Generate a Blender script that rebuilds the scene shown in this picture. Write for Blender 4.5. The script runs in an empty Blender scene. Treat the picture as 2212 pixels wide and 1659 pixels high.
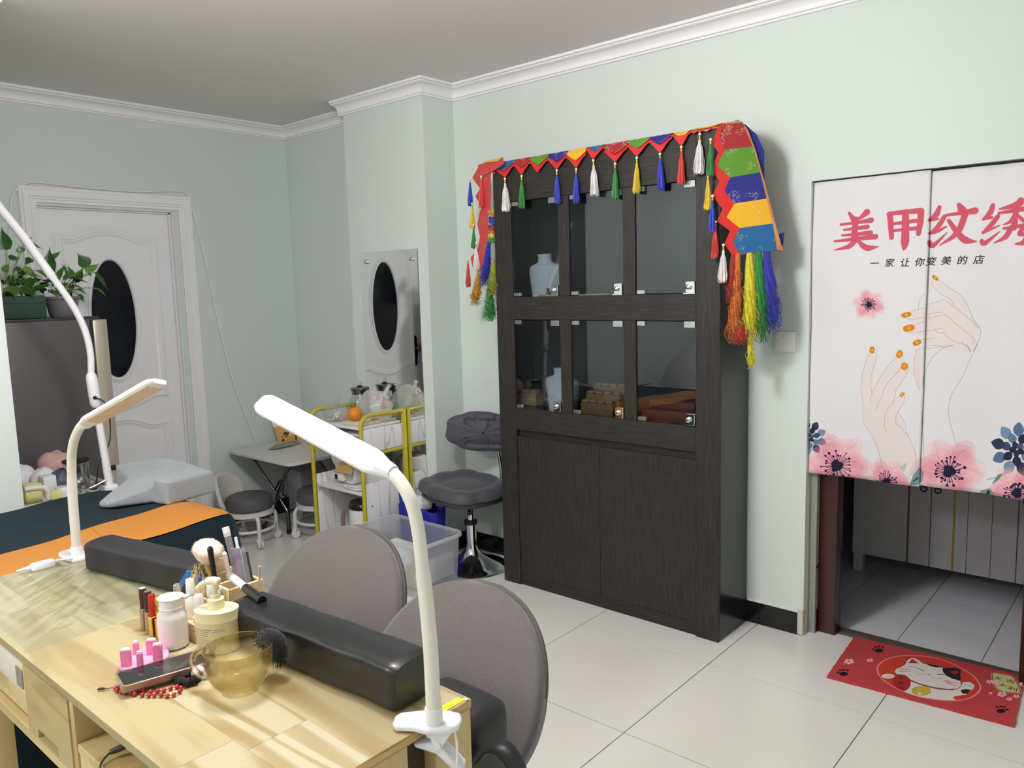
import bpy, bmesh, math, random
import numpy as np
from mathutils import Vector, Matrix
random.seed(7); rng = np.random.default_rng(7)
SC = bpy.context.scene
COL = SC.collection
PI = math.pi

# ------------------------------------------------------------------ camera (fitted to the room's tile grid, cornice and cabinet)
IMW, IMH = 2212, 1659
FPX = 1691.7436
YAW, PITCH, ROLL = -0.715421, -0.122508, -0.027477
EYE = np.array([1.195282, -3.130387, 1.474190])
def _basis():
    ca, sa = math.cos(YAW), math.sin(YAW); cb, sb = math.cos(PITCH), math.sin(PITCH); cc, sc = math.cos(ROLL), math.sin(ROLL)
    w = np.array([sa*cb, ca*cb, sb]); r = np.array([ca, -sa, 0.0]); u = np.cross(r, w)
    return r*cc + u*sc, -r*sc + u*cc, w
RGT, UPV, FWD = _basis()
def at(px, py, **k):
    """world point where a measured photo pixel meets the plane x=, y= or z="""
    a, v = list(k.items())[0]; i = 'xyz'.index(a)
    d = FWD + RGT*(px-IMW/2)/FPX - UPV*(py-IMH/2)/FPX
    t = (v-EYE[i])/d[i]
    return EYE + t*d
def at_plane(px, py, p0, n):
    d = FWD + RGT*(px-IMW/2)/FPX - UPV*(py-IMH/2)/FPX
    p0 = np.array(p0, float); n = np.array(n, float)
    return EYE + d*(((p0-EYE)@n)/(d@n))
cam_d = bpy.data.cameras.new('camera'); cam = bpy.data.objects.new('camera', cam_d); COL.objects.link(cam)
cam_d.sensor_fit = 'HORIZONTAL'; cam_d.sensor_width = 36.0; cam_d.lens = FPX/IMW*36.0
cam_d.clip_start = 0.02; cam_d.clip_end = 50
m4 = Matrix.Identity(4)
for i in range(3):
    m4[i][0] = RGT[i]; m4[i][1] = UPV[i]; m4[i][2] = -FWD[i]; m4[i][3] = EYE[i]
cam.matrix_world = m4
SC.camera = cam

# ------------------------------------------------------------------ world, lights, exposure
SC.view_settings.view_transform = 'Standard'; SC.view_settings.look = 'None'
SC.view_settings.gamma = 1.0; SC.view_settings.use_curve_mapping = False
SC.view_settings.exposure = -0.14
wd = bpy.data.worlds.new('world'); SC.world = wd; wd.use_nodes = True
wd.node_tree.nodes['Background'].inputs['Color'].default_value = (0.9, 0.93, 1.0, 1)
wd.node_tree.nodes['Background'].inputs['Strength'].default_value = 0.02
def area(name, loc, size, power, col, rot=(0, 0, 0)):
    l = bpy.data.lights.new(name, 'AREA'); l.shape = 'DISK'; l.size = size; l.energy = power; l.color = col
    o = bpy.data.objects.new(name, l); o.location = loc; o.rotation_euler = rot; COL.objects.link(o); return o
def globe(name, loc, rad, power, col):
    l = bpy.data.lights.new(name, 'POINT'); l.shadow_soft_size = rad; l.energy = power; l.color = col
    o = bpy.data.objects.new(name, l); o.location = loc; COL.objects.link(o); return o
globe('ceiling_light', (-0.30, -2.20, 2.36), 0.15, 98, (1.0, 0.992, 0.985))
globe('ceiling_light_rear', (-0.85, -4.3, 2.36), 0.15, 72, (1.0, 0.992, 0.985))

# ------------------------------------------------------------------ mesh building helpers
ORG = {}
class MB:
    """collects geometry in world coordinates; build() links it as one mesh object"""
    def __init__(s): s.v = []; s.f = []; s.mi = []; s.uv = {}
    def add(s, vs, fs, mi=0):
        n = len(s.v); s.v += [tuple(map(float, p)) for p in vs]; s.f += [tuple(i+n for i in f) for f in fs]; s.mi += [mi]*len(fs); return s
    def box(s, x0, x1, y0, y1, z0, z1, mi=0):
        vs = [(x, y, z) for z in (z0, z1) for y in (y0, y1) for x in (x0, x1)]
        return s.add(vs, [(0, 2, 3, 1), (4, 5, 7, 6), (0, 1, 5, 4), (2, 6, 7, 3), (0, 4, 6, 2), (1, 3, 7, 5)], mi)
    def rbox(s, x0, x1, y0, y1, z0, z1, b=0.004, seg=2, mi=0, rot=None, piv=None):
        bm = bmesh.new(); bmesh.ops.create_cube(bm, size=1)
        for v in bm.verts: v.co = Vector((x0+(v.co.x+.5)*(x1-x0), y0+(v.co.y+.5)*(y1-y0), z0+(v.co.z+.5)*(z1-z0)))
        bmesh.ops.bevel(bm, geom=bm.edges[:], offset=b, segments=seg, profile=0.5, affect='EDGES', clamp_overlap=True)
        return s.bm(bm, mi, rot, piv)
    def bm(s, bm, mi=0, rot=None, piv=None):
        bm.verts.ensure_lookup_table(); bm.verts.index_update()
        vs = [v.co.copy() for v in bm.verts]
        if rot is not None:
            p = Vector(piv if piv is not None else (0, 0, 0)); vs = [rot @ (v-p) + p for v in vs]
        fs = [tuple(v.index for v in f.verts) for f in bm.faces]; bm.free()
        return s.add(vs, fs, mi)
    def tube(s, pts, r, n=10, cap=True, mi=0, closed=False):
        P = [np.array(p, float) for p in pts]; R = r if hasattr(r, '__len__') else [r]*len(P)
        m = len(P); T = []
        for i in range(m):
            if closed: t = P[(i+1) % m]-P[i-1]
            else: t = P[min(i+1, m-1)]-P[max(i-1, 0)]
            T.append(t/(np.linalg.norm(t)+1e-12))
        a = np.array([0, 0, 1.0]) if abs(T[0][2]) < .9 else np.array([1.0, 0, 0])
        nrm = np.cross(T[0], a); nrm /= np.linalg.norm(nrm); vs = []
        for i in range(m):
            nrm = nrm - T[i]*(nrm@T[i]); nrm /= (np.linalg.norm(nrm)+1e-12); b = np.cross(T[i], nrm)
            for k in range(n):
                an = 2*PI*k/n; vs.append(P[i]+R[i]*(math.cos(an)*nrm+math.sin(an)*b))
        fs = []
        for i in range(m if closed else m-1):
            j = (i+1) % m
            for k in range(n):
                fs.append((i*n+k, i*n+(k+1) % n, j*n+(k+1) % n, j*n+k))
        if cap and not closed: fs += [tuple(reversed(range(n))), tuple(range((m-1)*n, m*n))]
        return s.add(vs, fs, mi)
    def lathe(s, prof, c=(0, 0, 0), n=24, mi=0, sx=1, sy=1, rot=None, flute=0, nf=0, cap=True):
        vs = []; c = Vector(c)
        for (r, z) in prof:
            for k in range(n):
                a = 2*PI*k/n; rr = r*(1+flute*math.cos(nf*a)) if flute else r
                p = Vector((rr*sx*math.cos(a), rr*sy*math.sin(a), z))
                if rot is not None: p = rot @ p
                vs.append(p+c)
        fs = []
        for i in range(len(prof)-1):
            for k in range(n): fs.append((i*n+k, i*n+(k+1) % n, (i+1)*n+(k+1) % n, (i+1)*n+k))
        if cap:
            if prof[0][0] > 1e-5: fs.append(tuple(reversed(range(n))))
            if prof[-1][0] > 1e-5: fs.append(tuple(range((len(prof)-1)*n, len(prof)*n)))
        return s.add(vs, fs, mi)
    def ball(s, c, r, n=12, m=8, mi=0, sx=1, sy=1, sz=1, rot=None):
        prof = [(max(1e-6, r*math.sin(PI*i/m)), -r*sz*math.cos(PI*i/m)) for i in range(m+1)]
        return s.lathe(prof, c, n, mi, sx, sy, rot, cap=False)
    def prism(s, poly, fn, t0, t1, mi=0):
        """poly: 2D points; fn(a, b, t) -> world"""
        n = len(poly); vs = [fn(a, b, t0) for a, b in poly]+[fn(a, b, t1) for a, b in poly]
        fs = [tuple(reversed(range(n))), tuple(range(n, 2*n))]+[(i, (i+1) % n, n+(i+1) % n, n+i) for i in range(n)]
        return s.add(vs, fs, mi)
    def grid(s, nu, nv, fn, mi=0, closed_u=False):
        vs = [fn(i/(nu if closed_u else nu-1), j/(nv-1)) for j in range(nv) for i in range(nu)]; fs = []
        for j in range(nv-1):
            for i in range(nu if closed_u else nu-1):
                i2 = (i+1) % nu; fs.append((j*nu+i, j*nu+i2, (j+1)*nu+i2, (j+1)*nu+i))
        return s.add(vs, fs, mi)
    def sweep(s, path, prof, fn, closed=False, mi=0, cap=True):
        """path: 2D points; prof: (offset to the left of the path, height); fn(a, b, h) -> world; mitred corners"""
        P = [np.array(p, float) for p in path]; m = len(P); vs = []; k = len(prof)
        for i in range(m):
            if closed: d0 = P[i]-P[i-1]; d1 = P[(i+1) % m]-P[i]
            else: d0 = P[i]-P[i-1] if i > 0 else P[1]-P[0]; d1 = P[i+1]-P[i] if i < m-1 else P[i]-P[i-1]
            d0 = d0/np.linalg.norm(d0); d1 = d1/np.linalg.norm(d1)
            n0 = np.array([-d0[1], d0[0]]); n1 = np.array([-d1[1], d1[0]]); nn = n0+n1; nn = nn/np.linalg.norm(nn); nn = nn/max(.25, nn@n0)
            for (o, h) in prof: q = P[i]+nn*o; vs.append(fn(q[0], q[1], h))
        fs = []
        for i in range(m if closed else m-1):
            j = (i+1) % m
            for q in range(k-1): fs.append((i*k+q, i*k+q+1, j*k+q+1, j*k+q))
        if cap and not closed: fs += [tuple(range(k)), tuple(reversed(range((m-1)*k, m*k)))]
        return s.add(vs, fs, mi)
    def build(s, name, mat, parent=None, smooth=True, ang=40, sub=0, solid=0, uv=None, bev=0):
        me = bpy.data.meshes.new(name); og = ORG.get(parent, Vector((0, 0, 0))) if parent else Vector((0, 0, 0))
        vs = [(x-og.x, y-og.y, z-og.z) for x, y, z in s.v]
        me.from_pydata(vs, [], s.f)
        mats = mat if isinstance(mat, (list, tuple)) else [mat]
        for q in mats: me.materials.append(q)
        if len(mats) > 1: me.polygons.foreach_set('material_index', s.mi)
        if uv is not None:
            l = me.uv_layers.new(name='uv')
            for lp in me.loops: l.data[lp.index].uv = uv(*s.v[lp.vertex_index])
        bm = bmesh.new(); bm.from_mesh(me); bmesh.ops.recalc_face_normals(bm, faces=bm.faces[:])
        bm.to_mesh(me); bm.free()
        if smooth:
            me.polygons.foreach_set('use_smooth', [True]*len(me.polygons)); me.set_sharp_from_angle(angle=math.radians(ang))
        o = bpy.data.objects.new(name, me); COL.objects.link(o)
        if parent: o.parent = parent
        ORG[o] = og
        if bev:
            d = o.modifiers.new('bevel', 'BEVEL'); d.width = bev; d.segments = 2; d.limit_method = 'ANGLE'
        if solid:
            d = o.modifiers.new('thick', 'SOLIDIFY'); d.thickness = solid; d.offset = 0
        if sub:
            d = o.modifiers.new('sub', 'SUBSURF'); d.levels = sub; d.render_levels = sub
        return o
def thing(name, label, cat, loc=(0, 0, 0), group=None):
    o = bpy.data.objects.new(name, None); COL.objects.link(o); o.location = loc; o.empty_display_size = .05
    ORG[o] = Vector(loc); o['label'] = label; o['category'] = cat
    if group: o['group'] = group
    return o
def tag(o, label, cat, group=None):
    o['label'] = label; o['category'] = cat
    if group: o['group'] = group
    return o
def struct(o): o['kind'] = 'structure'; return o
def stuff(o): o['kind'] = 'stuff'; return o
def lab(o, label): o['label'] = label; return o
def dup(root, loc, label=None, rot=None):
    r = root.copy(); COL.objects.link(r); r.location = loc
    if rot is not None: r.rotation_euler = rot
    if label: r['label'] = label
    for ch in list(root.children):
        c = ch.copy(); COL.objects.link(c); c.parent = r
        for g in list(ch.children):
            d = g.copy(); COL.objects.link(d); d.parent = c
    return r
def arc(c, r, a0, a1, n): return [(c[0]+r*math.cos(a0+(a1-a0)*i/(n-1)), c[1]+r*math.sin(a0+(a1-a0)*i/(n-1))) for i in range(n)]
def smooth_path(pts, k=6, closed=False):
    P = [np.array(p, float) for p in pts]; n = len(P); out = []
    for i in range(n if closed else n-1):
        if closed: p0, p1, p2, p3 = P[i-1], P[i], P[(i+1) % n], P[(i+2) % n]
        else: p0, p1, p2, p3 = P[max(i-1, 0)], P[i], P[i+1], P[min(i+2, n-1)]
        for q in range(k):
            t = q/k; out.append(.5*((2*p1)+(-p0+p2)*t+(2*p0-5*p1+4*p2-p3)*t*t+(-p0+3*p1-3*p2+p3)*t**3))
    if not closed: out.append(P[-1])
    return out
def frame_rot(zdir, xhint=(1, 0, 0)):
    z = Vector(zdir).normalized(); x = Vector(xhint); x = (x-z*x.dot(z)).normalized(); y = z.cross(x)
    return Matrix((x, y, z)).transposed()

# ------------------------------------------------------------------ materials
def lin(c): return tuple(((v/255)/12.92 if v/255 <= .04045 else ((v/255+.055)/1.055)**2.4) for v in c)
def M(name, rgb, rough=.5, metal=0, spec=.5, noise=0, nscale=40, bump=0, bscale=80, nstretch=(1, 1, 1), rgb2=None, sheen=0, trans=0, coat=0, emit=0, sss=0):
    m = bpy.data.materials.new(name); m.use_nodes = True; nt = m.node_tree; b = nt.nodes['Principled BSDF']; N = nt.nodes; L = nt.links
    b.inputs['Base Color'].default_value = (*lin(rgb), 1); b.inputs['Roughness'].default_value = rough
    b.inputs['Metallic'].default_value = metal; b.inputs['Specular IOR Level'].default_value = spec
    if sheen: b.inputs['Sheen Weight'].default_value = sheen
    if coat: b.inputs['Coat Weight'].default_value = coat; b.inputs['Coat Roughness'].default_value = .12
    if trans: b.inputs['Transmission Weight'].default_value = trans
    if sss: b.inputs['Subsurface Weight'].default_value = sss; b.inputs['Subsurface Radius'].default_value = (.02, .015, .01)
    if noise or bump or rgb2:
        tc = N.new('ShaderNodeTexCoord'); mp = N.new('ShaderNodeMapping'); mp.inputs['Scale'].default_value = nstretch
        L.new(tc.outputs['Object'], mp.inputs['Vector'])
    if noise or rgb2:
        nz = N.new('ShaderNodeTexNoise'); nz.inputs['Scale'].default_value = nscale; nz.inputs['Detail'].default_value = 5
        L.new(mp.outputs['Vector'], nz.inputs['Vector']); mx = N.new('ShaderNodeMix'); mx.data_type = 'RGBA'
        rp = N.new('ShaderNodeValToRGB'); rp.color_ramp.elements[0].position = .3; rp.color_ramp.elements[1].position = .7
        L.new(nz.outputs['Fac'], rp.inputs['Fac']); L.new(rp.outputs['Color'], mx.inputs['Factor'])
        a = lin(rgb); c2 = lin(rgb2) if rgb2 else tuple(v*(1-noise) for v in a)
        mx.inputs['A'].default_value = (*a, 1); mx.inputs['B'].default_value = (*c2, 1); L.new(mx.outputs['Result'], b.inputs['Base Color'])
    if bump:
        n2 = N.new('ShaderNodeTexNoise'); n2.inputs['Scale'].default_value = bscale; n2.inputs['Detail'].default_value = 4
        L.new(mp.outputs['Vector'], n2.inputs['Vector']); bp = N.new('ShaderNodeBump'); bp.inputs['Strength'].default_value = bump; bp.inputs['Distance'].default_value = .004
        L.new(n2.outputs['Fac'], bp.inputs['Height']); L.new(bp.outputs['Normal'], b.inputs['Normal'])
    return m
def glassmat(name, tint=(255, 255, 255), rough=0.0, refl=1.0, diffuse=0.0, dcol=(255, 255, 255), ior=1.45):
    """thin glass or film: tinted see-through, fresnel reflection, optional milky share"""
    m = bpy.data.materials.new(name); m.use_nodes = True; nt = m.node_tree; N = nt.nodes; L = nt.links; N.clear()
    out = N.new('ShaderNodeOutputMaterial'); tr = N.new('ShaderNodeBsdfTransparent'); tr.inputs['Color'].default_value = (*lin(tint), 1)
    gl = N.new('ShaderNodeBsdfGlossy'); gl.inputs['Roughness'].default_value = rough; gl.inputs['Color'].default_value = (refl, refl, refl, 1)
    fr = N.new('ShaderNodeFresnel'); fr.inputs['IOR'].default_value = ior; mx = N.new('ShaderNodeMixShader'); base = tr
    if diffuse:
        df = N.new('ShaderNodeBsdfDiffuse'); df.inputs['Color'].default_value = (*lin(dcol), 1); tl = N.new('ShaderNodeBsdfTranslucent'); tl.inputs['Color'].default_value = (*lin(dcol), 1)
        m1 = N.new('ShaderNodeMixShader'); m1.inputs[0].default_value = .45; L.new(df.outputs[0], m1.inputs[1]); L.new(tl.outputs[0], m1.inputs[2])
        m2 = N.new('ShaderNodeMixShader'); m2.inputs[0].default_value = diffuse; L.new(tr.outputs[0], m2.inputs[1]); L.new(m1.outputs[0], m2.inputs[2]); base = m2
    ge = N.new('ShaderNodeNewGeometry'); im = N.new('ShaderNodeMix'); im.inputs['A'].default_value = ior; im.inputs['B'].default_value = 1/ior; L.new(ge.outputs['Backfacing'], im.inputs['Factor']); L.new(im.outputs['Result'], fr.inputs['IOR'])
    L.new(fr.outputs[0], mx.inputs[0]); L.new(base.outputs[0], mx.inputs[1]); L.new(gl.outputs[0], mx.inputs[2]); L.new(mx.outputs[0], out.inputs[0])
    return m
def grain(name, c1, c2, axis, rough=.5, scale=14, stretch=28, bump=.25, wave=0, spec=.4, contrast=(.35, .68)):
    """wood grain running along the given axis (0 x, 1 y, 2 z)"""
    m = bpy.data.materials.new(name); m.use_nodes = True; nt = m.node_tree; N = nt.nodes; L = nt.links; b = N['Principled BSDF']
    b.inputs['Roughness'].default_value = rough; b.inputs['Specular IOR Level'].default_value = spec
    tc = N.new('ShaderNodeTexCoord'); mp = N.new('ShaderNodeMapping'); sc = [stretch]*3; sc[axis] = 1.0
    mp.inputs['Scale'].default_value = sc; L.new(tc.outputs['Object'], mp.inputs['Vector'])
    nz = N.new('ShaderNodeTexNoise'); nz.inputs['Scale'].default_value = scale; nz.inputs['Detail'].default_value = 6; nz.inputs['Roughness'].default_value = .6; nz.inputs['Distortion'].default_value = wave
    L.new(mp.outputs['Vector'], nz.inputs['Vector'])
    rp = N.new('ShaderNodeValToRGB'); rp.color_ramp.elements[0].position = contrast[0]; rp.color_ramp.elements[1].position = contrast[1]
    rp.color_ramp.elements[0].color = (*lin(c1), 1); rp.color_ramp.elements[1].color = (*lin(c2), 1)
    L.new(nz.outputs['Fac'], rp.inputs['Fac']); L.new(rp.outputs['Color'], b.inputs['Base Color'])
    bp = N.new('ShaderNodeBump'); bp.inputs['Strength'].default_value = bump; bp.inputs['Distance'].default_value = .002
    L.new(nz.outputs['Fac'], bp.inputs['Height']); L.new(bp.outputs['Normal'], b.inputs['Normal'])
    return m
def pine(name, axis, c1=(236, 219, 160), c2=(205, 172, 100), warp=1.0, stretch=9, scale=5.0):
    """pale pine: broad cathedral figure plus fine grain, running along axis"""
    m = bpy.data.materials.new(name); m.use_nodes = True; nt = m.node_tree; N = nt.nodes; L = nt.links; b = N['Principled BSDF']
    b.inputs['Roughness'].default_value = .42; b.inputs['Specular IOR Level'].default_value = .45
    tc = N.new('ShaderNodeTexCoord'); mp = N.new('ShaderNodeMapping'); sc = [stretch]*3; sc[axis] = 1.0; mp.inputs['Scale'].default_value = sc
    L.new(tc.outputs['Object'], mp.inputs['Vector'])
    n1 = N.new('ShaderNodeTexNoise'); n1.inputs['Scale'].default_value = 1.1; n1.inputs['Detail'].default_value = 1.5; n1.inputs['Distortion'].default_value = .4
    L.new(mp.outputs['Vector'], n1.inputs['Vector'])
    mu = N.new('ShaderNodeMath'); mu.operation = 'MULTIPLY'; mu.inputs[1].default_value = 34*warp; L.new(n1.outputs['Fac'], mu.inputs[0])
    si = N.new('ShaderNodeMath'); si.operation = 'SINE'; L.new(mu.outputs[0], si.inputs[0])
    mr = N.new('ShaderNodeMapRange'); mr.inputs['From Min'].default_value = -.1; mr.inputs['From Max'].default_value = .9; L.new(si.outputs[0], mr.inputs['Value'])
    n2 = N.new('ShaderNodeTexNoise'); n2.inputs['Scale'].default_value = 1.3; n2.inputs['Detail'].default_value = 2; L.new(tc.outputs['Object'], n2.inputs['Vector'])
    mr2 = N.new('ShaderNodeMapRange'); mr2.inputs['From Min'].default_value = .25; mr2.inputs['From Max'].default_value = .62; L.new(n2.outputs['Fac'], mr2.inputs['Value'])
    m3 = N.new('ShaderNodeMath'); m3.operation = 'MULTIPLY'; L.new(mr.outputs[0], m3.inputs[0]); L.new(mr2.outputs[0], m3.inputs[1])
    mx = N.new('ShaderNodeMix'); mx.data_type = 'RGBA'; mx.inputs['A'].default_value = (*lin(c1), 1); mx.inputs['B'].default_value = (*lin(c2), 1)
    L.new(m3.outputs[0], mx.inputs['Factor']); L.new(mx.outputs['Result'], b.inputs['Base Color'])
    return m
# ================================================================== the room
TILE = .6; TX = -.7453; TY = -.4705
XL, XR, YF = -3.4, 2.3, -5.2; CEIL = 2.552; CB = 2.478; ALC = -.0576
wallm = M('mint_wall_paint', (211, 220, 215), .62, spec=.25, bump=.06, bscale=220)
ceilm = M('ceiling_paint', (226, 221, 220), .7, spec=.2, bump=.03, bscale=6)
white_pl = M('white_plaster', (240, 238, 240), .45, spec=.35)
white_paint = M('white_door_paint', (238, 237, 240), .32, spec=.45)
tile_m = M('cream_floor_tile', (230, 227, 222), .16, spec=.5, noise=.035, nscale=3, coat=.15)
grout_m = M('floor_grout', (92, 88, 84), .9)
ktile_m = M('grey_kitchen_tile', (216, 215, 222), .2, spec=.5, noise=.04, nscale=4)
black_m = M('black_skirting_tile', (14, 14, 15), .16, spec=.55)
plaster_m = M('bare_plaster', (205, 195, 180), .85, bump=.4, bscale=120)
redwood = M('dark_red_frame_paint', (62, 20, 18), .35, noise=.35, nscale=60)
darkgap = M('dark_recess', (14, 13, 13), .8)
greyjamb = M('grey_jamb', (140, 142, 134), .7)

def tiles(parent, x0, x1, y0, y1, ox, oy, s, mat, top, gap=.0035, th=.006):
    k0 = math.floor((x0-ox)/s); k1 = math.ceil((x1-ox)/s); j0 = math.floor((y0-oy)/s); j1 = math.ceil((y1-oy)/s)
    for k in range(k0, k1):
        for j in range(j0, j1):
            a, b = max(x0, ox+k*s)+gap/2, min(x1, ox+(k+1)*s)-gap/2; c, d = max(y0, oy+j*s)+gap/2, min(y1, oy+(j+1)*s)-gap/2
            if b-a < .02 or d-c < .02: continue
            MB().box(a, b, c, d, top-th, top).build('floor_tile', mat, parent, smooth=False)
fl = struct(MB().box(XL, XR, YF, .10, -.08, -.003).build('floor', grout_m, smooth=False))
tiles(fl, XL, XR, YF, .10, TX, TY, TILE, tile_m, 0)
kf = struct(MB().box(-1.0, XR, .17, 2.0, -.08, -.003).build('floor_kitchen', grout_m, smooth=False))
tiles(kf, -.6, 1.7, .17, 1.5, .365, .469, .3, ktile_m, 0, gap=.003)
struct(MB().rbox(-.02, .95, .10, .17, -.02, .004, .003).build('trim_1', M('grey_threshold_stone', (96, 90, 82), .6, noise=.4, nscale=30)))

def wallbox(name, boxes, mat=wallm):
    m = MB()
    for b in boxes: m.box(*b)
    return struct(m.build(name, mat, smooth=False))
DX0, DX1, DZ = .047, .872, 1.853
wb = wallbox('wall_back', [(-2.0, DX0, 0, .075, 0, CEIL), (DX1, XR, 0, .075, 0, CEIL), (DX0, DX1, 0, .075, DZ, CEIL)])
wallbox('wall_alcove', [(XL-.1, -2.5, ALC, .02, 0, CEIL)])
wallbox('wall_column', [(-2.5557, -1.8932, -.2273, 0.02, 0, CEIL)])
# left wall with the doorway behind the white door
LY0, LY1, LZ = -1.593, -.862, 1.972
wallbox('wall_left', [(XL-.12, XL, -2.3, LY0, 0, CEIL), (XL-.12, XL, LY1, ALC, 0, CEIL), (XL-.12, XL, LY0, LY1, LZ, CEIL)])
wallbox('wall_partition', [(XL, -2.17, YF, -2.147, 0, CEIL)])
wallbox('wall_right', [(XR, XR+.1, YF, .1, 0, CEIL)])
wallbox('wall_front', [(XL, XR+.1, YF-.1, YF, 0, CEIL)])
struct(MB().box(XL-.12, XR+.1, YF-.1, .1, CEIL, CEIL+.1).build('ceiling', ceilm, smooth=False))
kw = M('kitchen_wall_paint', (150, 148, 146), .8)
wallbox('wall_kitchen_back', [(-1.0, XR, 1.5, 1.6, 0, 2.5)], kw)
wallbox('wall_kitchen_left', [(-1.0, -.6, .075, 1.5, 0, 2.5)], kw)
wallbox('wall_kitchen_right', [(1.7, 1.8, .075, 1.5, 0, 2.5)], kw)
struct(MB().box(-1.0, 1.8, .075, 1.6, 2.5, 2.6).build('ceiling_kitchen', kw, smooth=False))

# cornice with stepped fillets and a cove
h = CEIL-CB
prof = [(0, 0), (.010, 0), (.012, .002), (.012, .008), (.010, .0095), (.016, .010), (.019, .0115), (.019, .0175), (.017, .019)]
prof += [(.017+.036*(1-math.cos(t*PI/2))+.006*t, .020+.029*math.sin(t*PI/2)+.001*t) for t in np.linspace(.08, 1, 8)]
prof += [(.060, .0515), (.066, .0515), (.068, .053), (.068, .058), (.064, .0595), (.073, .060), (.076, .062), (.076, h-.002), (.074, h), (0, h)]
fz = lambda a, b, q: (a, b, CB+q)
crn = MB()
def corn(path, name):
    m = MB(); m.sweep(path, [(-o, q) for o, q in prof], fz); return struct(m.build(name, white_pl, ang=28))
corn([(XL, -2.147), (XL, ALC), (-2.5557, ALC)], 'trim_2')
corn([(-2.581, -.2273), (-1.8932, -.2273), (-1.8932, 0), (XR, 0)], 'trim_3')
corn([(-2.17, YF), (-2.17, -2.147), (XL, -2.147)], 'trim_4')

# black skirting tiles
def skirt(name, boxes):
    b = None
    for i, (x0, x1, y0, y1) in enumerate(boxes):
        m = MB().rbox(x0, x1, y0, y1, 0, .098, .0015, 1)
        if b is None: b = struct(m.build(name, black_m, smooth=False))
        else: m.build('skirting_tile', black_m, b, smooth=False)
skirt('baseboard_back', [(-.136, .026, -.012, 0), (-.74, -.138, -.012, 0), (-1.34, -.742, -.012, 0), (-1.8932, -1.342, -.012, 0)])
skirt('baseboard_column', [(-2.5557, -1.96, -.2393, -.2273), (-1.8932, -1.8812, -.2393, -.013)])
skirt('baseboard_alcove', [(-3.0, -2.5557, ALC-.012, ALC), (-3.388, -3.002, ALC-.012, ALC)])
skirt('baseboard_left', [(XL, XL+.012, -.745, ALC-.013), (XL, XL+.012, -2.14, -1.675)])
skirt('baseboard_partition', [(-2.17, -2.158, -3.4, -2.147), (-2.17, -2.158, -4.6, -3.402)])
# chipped plaster bead along the top of the skirting and the bare wall end
m = MB(); n = 40
rr = random.Random(3)
for i in range(n):
    x0 = -.195+i*.221/n; m.box(x0, x0+.221/n+.0005, -.0125, -.0005, .0975, .101+.006*rr.random())
struct(m.build('trim_5', M('white_caulk', (232, 230, 226), .8), smooth=False))
struct(MB().box(.026, DX0+.001, -.010, .07, .004, .108).build('trim_6', plaster_m, smooth=False))
# doorway to the kitchen: red frame post, grey reveal
struct(MB().box(DX0, .078, .045, .075, 0, DZ).box(DX0, DX1, .07, .075, DZ-.03, DZ).build('trim_7', greyjamb, smooth=False))
struct(MB().rbox(.080, .152, .072, .145, 0, DZ-.03, .004).rbox(.80, .87, .072, .145, 0, DZ-.03, .004).build('trim_8', redwood))
struct(MB().box(.050, .080, .05, .10, .28, .292).box(.05, .08, .06, .10, 0, .10).build('trim_9', redwood, smooth=False))

# ---- white panelled door with an oval pane (door_1), moulded casing
PX = XL
cas = [(0, 0), (0, .012), (.006, .018), (.016, .018), (.02, .024), (.034, .026), (.05, .022), (.056, .016), (.064, .016), (.068, .011), (.082, .010), (.082, 0)]
d1 = struct(MB().box(PX-.085, PX-.045, LY0+.004, LY1-.004, .008, LZ-.003).build('door_1', white_paint, smooth=False))
dm = lambda a, b, q: (PX+q, a, b)
path = [(-1.672, 0), (-1.672, 2.066), (-.745, 2.066), (-.745, 0)]
struct(MB().sweep(path, [(-o, q) for o, q in cas], dm).build('trim_10', white_paint, ang=25))
struct(MB().box(PX-.12, PX+.0015, LY0+.0004, LY0+.0038, 0, LZ).box(PX-.12, PX+.0015, LY1-.0038, LY1-.0004, 0, LZ).box(PX-.12, PX+.0015, LY0, LY1, LZ-.0028, LZ-.0004)
       .box(PX-.042, PX-.028, LY0, LY0+.012, 0, LZ).box(PX-.042, PX-.028, LY1-.012, LY1, 0, LZ).box(PX-.042, PX-.028, LY0, LY1, LZ-.012, LZ).build('trim_11', white_paint, smooth=False))
DF = PX-.045
ridge = [(-.030, 0), (-.026, .004), (-.020, .004), (-.014, .011), (-.002, .013), (.006, .008), (.014, .008), (.020, .003), (.032, 0)]
df = lambda a, b, q: (DF+q-.001, a, b)
yc = -1.228
def arch_panel(y0, y1, z0, z1, sh, rise, flip=False, narch=17):
    """rectangle whose top bulges to an ogee arch"""
    w = y1-y0; pts = [(y0, z0), (y0, z1), (y0+sh, z1)]
    pts += [(y0+sh+(w-2*sh)*t, z1+rise*math.sin(PI*t)**1.0*(1 if not flip else 1)) for t in np.linspace(0, 1, narch)[1:-1]]
    pts += [(y1-sh, z1), (y1, z1), (y1, z0)]
    return pts
top = arch_panel(-1.487, -.972, .905, 1.80, .075, .048)
bot = [(-.972, .905), (-1.047, .905)]+[(-1.047-(.365)*t, .905-.055*math.sin(PI*t)) for t in np.linspace(0, 1, 17)[1:-1]]+[(-1.412, .905), (-1.487, .905)]
up = top[1:-1]+bot
MB().sweep(up, [(-o, q) for o, q in ridge], df, closed=True).build('panel_moulding', white_paint, d1, ang=30)
lowp = arch_panel(-1.487, -.972, .22, .722, .10, .05)
MB().sweep(lowp, [(-o, q) for o, q in ridge], df, closed=True).build('panel_moulding', white_paint, d1, ang=30)
MB().prism([(a, b) for a, b in arch_panel(-1.435, -1.024, .275, .665, .09, .045)], lambda a, b, t: (DF+t, a, b), -.002, .006).build('raised_panel', white_paint, d1, bev=.004)
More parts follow.
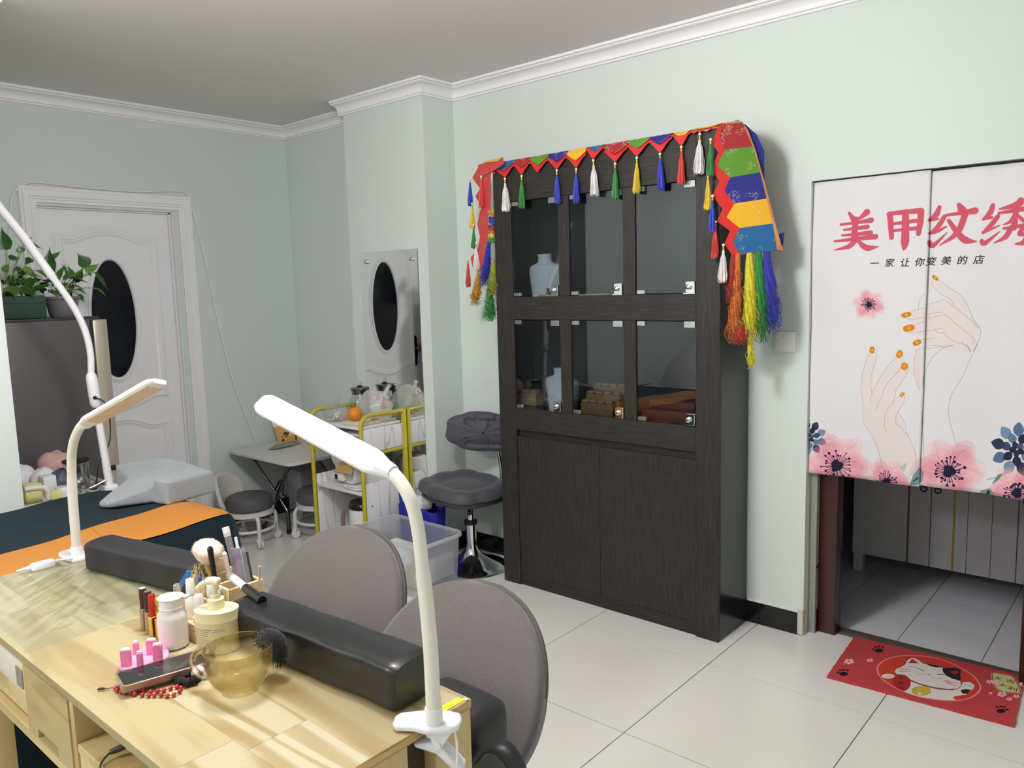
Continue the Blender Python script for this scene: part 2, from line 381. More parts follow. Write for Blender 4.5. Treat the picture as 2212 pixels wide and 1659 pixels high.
ov = [(yc+.118*math.cos(t), 1.357+.332*math.sin(t)) for t in np.linspace(0, 2*PI, 48, endpoint=False)]
oring = [(-.034, 0), (-.030, .005), (-.024, .005), (-.017, .013), (-.008, .014), (-.003, .010), (0, .004), (.001, -.002)]
MB().sweep(ov, [(o-.002, q) for o, q in oring], df, closed=True).build('oval_frame', white_paint, d1, ang=30)
dark_glass = M('dark_textured_glass', (20, 23, 30), .12, spec=.6, bump=.35, bscale=25)
MB().prism(ov, lambda a, b, t: (DF+t, a, b), -.01, .0035).build('oval_pane', dark_glass, d1, smooth=False)
bronze = M('aged_bronze', (52, 40, 30), .35, metal=.9)
hp = MB().prism([(-1.515+w*q, 1.0+z) for q, seq in ((1, [(.0, -.12), (.012, -.115), (.02, -.09), (.014, -.07), (.022, -.04), (.024, 0), (.022, .04), (.014, .07), (.02, .09), (.012, .115)]), (-1, [(.0, .12), (.012, .115), (.02, .09), (.014, .07), (.022, .04), (.024, 0), (.022, -.04), (.014, -.07), (.02, -.09), (.012, -.115)])) for w, z in seq], lambda a, b, t: (DF+t, a, b), 0, .008).build('door_handle', bronze, d1, bev=.002)
MB().lathe([(.012, 0), (.012, .03), (.026, .04), (.03, .055), (.02, .068), (1e-4, .07)], (DF+.006, -1.515, 1.02), 16, rot=frame_rot((1, 0, 0), (0, 1, 0))).build('door_knob', M('bronze_knob', (120, 88, 60), .3, metal=.9), hp)

# light switch
sw = thing('light_switch', 'square white wall switch between the black cabinet and the kitchen curtain', 'switch', (-.0485, 0, 1.2255))
swm = M('switch_plastic', (236, 236, 230), .35)
MB().rbox(-.0925, -.0045, -.009, 0, 1.1845, 1.2665, .003).build('plate', swm, sw)
MB().rbox(-.083, -.014, -.013, -.008, 1.194, 1.257, .002).build('rocker', swm, sw)
MB().ball((-.0485, -.013, 1.249), .0025, 8, 6).build('indicator', M('switch_indicator', (70, 60, 60), .3), sw)
# white cable tacked round the door casing down to the folding table
pts = [(8, 560), (20, 500), (23, 440), (34, 412), (66, 394), (110, 397), (200, 407), (300, 414), (380, 413), (408, 424), (420, 470), (444, 565), (468, 680), (484, 750), (508, 838), (538, 915), (553, 953)]
P3 = [at(x, y, x=PX+.008) for x, y in pts]; P3[0][2] = 1.5
tag(MB().tube(smooth_path(P3, 5), .0048, 6).build('wall_cable', M('white_cable', (226, 232, 226), .5)), 'thin white cable running round the white door casing and down the wall', 'cable')

# mirror on the column
mm = bpy.data.materials.new('mirror_glass'); mm.use_nodes = True
b_ = mm.node_tree.nodes['Principled BSDF']; b_.inputs['Metallic'].default_value = 1; b_.inputs['Roughness'].default_value = .01; b_.inputs['Base Color'].default_value = (.86, .9, .88, 1)
chrome = M('chrome', (225, 226, 228), .08, metal=1)
mi = thing('wall_mirror', 'tall frameless mirror screwed to the front of the mint column', 'mirror', (-2.214, -.2273, .335))
MB().rbox(-2.463, -1.966, -.2325, -.2275, .335, 1.697, .001, 1).build('mirror_glass', mm, mi, smooth=False)
for x in (-2.405, -2.018):
    for z in (1.643, .40): MB().lathe([(.011, 0), (.011, .010), (.009, .014), (1e-4, .015)], (x, -.2325, z), 16, rot=frame_rot((0, -1, 0))).build('mirror_screw', chrome, mi)
# ================================================================== dark display cabinet
wv = grain('dark_oak_vertical', (27, 24, 22), (58, 52, 47), 2, .52, 9, 30, .5)
wh = grain('dark_oak_horizontal', (27, 24, 22), (58, 52, 47), 0, .52, 9, 30, .5)
wside = M('dark_laminate_side', (22, 24, 24), .22, spec=.5)
wback = M('dark_laminate_back', (46, 48, 54), .45)
CX0, CX1, CF, CT = -1.368, -.197, -.28, 2.052
cb = thing('display_cabinet', 'tall dark oak cabinet with six glass doors above two plain doors', 'cabinet', (-.7825, -.146, 0))
MB().box(CX0+.002, CX0+.02, CF+.018, -.013, 0, CT).build('side_panel', wside, cb, smooth=False)
MB().box(CX1-.018, CX1, CF+.016, -.013, 0, CT).build('side_panel', wside, cb, smooth=False)
MB().box(CX0+.02, CX1-.018, -.024, -.0135, .05, CT).build('back_panel', wback, cb, smooth=False)
MB().box(CX0+.02, CX1-.018, CF+.018, -.024, CT-.02, CT).build('top_panel', wside, cb, smooth=False)
for z in (.868, 1.385): MB().box(CX0+.02, CX1-.018, CF+.03, -.024, z, z+.02).build('shelf', wside, cb, smooth=False)
SX = [-1.262, -.300]; MU = [(-.983, -.923), (-.641, -.581)]
MB().rbox(CX0, SX[0], CF, CF+.018, 0, CT, .0012, 1).build('stile', wv, cb, smooth=False)
MB().rbox(SX[1], CX1, CF, CF+.018, 0, CT, .0012, 1).build('stile', wv, cb, smooth=False)
for z0, z1 in ((1.875, CT), (1.322, 1.430), (.788, .893)):
    MB().rbox(SX[0]+.0006, SX[1]-.0006, CF+.001, CF+.018, z0, z1, .001, 1).build('rail', wh, cb, smooth=False)
for x0, x1 in MU:
    for z0, z1 in ((1.4306, 1.8744), (.8936, 1.3214)): MB().rbox(x0, x1, CF+.001, CF+.018, z0, z1, .001, 1).build('mullion', wv, cb, smooth=False)
MB().box(SX[0], SX[1], CF+.022, CF+.034, .752, .789).build('finger_groove', wh, cb, smooth=False)
for x0, x1, g in ((SX[0]+.003, -.7805, 1), (-.7785, SX[1]-.0015, 0)):
    MB().rbox(x0, x1, CF+.004, CF+.021, .062, .754, .001, 1).build('cupboard_door', wv, cb, smooth=False)
MB().box(SX[0]-.02, SX[1]+.02, CF+.010, CF+.026, 0, .060).build('plinth', wh, cb, smooth=False)
pane_m = glassmat('cabinet_glass', (224, 230, 234), 0, 1.0, ior=1.62)
edge_m = M('glass_door_clip', (196, 198, 200), .22, metal=.9)
cols = [(SX[0], MU[0][0]), (MU[0][1], MU[1][0]), (MU[1][1], SX[1])]
for z0, z1 in ((1.430, 1.875), (.893, 1.322)):
    for x0, x1 in cols:
        a, b = x0+.004, x1-.003
        gd = MB().box(a, b, CF+.006, CF+.011, z0+.004, z1-.004).build('glass_door', pane_m, cb, smooth=False)
        for (u0, u1, w0, w1) in ((a+.004, a+.042, z1-.022, z1-.003), (b-.050, b-.001, z1-.028, z1-.002), (a+.004, a+.042, z0+.003, z0+.019)):
            MB().rbox(u0, u1, CF-.001, CF+.014, w0, w1, .001, 1).build('hinge_clip', edge_m, gd)
        lk = MB().rbox(b-.042, b-.001, CF-.004, CF+.013, z0+.003, z0+.05, .002, 1)
        lk.lathe([(.011, 0), (.011, .008), (.008, .010), (1e-4, .010)], (b-.026, CF-.004, z0+.027), 14, rot=frame_rot((0, -1, 0)))
        lk.box(b-.052, b, CF-.003, CF+.012, z0, z0+.004).build('lock', chrome, gd)

# things shown in the cabinet
SY = -.15
white_vel = M('white_speckled_linen', (236, 236, 238), .8, noise=.25, nscale=160, bump=.3, bscale=200)
def bust(label, cx, cy, z, hgt, tw, neckw):
    m = MB(); n = 13
    prof = [(0, .36), (.12, .40), (.35, .46), (.58, .50), (.70, .49), (.765, .42), (.81, .27), (.84, .20), (.90, .175), (.955, .185), (.985, .20), (1.0, .195)]
    prof2 = smooth_path([(a, b, 0) for a, b in prof], 3)
    def fn(u, v):
        k = prof2[min(len(prof2)-1, int(round(v*(len(prof2)-1))))]; a = u*2*PI; w = k[1]*tw
        dep = (.045+.05*(1-k[0]))*(1 if k[0] < .78 else .75)
        return (cx+w*math.cos(a), cy+dep*math.sin(a)*.8-.02*k[0]**2, z+k[0]*hgt)
    m.grid(24, len(prof2), fn, closed_u=True); t = len(m.v); m.f.append(tuple(range(t-24, t))); m.mi.append(0); m.f.append(tuple(range(24))); m.mi.append(0)
    return tag(m.build('necklace_bust', white_vel), label, 'display bust', 'white necklace busts')
bust('white necklace bust in the upper row of the dark cabinet, fully in view', -1.150, SY, 1.405, .222, .195, 0)
bust('white necklace bust in the lower row, half behind the cabinet mullion', -1.062, SY-.01, .888, .200, .185, 0)
kraft = M('kraft_board', (186, 152, 102), .75, noise=.12, nscale=60)
def kbox(label, px0, px1, pyt, y, zb, dep, ang=0):
    p0 = at(px0, pyt, y=y); p1 = at(px1, pyt, y=y); x0, x1, zt = p0[0], p1[0], p0[2]
    t = thing('kraft_box', label, 'box', ((x0+x1)/2, y+dep/2, zb), 'small kraft boxes')
    MB().rbox(x0, x1, y, y+dep, zb, zt-.012, .002, 1).build('box_body', kraft, t)
    MB().rbox(x0+.004, x1-.004, y+.004, y+dep-.004, zt-.012, zt, .002, 1).build('box_top', kraft, t)
    MB().rbox(x0+(x1-x0)*.72, x1-.006, y-.0012, y, zb+.02, zt-.03, .0005, 1).build('clear_window', M('box_window', (206, 180, 138), .15), t, smooth=False)
    return t
kbox('kraft box with a clear corner at the left end of the lower shelf', 1124, 1157, 842, -.16, .888, .055)
kbox('small kraft box on the lower shelf in front of the half-hidden bust', 1197, 1212, 850, -.21, .888, .04)
woodlt = grain('light_display_wood', (170, 132, 92), (206, 176, 136), 0, .6, 10, 10, .1)
t = thing('ring_stand', 'small wooden block with a black ring holder at the foot of the upper bust', 'display stand', (-1.09, -.235, 1.405))
q0, q1 = at(1166, 632, y=-.235), at(1200, 632, y=-.235)
MB().rbox(q0[0], q1[0], -.25, -.22, 1.405, 1.437, .002).build('wood_block', woodlt, t)
MB().lathe([(.009, 0), (.010, .012), (.006, .018), (.009, .028), (1e-4, .030)], ((q0[0]+q1[0])/2+.004, -.235, 1.437), 14).build('ring_holder', M('black_velvet', (12, 12, 13), .9), t)
q0, q1 = at(1254, 630, y=-.2), at(1320, 630, y=-.2)
tag(MB().rbox(q0[0], q1[0], -.215, -.10, 1.405, 1.437, .003).build('wooden_tray', woodlt), 'flat pale wooden block on the upper shelf, behind the middle glass door', 'tray')
q = at(1410, 630, y=-.17)
tag(MB().lathe([(.001, .002), (.04, 0), (.052, .006), (.056, .018), (.053, .018), (.048, .009), (.001, .006)], (q[0], -.17, 1.405), 24).build('glass_dish', glassmat('dish_glass', (190, 200, 205), 0, 1, .12, (200, 205, 210))), 'small clear glass dish on the upper shelf behind the lock side', 'dish')
ornate = M('carved_brown_wood', (150, 112, 72), .65, noise=.3, nscale=50)
t = thing('display_steps', 'three-step carved brown display stand on the lower shelf', 'display stand', (-.70, -.15, .888))
for i, (a, b, zt, y0, y1) in enumerate(((1254, 1322, .953, -.225, -.185), (1266, 1338, .990, -.185, -.145), (1282, 1350, 1.022, -.145, -.10))):
    x0, x1 = at(a, 880, y=y0)[0], at(b, 880, y=y0)[0]; bot = .888
    st = MB().rbox(x0, x1, y0, y1-.0005, bot, zt-.012, .003).build('step', ornate, t)
    m = MB()
    for k in range(4):
        u0 = x0+(x1-x0)*(k+.08)/4; u1 = x0+(x1-x0)*(k+.92)/4; m.rbox(u0, u1, y0+.002, y1-.004, zt-.012, zt, .003, 1)
        m.ball(((u0+u1)/2, y0+.018, zt-.001), .007, 8, 5, sz=.5)
    m.build('carved_pad', M('carved_pad_wood', (176, 142, 100), .6, noise=.4, nscale=90), st)
brownv = M('rust_leatherette', (128, 66, 36), .6, noise=.12, nscale=30)
t = thing('step_riser', 'rust brown two-step riser at the right of the lower shelf', 'display stand', (-.46, -.15, .888))
for a, b, pt, y0, y1 in ((1378, 1500, 888, -.235, -.165), (1402, 1500, 868, -.165, -.09)):
    x0, x1 = at(a, 900, y=y0)[0], min(-.305, at(b, 900, y=y0)[0]); zt = at(1450, pt, y=y0)[2]
    MB().rbox(x0, x1, y0, y1-.0005, .888, zt, .003).build('step', brownv, t)

# ================================================================== brocade valance with tassels and yarn over the cabinet
def brocade(name, rgb, spk, th=.60, sc=55):
    m = bpy.data.materials.new(name); m.use_nodes = True; nt = m.node_tree; N = nt.nodes; L = nt.links; b = N['Principled BSDF']
    b.inputs['Roughness'].default_value = .45; b.inputs['Sheen Weight'].default_value = .25
    tc = N.new('ShaderNodeTexCoord')
    n1 = N.new('ShaderNodeTexNoise'); n1.inputs['Scale'].default_value = 19; n1.inputs['Detail'].default_value = 1; L.new(tc.outputs['Object'], n1.inputs['Vector'])
    vo = N.new('ShaderNodeTexVoronoi'); vo.inputs['Scale'].default_value = sc*3.4; L.new(tc.outputs['Object'], vo.inputs['Vector'])
    r1 = N.new('ShaderNodeMapRange'); r1.inputs['From Min'].default_value = th-.02; r1.inputs['From Max'].default_value = th+.02; L.new(n1.outputs['Fac'], r1.inputs['Value'])
    r2 = N.new('ShaderNodeMapRange'); r2.inputs['From Min'].default_value = .40; r2.inputs['From Max'].default_value = .26; L.new(vo.outputs['Distance'], r2.inputs['Value'])
    mu = N.new('ShaderNodeMath'); mu.operation = 'MULTIPLY'; L.new(r1.outputs[0], mu.inputs[0]); L.new(r2.outputs[0], mu.inputs[1])
    vc = N.new('ShaderNodeMix'); vc.data_type = 'RGBA'; vc.inputs['A'].default_value = (*lin(spk), 1); vc.inputs['B'].default_value = (*lin((186, 176, 192)), 1)
    n3 = N.new('ShaderNodeTexNoise'); n3.inputs['Scale'].default_value = 9; L.new(tc.outputs['Object'], n3.inputs['Vector'])
    r3 = N.new('ShaderNodeMapRange'); r3.inputs['From Min'].default_value = .45; r3.inputs['From Max'].default_value = .55; L.new(n3.outputs['Fac'], r3.inputs['Value']); L.new(r3.outputs[0], vc.inputs['Factor'])
    mx = N.new('ShaderNodeMix'); mx.data_type = 'RGBA'; mx.inputs['A'].default_value = (*lin(rgb), 1); L.new(vc.outputs['Result'], mx.inputs['B']); L.new(mu.outputs[0], mx.inputs['Factor'])
    L.new(mx.outputs['Result'], b.inputs['Base Color'])
    bp = N.new('ShaderNodeBump'); bp.inputs['Strength'].default_value = .3; bp.inputs['Distance'].default_value = .002; L.new(mu.outputs[0], bp.inputs['Height']); L.new(bp.outputs['Normal'], b.inputs['Normal'])
    return m
BR = dict(yellow=brocade('yellow_brocade', (226, 170, 22), (235, 190, 60), .55), blue=brocade('teal_blue_brocade', (12, 92, 146), (150, 160, 110)), red=brocade('dark_red_brocade', (158, 24, 30), (206, 150, 90)),
          green=brocade('green_brocade', (84, 138, 30), (200, 190, 90)), navy=brocade('navy_brocade', (30, 30, 124), (160, 150, 190)))
redsat = M('red_satin', (206, 30, 26), .42, sheen=.3, bump=.25, bscale=40)
bluesat = M('blue_lining', (16, 30, 130), .5, sheen=.2)
goldtrim = brocade('gold_orange_trim', (196, 120, 60), (224, 180, 100), .45, 80)
TC = dict(white=(228, 220, 218), green=(24, 132, 44), blue=(18, 48, 190), yellow=(222, 190, 20), red=(216, 44, 28))
TM = {k: M(k+'_tassel_silk', v, .55, sheen=.4, noise=.25, nscale=60) for k, v in TC.items()}
pearl = M('pearl_bead', (238, 232, 228), .2, spec=.6); goldm = M('gold_cap', (206, 160, 50), .3, metal=.7)
dv = thing('brocade_valance', 'red zigzag valance with coloured brocade petals and tassels over the cabinet top', 'valance', (-.78, -.29, 2.03))
def tassel(p, col, ln=.10, w=.013, lean=(0, 0)):
    m = MB(); x, y, z = p
    R = Matrix.Rotation(lean[0], 3, 'Y') @ Matrix.Rotation(lean[1], 3, 'X')
    pr = [(.0025, -.022), (.0045, -.028), (.0048, -.04), (w*.55, -.052), (w*.72, -.07), (w*.85, -.022-ln*.75), (w, -.022-ln), (w*.9, -.024-ln*1.03)]
    rr2 = random.Random(int(abs(x*1e4)+abs(z*1e4)))
    n = 28
    vs = []
    m.lathe(pr, (x, y, z), n, rot=R, flute=.16, nf=9)
    for k in range(n):                       # ragged ends
        for q in (6, 7):
            i = q*n+k; vx = m.v[i]; m.v[i] = (vx[0]+rr2.uniform(-.002, .002), vx[1], vx[2]+rr2.uniform(-.012, .004))
    for k in range(10):
        a = rr2.uniform(0, 2*PI); b0 = Vector((x, y, z))+R@Vector((w*.7*math.cos(a), w*.7*math.sin(a), -.07)); b1 = Vector((x, y, z))+R@Vector((w*1.25*math.cos(a), w*1.25*math.sin(a), -.022-ln*rr2.uniform(.9, 1.12)))
        m.tube([b0, (b0+b1)/2+Vector((rr2.uniform(-.002, .002), 0, 0)), b1], .0009, 4)
    o = lab(m.build('tassel', TM[col], dv, ang=70), col+' silk tassel')
    b = MB().ball((x, y, z-.004), .0058, 10, 8).build('bead', pearl, o)
    MB().lathe([(.0035, -.022), (.0042, -.016), (.0035, -.010)], (x, y, z), 10, rot=R).lathe([(.001, -.01), (.001, 0)], (x, y, z), 6).build('cap', goldm, o)
    return o
# front: red points and petals sag a little from the cabinet edge
tips = [(1091, 384), (1127, 378), (1161, 373), (1203, 366), (1245, 363), (1282, 344), (1329, 351), (1376, 338), (1426, 330), (1472, 315), (1512, 287)]
FY = CF-.006
tw = [at(x, y, y=FY-.012) for x, y in tips]
edge_x = [-1.345]+[(tw[i][0]+tw[i+1][0])/2 for i in range(10)]+[-.235]
def sheet_poly(m, poly, depth):
    """poly (x, z, y-bulge) -> thin closed sheet"""
    n = len(poly); a = [(x, y, z) for x, z, y in poly]; b = [(x, y+depth, z) for x, z, y in poly]
    m.add(a+b, [tuple(range(n)), tuple(reversed(range(n, 2*n)))]+[(i, (i+1) % n, n+(i+1) % n, n+i) for i in range(n)]); return m
topz = CT+.005
m = MB()
m.rbox(-1.40, -.205, CF-.004, -.10, topz-.004, topz+.004, .003)
m.build('red_cloth_top', redsat, dv)
petcol = ['blue', 'red', 'green', 'navy', 'yellow', 'blue', 'red', 'green', 'navy', 'yellow', 'blue']
for i in range(11):
    x0, x1 = edge_x[i], edge_x[i+1]; tx, tz = tw[i][0], tw[i][2]; zt = topz+.002
    vz = tz+.048 if i < 10 else tz+.06
    zs = min(zt-.006, vz)
    bul = -.014
    sheet_poly(MB(), [(x0-.002, zt, CF-.004), (x1+.002, zt, CF-.004), (x1+.002, zs, FY-.008), (x1-.012, zs-.008, FY-.010), (tx+.008, tz+.007, FY+bul), (tx, tz, FY+bul), (tx-.008, tz+.007, FY+bul), (x0+.012, zs-.008, FY-.010), (x0-.002, zs, FY-.008)], .0018).build('red_point', redsat, dv, smooth=False)
    # petal: same shape, shorter, lying over the edge
    pz = tz+.030
    m = MB(); nu, nv = 9, 9
    def fn(u, v, x0=x0, x1=x1, tx=tx, pz=pz):
        x = x0-.003+(x1-x0+.006)*u; k = 1-abs(2*u-1)**1.15
        zlow = pz+(.034)*(1-k); L0 = .055; tot = L0+(topz+.004-zlow)
        s_ = v*tot
        if s_ < L0: yy = CF-.008+(L0-s_); zz = topz+.0055+.008*math.sin(PI*min(1, s_/L0))*.3
        else: yy = CF-.0095-.010*min(1, (s_-L0)/.04); zz = topz+.0055-(s_-L0)
        return (x, yy, zz)
    m.grid(nu, nv, fn); m.build('brocade_petal', BR[petcol[i]], dv, solid=.0016)
for i, c in enumerate(['white', 'green', None, 'blue', 'blue', 'white', 'green', 'yellow', 'blue', 'red', 'white']):
    if c: tassel((tw[i][0], FY-.013, tw[i][2]-.001), c, .112 if c != 'white' else .118, .0135 if c != 'white' else .018, (0.03*math.sin(i*2.1), 0))
# thin red band closing the left end
sheet_poly(MB(), [(-1.405, topz+.002, CF-.003), (-1.343, topz+.002, CF-.003), (-1.343, topz-.05, FY-.008), (-1.378, topz-.03, FY-.006)], .0018).build('red_point', redsat, dv, smooth=False)

# right end: hangs off the top corner as a slanting panel towards the wall
hx, hy = math.cos(.555), math.sin(.555); HP0 = (-.21, -.296, 2.0); HN = (hy, -hx, 0)
def hp(zx, zy, off=0):
    p = at_plane(1380+zx/2.764, 220+zy/2.764, HP0, HN); return (p[0]+HN[0]*off, p[1]+HN[1]*off, p[2])
def hang(poly, off, th, name, mat, bulge=0):
    n = len(poly); a = [hp(x, y, off) for x, y in poly]; b = [hp(x, y, off-th) for x, y in poly]
    m = MB(); m.add(a+b, [tuple(range(n)), tuple(reversed(range(n, 2*n)))]+[(i, (i+1) % n, n+(i+1) % n, n+i) for i in range(n)])
    return m.build(name, mat, dv, smooth=False)
hang([(470, 150), (492, 128), (600, 125), (860, 885), (600, 915), (562, 918), (510, 850), (545, 770), (466, 712), (500, 640), (440, 557), (482, 470), (442, 425), (440, 380), (476, 300), (440, 252)], 0, .003, 'red_zigzag', redsat)
panels = [('red', [(490, 130), (622, 128), (682, 268), (512, 290), (484, 215)]), ('green', [(512, 288), (682, 266), (727, 421), (545, 453), (466, 382)]),
          ('navy', [(545, 453), (727, 421), (766, 578), (570, 610), (510, 528)]), ('yellow', [(570, 608), (766, 578), (802, 726), (600, 754), (522, 690)]), ('blue', [(600, 754), (802, 726), (836, 884), (602, 909), (562, 838)])]
for i, (c, pl) in enumerate(panels): lab(hang(pl, .003+.0012*(i % 2), .0018, 'brocade_panel', BR[c]), c+' brocade panel')
hang([(620, 128), (650, 170), (695, 290), (735, 430), (778, 590), (815, 730), (858, 888), (826, 884), (798, 728), (762, 580), (724, 422), (680, 268)], .006, .0025, 'gold_trim', goldtrim)
hang([(590, 118), (640, 132), (705, 190), (752, 290), (752, 460), (730, 440), (690, 280), (640, 160)], -.012, .004, 'blue_lining', bluesat)
hang([(835, 790), (874, 776), (866, 850), (850, 880)], -.015, .003, 'blue_lining', bluesat)
# corner where the front valance folds over into the hanging end
m = MB(); c0 = [hp(490, 128, .004), hp(560, 108, .004), hp(622, 126, .004)]
m.add([(-.30, FY-.012, topz+.006), (-.24, FY-.014, topz+.004), c0[0], c0[2], hp(600, 100, -.03), (-.21, -.12, topz+.03), (-.30, -.12, topz+.012)], [(0, 1, 2, 3, 4, 5, 6)])
m.build('brocade_petal', BR['yellow'], dv, solid=.003)
for zx, zy, c, ln in ((427, 222, 'green', .105), (412, 430, 'yellow', .10), (438, 558, 'blue', .105), (455, 712, 'red', .105), (503, 850, 'white', .11)):
    p = hp(zx, zy, .012); tassel(p, c, ln, .012 if c != 'white' else .016, (.02, 0))

def skein(name, mat, top, bot, w, n, seed, curl=.010, parent=dv, flare=1.6):
    r2 = random.Random(seed); m = MB(); top = np.array(top); bot = np.array(bot); ax = np.array([hx, hy, 0]); ay = np.array([-hy, hx, 0])
    for k in range(n):
        a = r2.uniform(0, 2*PI); rr3 = math.sqrt(r2.random()); f = r2.uniform(.78, 1.04); pts = []; ph = r2.uniform(0, 6); fr = r2.uniform(8, 26); cu = curl*r2.uniform(.2, 1.5)*(1 if k % 4 else 1.9)
        for i in range(22):
            t = i/21; q = top+(bot-top)*t*f; rad = w*(.45+(flare-.45)*min(1, t*1.5)**.8)*rr3
            q = q+ax*(rad*math.cos(a)+cu*t*math.sin(fr*t+ph))+ay*(rad*.7*math.sin(a)+cu*t*math.cos(fr*1.2*t+ph)); pts.append(q)
        m.tube(pts, r2.uniform(.0006, .0013), 3, cap=False)
    # denser core of twisted hanks
    for k in range(5):
        a = 2*PI*k/5; pts = []
        for i in range(13):
            t = i/12; q = top+(bot-top)*t*.86; rad = w*(.38+.45*min(1, t*1.5)); pts.append(q+ax*rad*math.cos(a+3*t)+ay*rad*.6*math.sin(a+3*t))
        m.tube(pts, [w*(.42+.25*math.sin(PI*i/12)) for i in range(13)], 6)
    o = m.build(name, mat, parent, ang=70); o['kind'] = 'stuff'; return o
Y = {k: M(k+'_yarn', v, .65, sheen=.3, noise=.35, nscale=70) for k, v in dict(crimson=(168, 22, 22), orange=(214, 112, 16), lemon=(220, 204, 26), green=(28, 130, 44), blue=(28, 40, 168), lime=(150, 160, 24), gold=(208, 150, 30)).items()}
for nm, z0, z1, w, n, sd in (('crimson', (565, 905), (545, 1200), .010, 60, 1), ('orange', (592, 905), (565, 1430), .013, 90, 2), ('crimson', (610, 1330), (605, 1450), .016, 50, 8), ('lemon', (662, 900), (668, 1430), .016, 110, 3), ('green', (715, 895), (735, 1430), .015, 100, 4), ('blue', (765, 895), (805, 1370), .018, 120, 5), ('lemon', (660, 1390), (672, 1590), .007, 40, 6)):
    o = skein('yarn_skein', Y[nm], hp(*z0, -.004), hp(*z1, -.004), w, n, sd); lab(o, nm+' yarn skein')

# left end: red zigzag strip, tassels and yarn hanging beside the cabinet
LP0 = (-1.372, -.286, 2.0); LN = (-.35, -.937, 0)
def lp(zx, zy, off=0):
    p = at_plane(980+zx/4.367, 340+zy/4.367, LP0, LN); return (p[0]+LN[0]*off, p[1]+LN[1]*off, p[2])
def lhang(poly, off, th, name, mat):
    n = len(poly); a = [lp(x, y, off) for x, y in poly]; b = [lp(x, y, off-th) for x, y in poly]
    m = MB(); m.add(a+b, [tuple(range(n)), tuple(reversed(range(n, 2*n)))]+[(i, (i+1) % n, n+(i+1) % n, n+i) for i in range(n)])
    return m.build(name, mat, dv, smooth=False)
lhang([(240, 75), (345, 55), (345, 480), (320, 560), (330, 760), (300, 900), (270, 1045), (180, 1048), (160, 945), (222, 870), (250, 750), (222, 630), (245, 520), (268, 468), (205, 370), (248, 290), (175, 195)], 0, .003, 'red_zigzag', redsat)
lhang([(238, 72), (470, 0), (480, 60), (440, 95), (270, 185), (248, 130)], .006, .003, 'red_point', redsat)
lhang([(290, 42), (470, 2), (440, 38), (300, 50)], .010, .002, 'brocade_petal', BR['yellow'])
for zx, zy, c, ln in ((174, 195, 'blue', .10), (280, 175, 'red', .115), (195, 430, 'yellow', .09), (207, 630, 'green', .085), (232, 800, 'white', .105), (154, 955, 'red', .11)):
    tassel(lp(zx, zy, .012), c, ln, .012 if c != 'white' else .015, (.03, 0))
# crocheted rainbow band
m = MB()
cr = [('gold', 500, 560, 345), ('blue', 570, 650, 350), ('crimson', 650, 690, 345), ('orange', 690, 715, 345), ('lemon', 715, 760, 346), ('green', 760, 800, 352)]
for nm, a, b, xx in cr:
    m = MB(); r4 = random.Random(a)
    for k in range(12):
        p = lp(xx+r4.uniform(-18, 22), a+(b-a)*r4.random(), -.004); m.ball(p, .008, 8, 6)
    stuff(lab(m.build('knitted_band', Y[nm], dv, ang=70), nm+' knitted band'))
for nm, z0, z1, w, n, sd in (('blue', (325, 790), (285, 1210), .012, 90, 21), ('gold', (240, 1045), (190, 1390), .012, 90, 22), ('lime', (365, 960), (368, 1300), .010, 90, 23), ('green', (330, 1200), (335, 1540), .014, 100, 24)):
    o = skein('yarn_skein', Y[nm], lp(*z0, -.004), lp(*z1, -.004), w, n, sd, .014); lab(o, nm+' yarn skein')
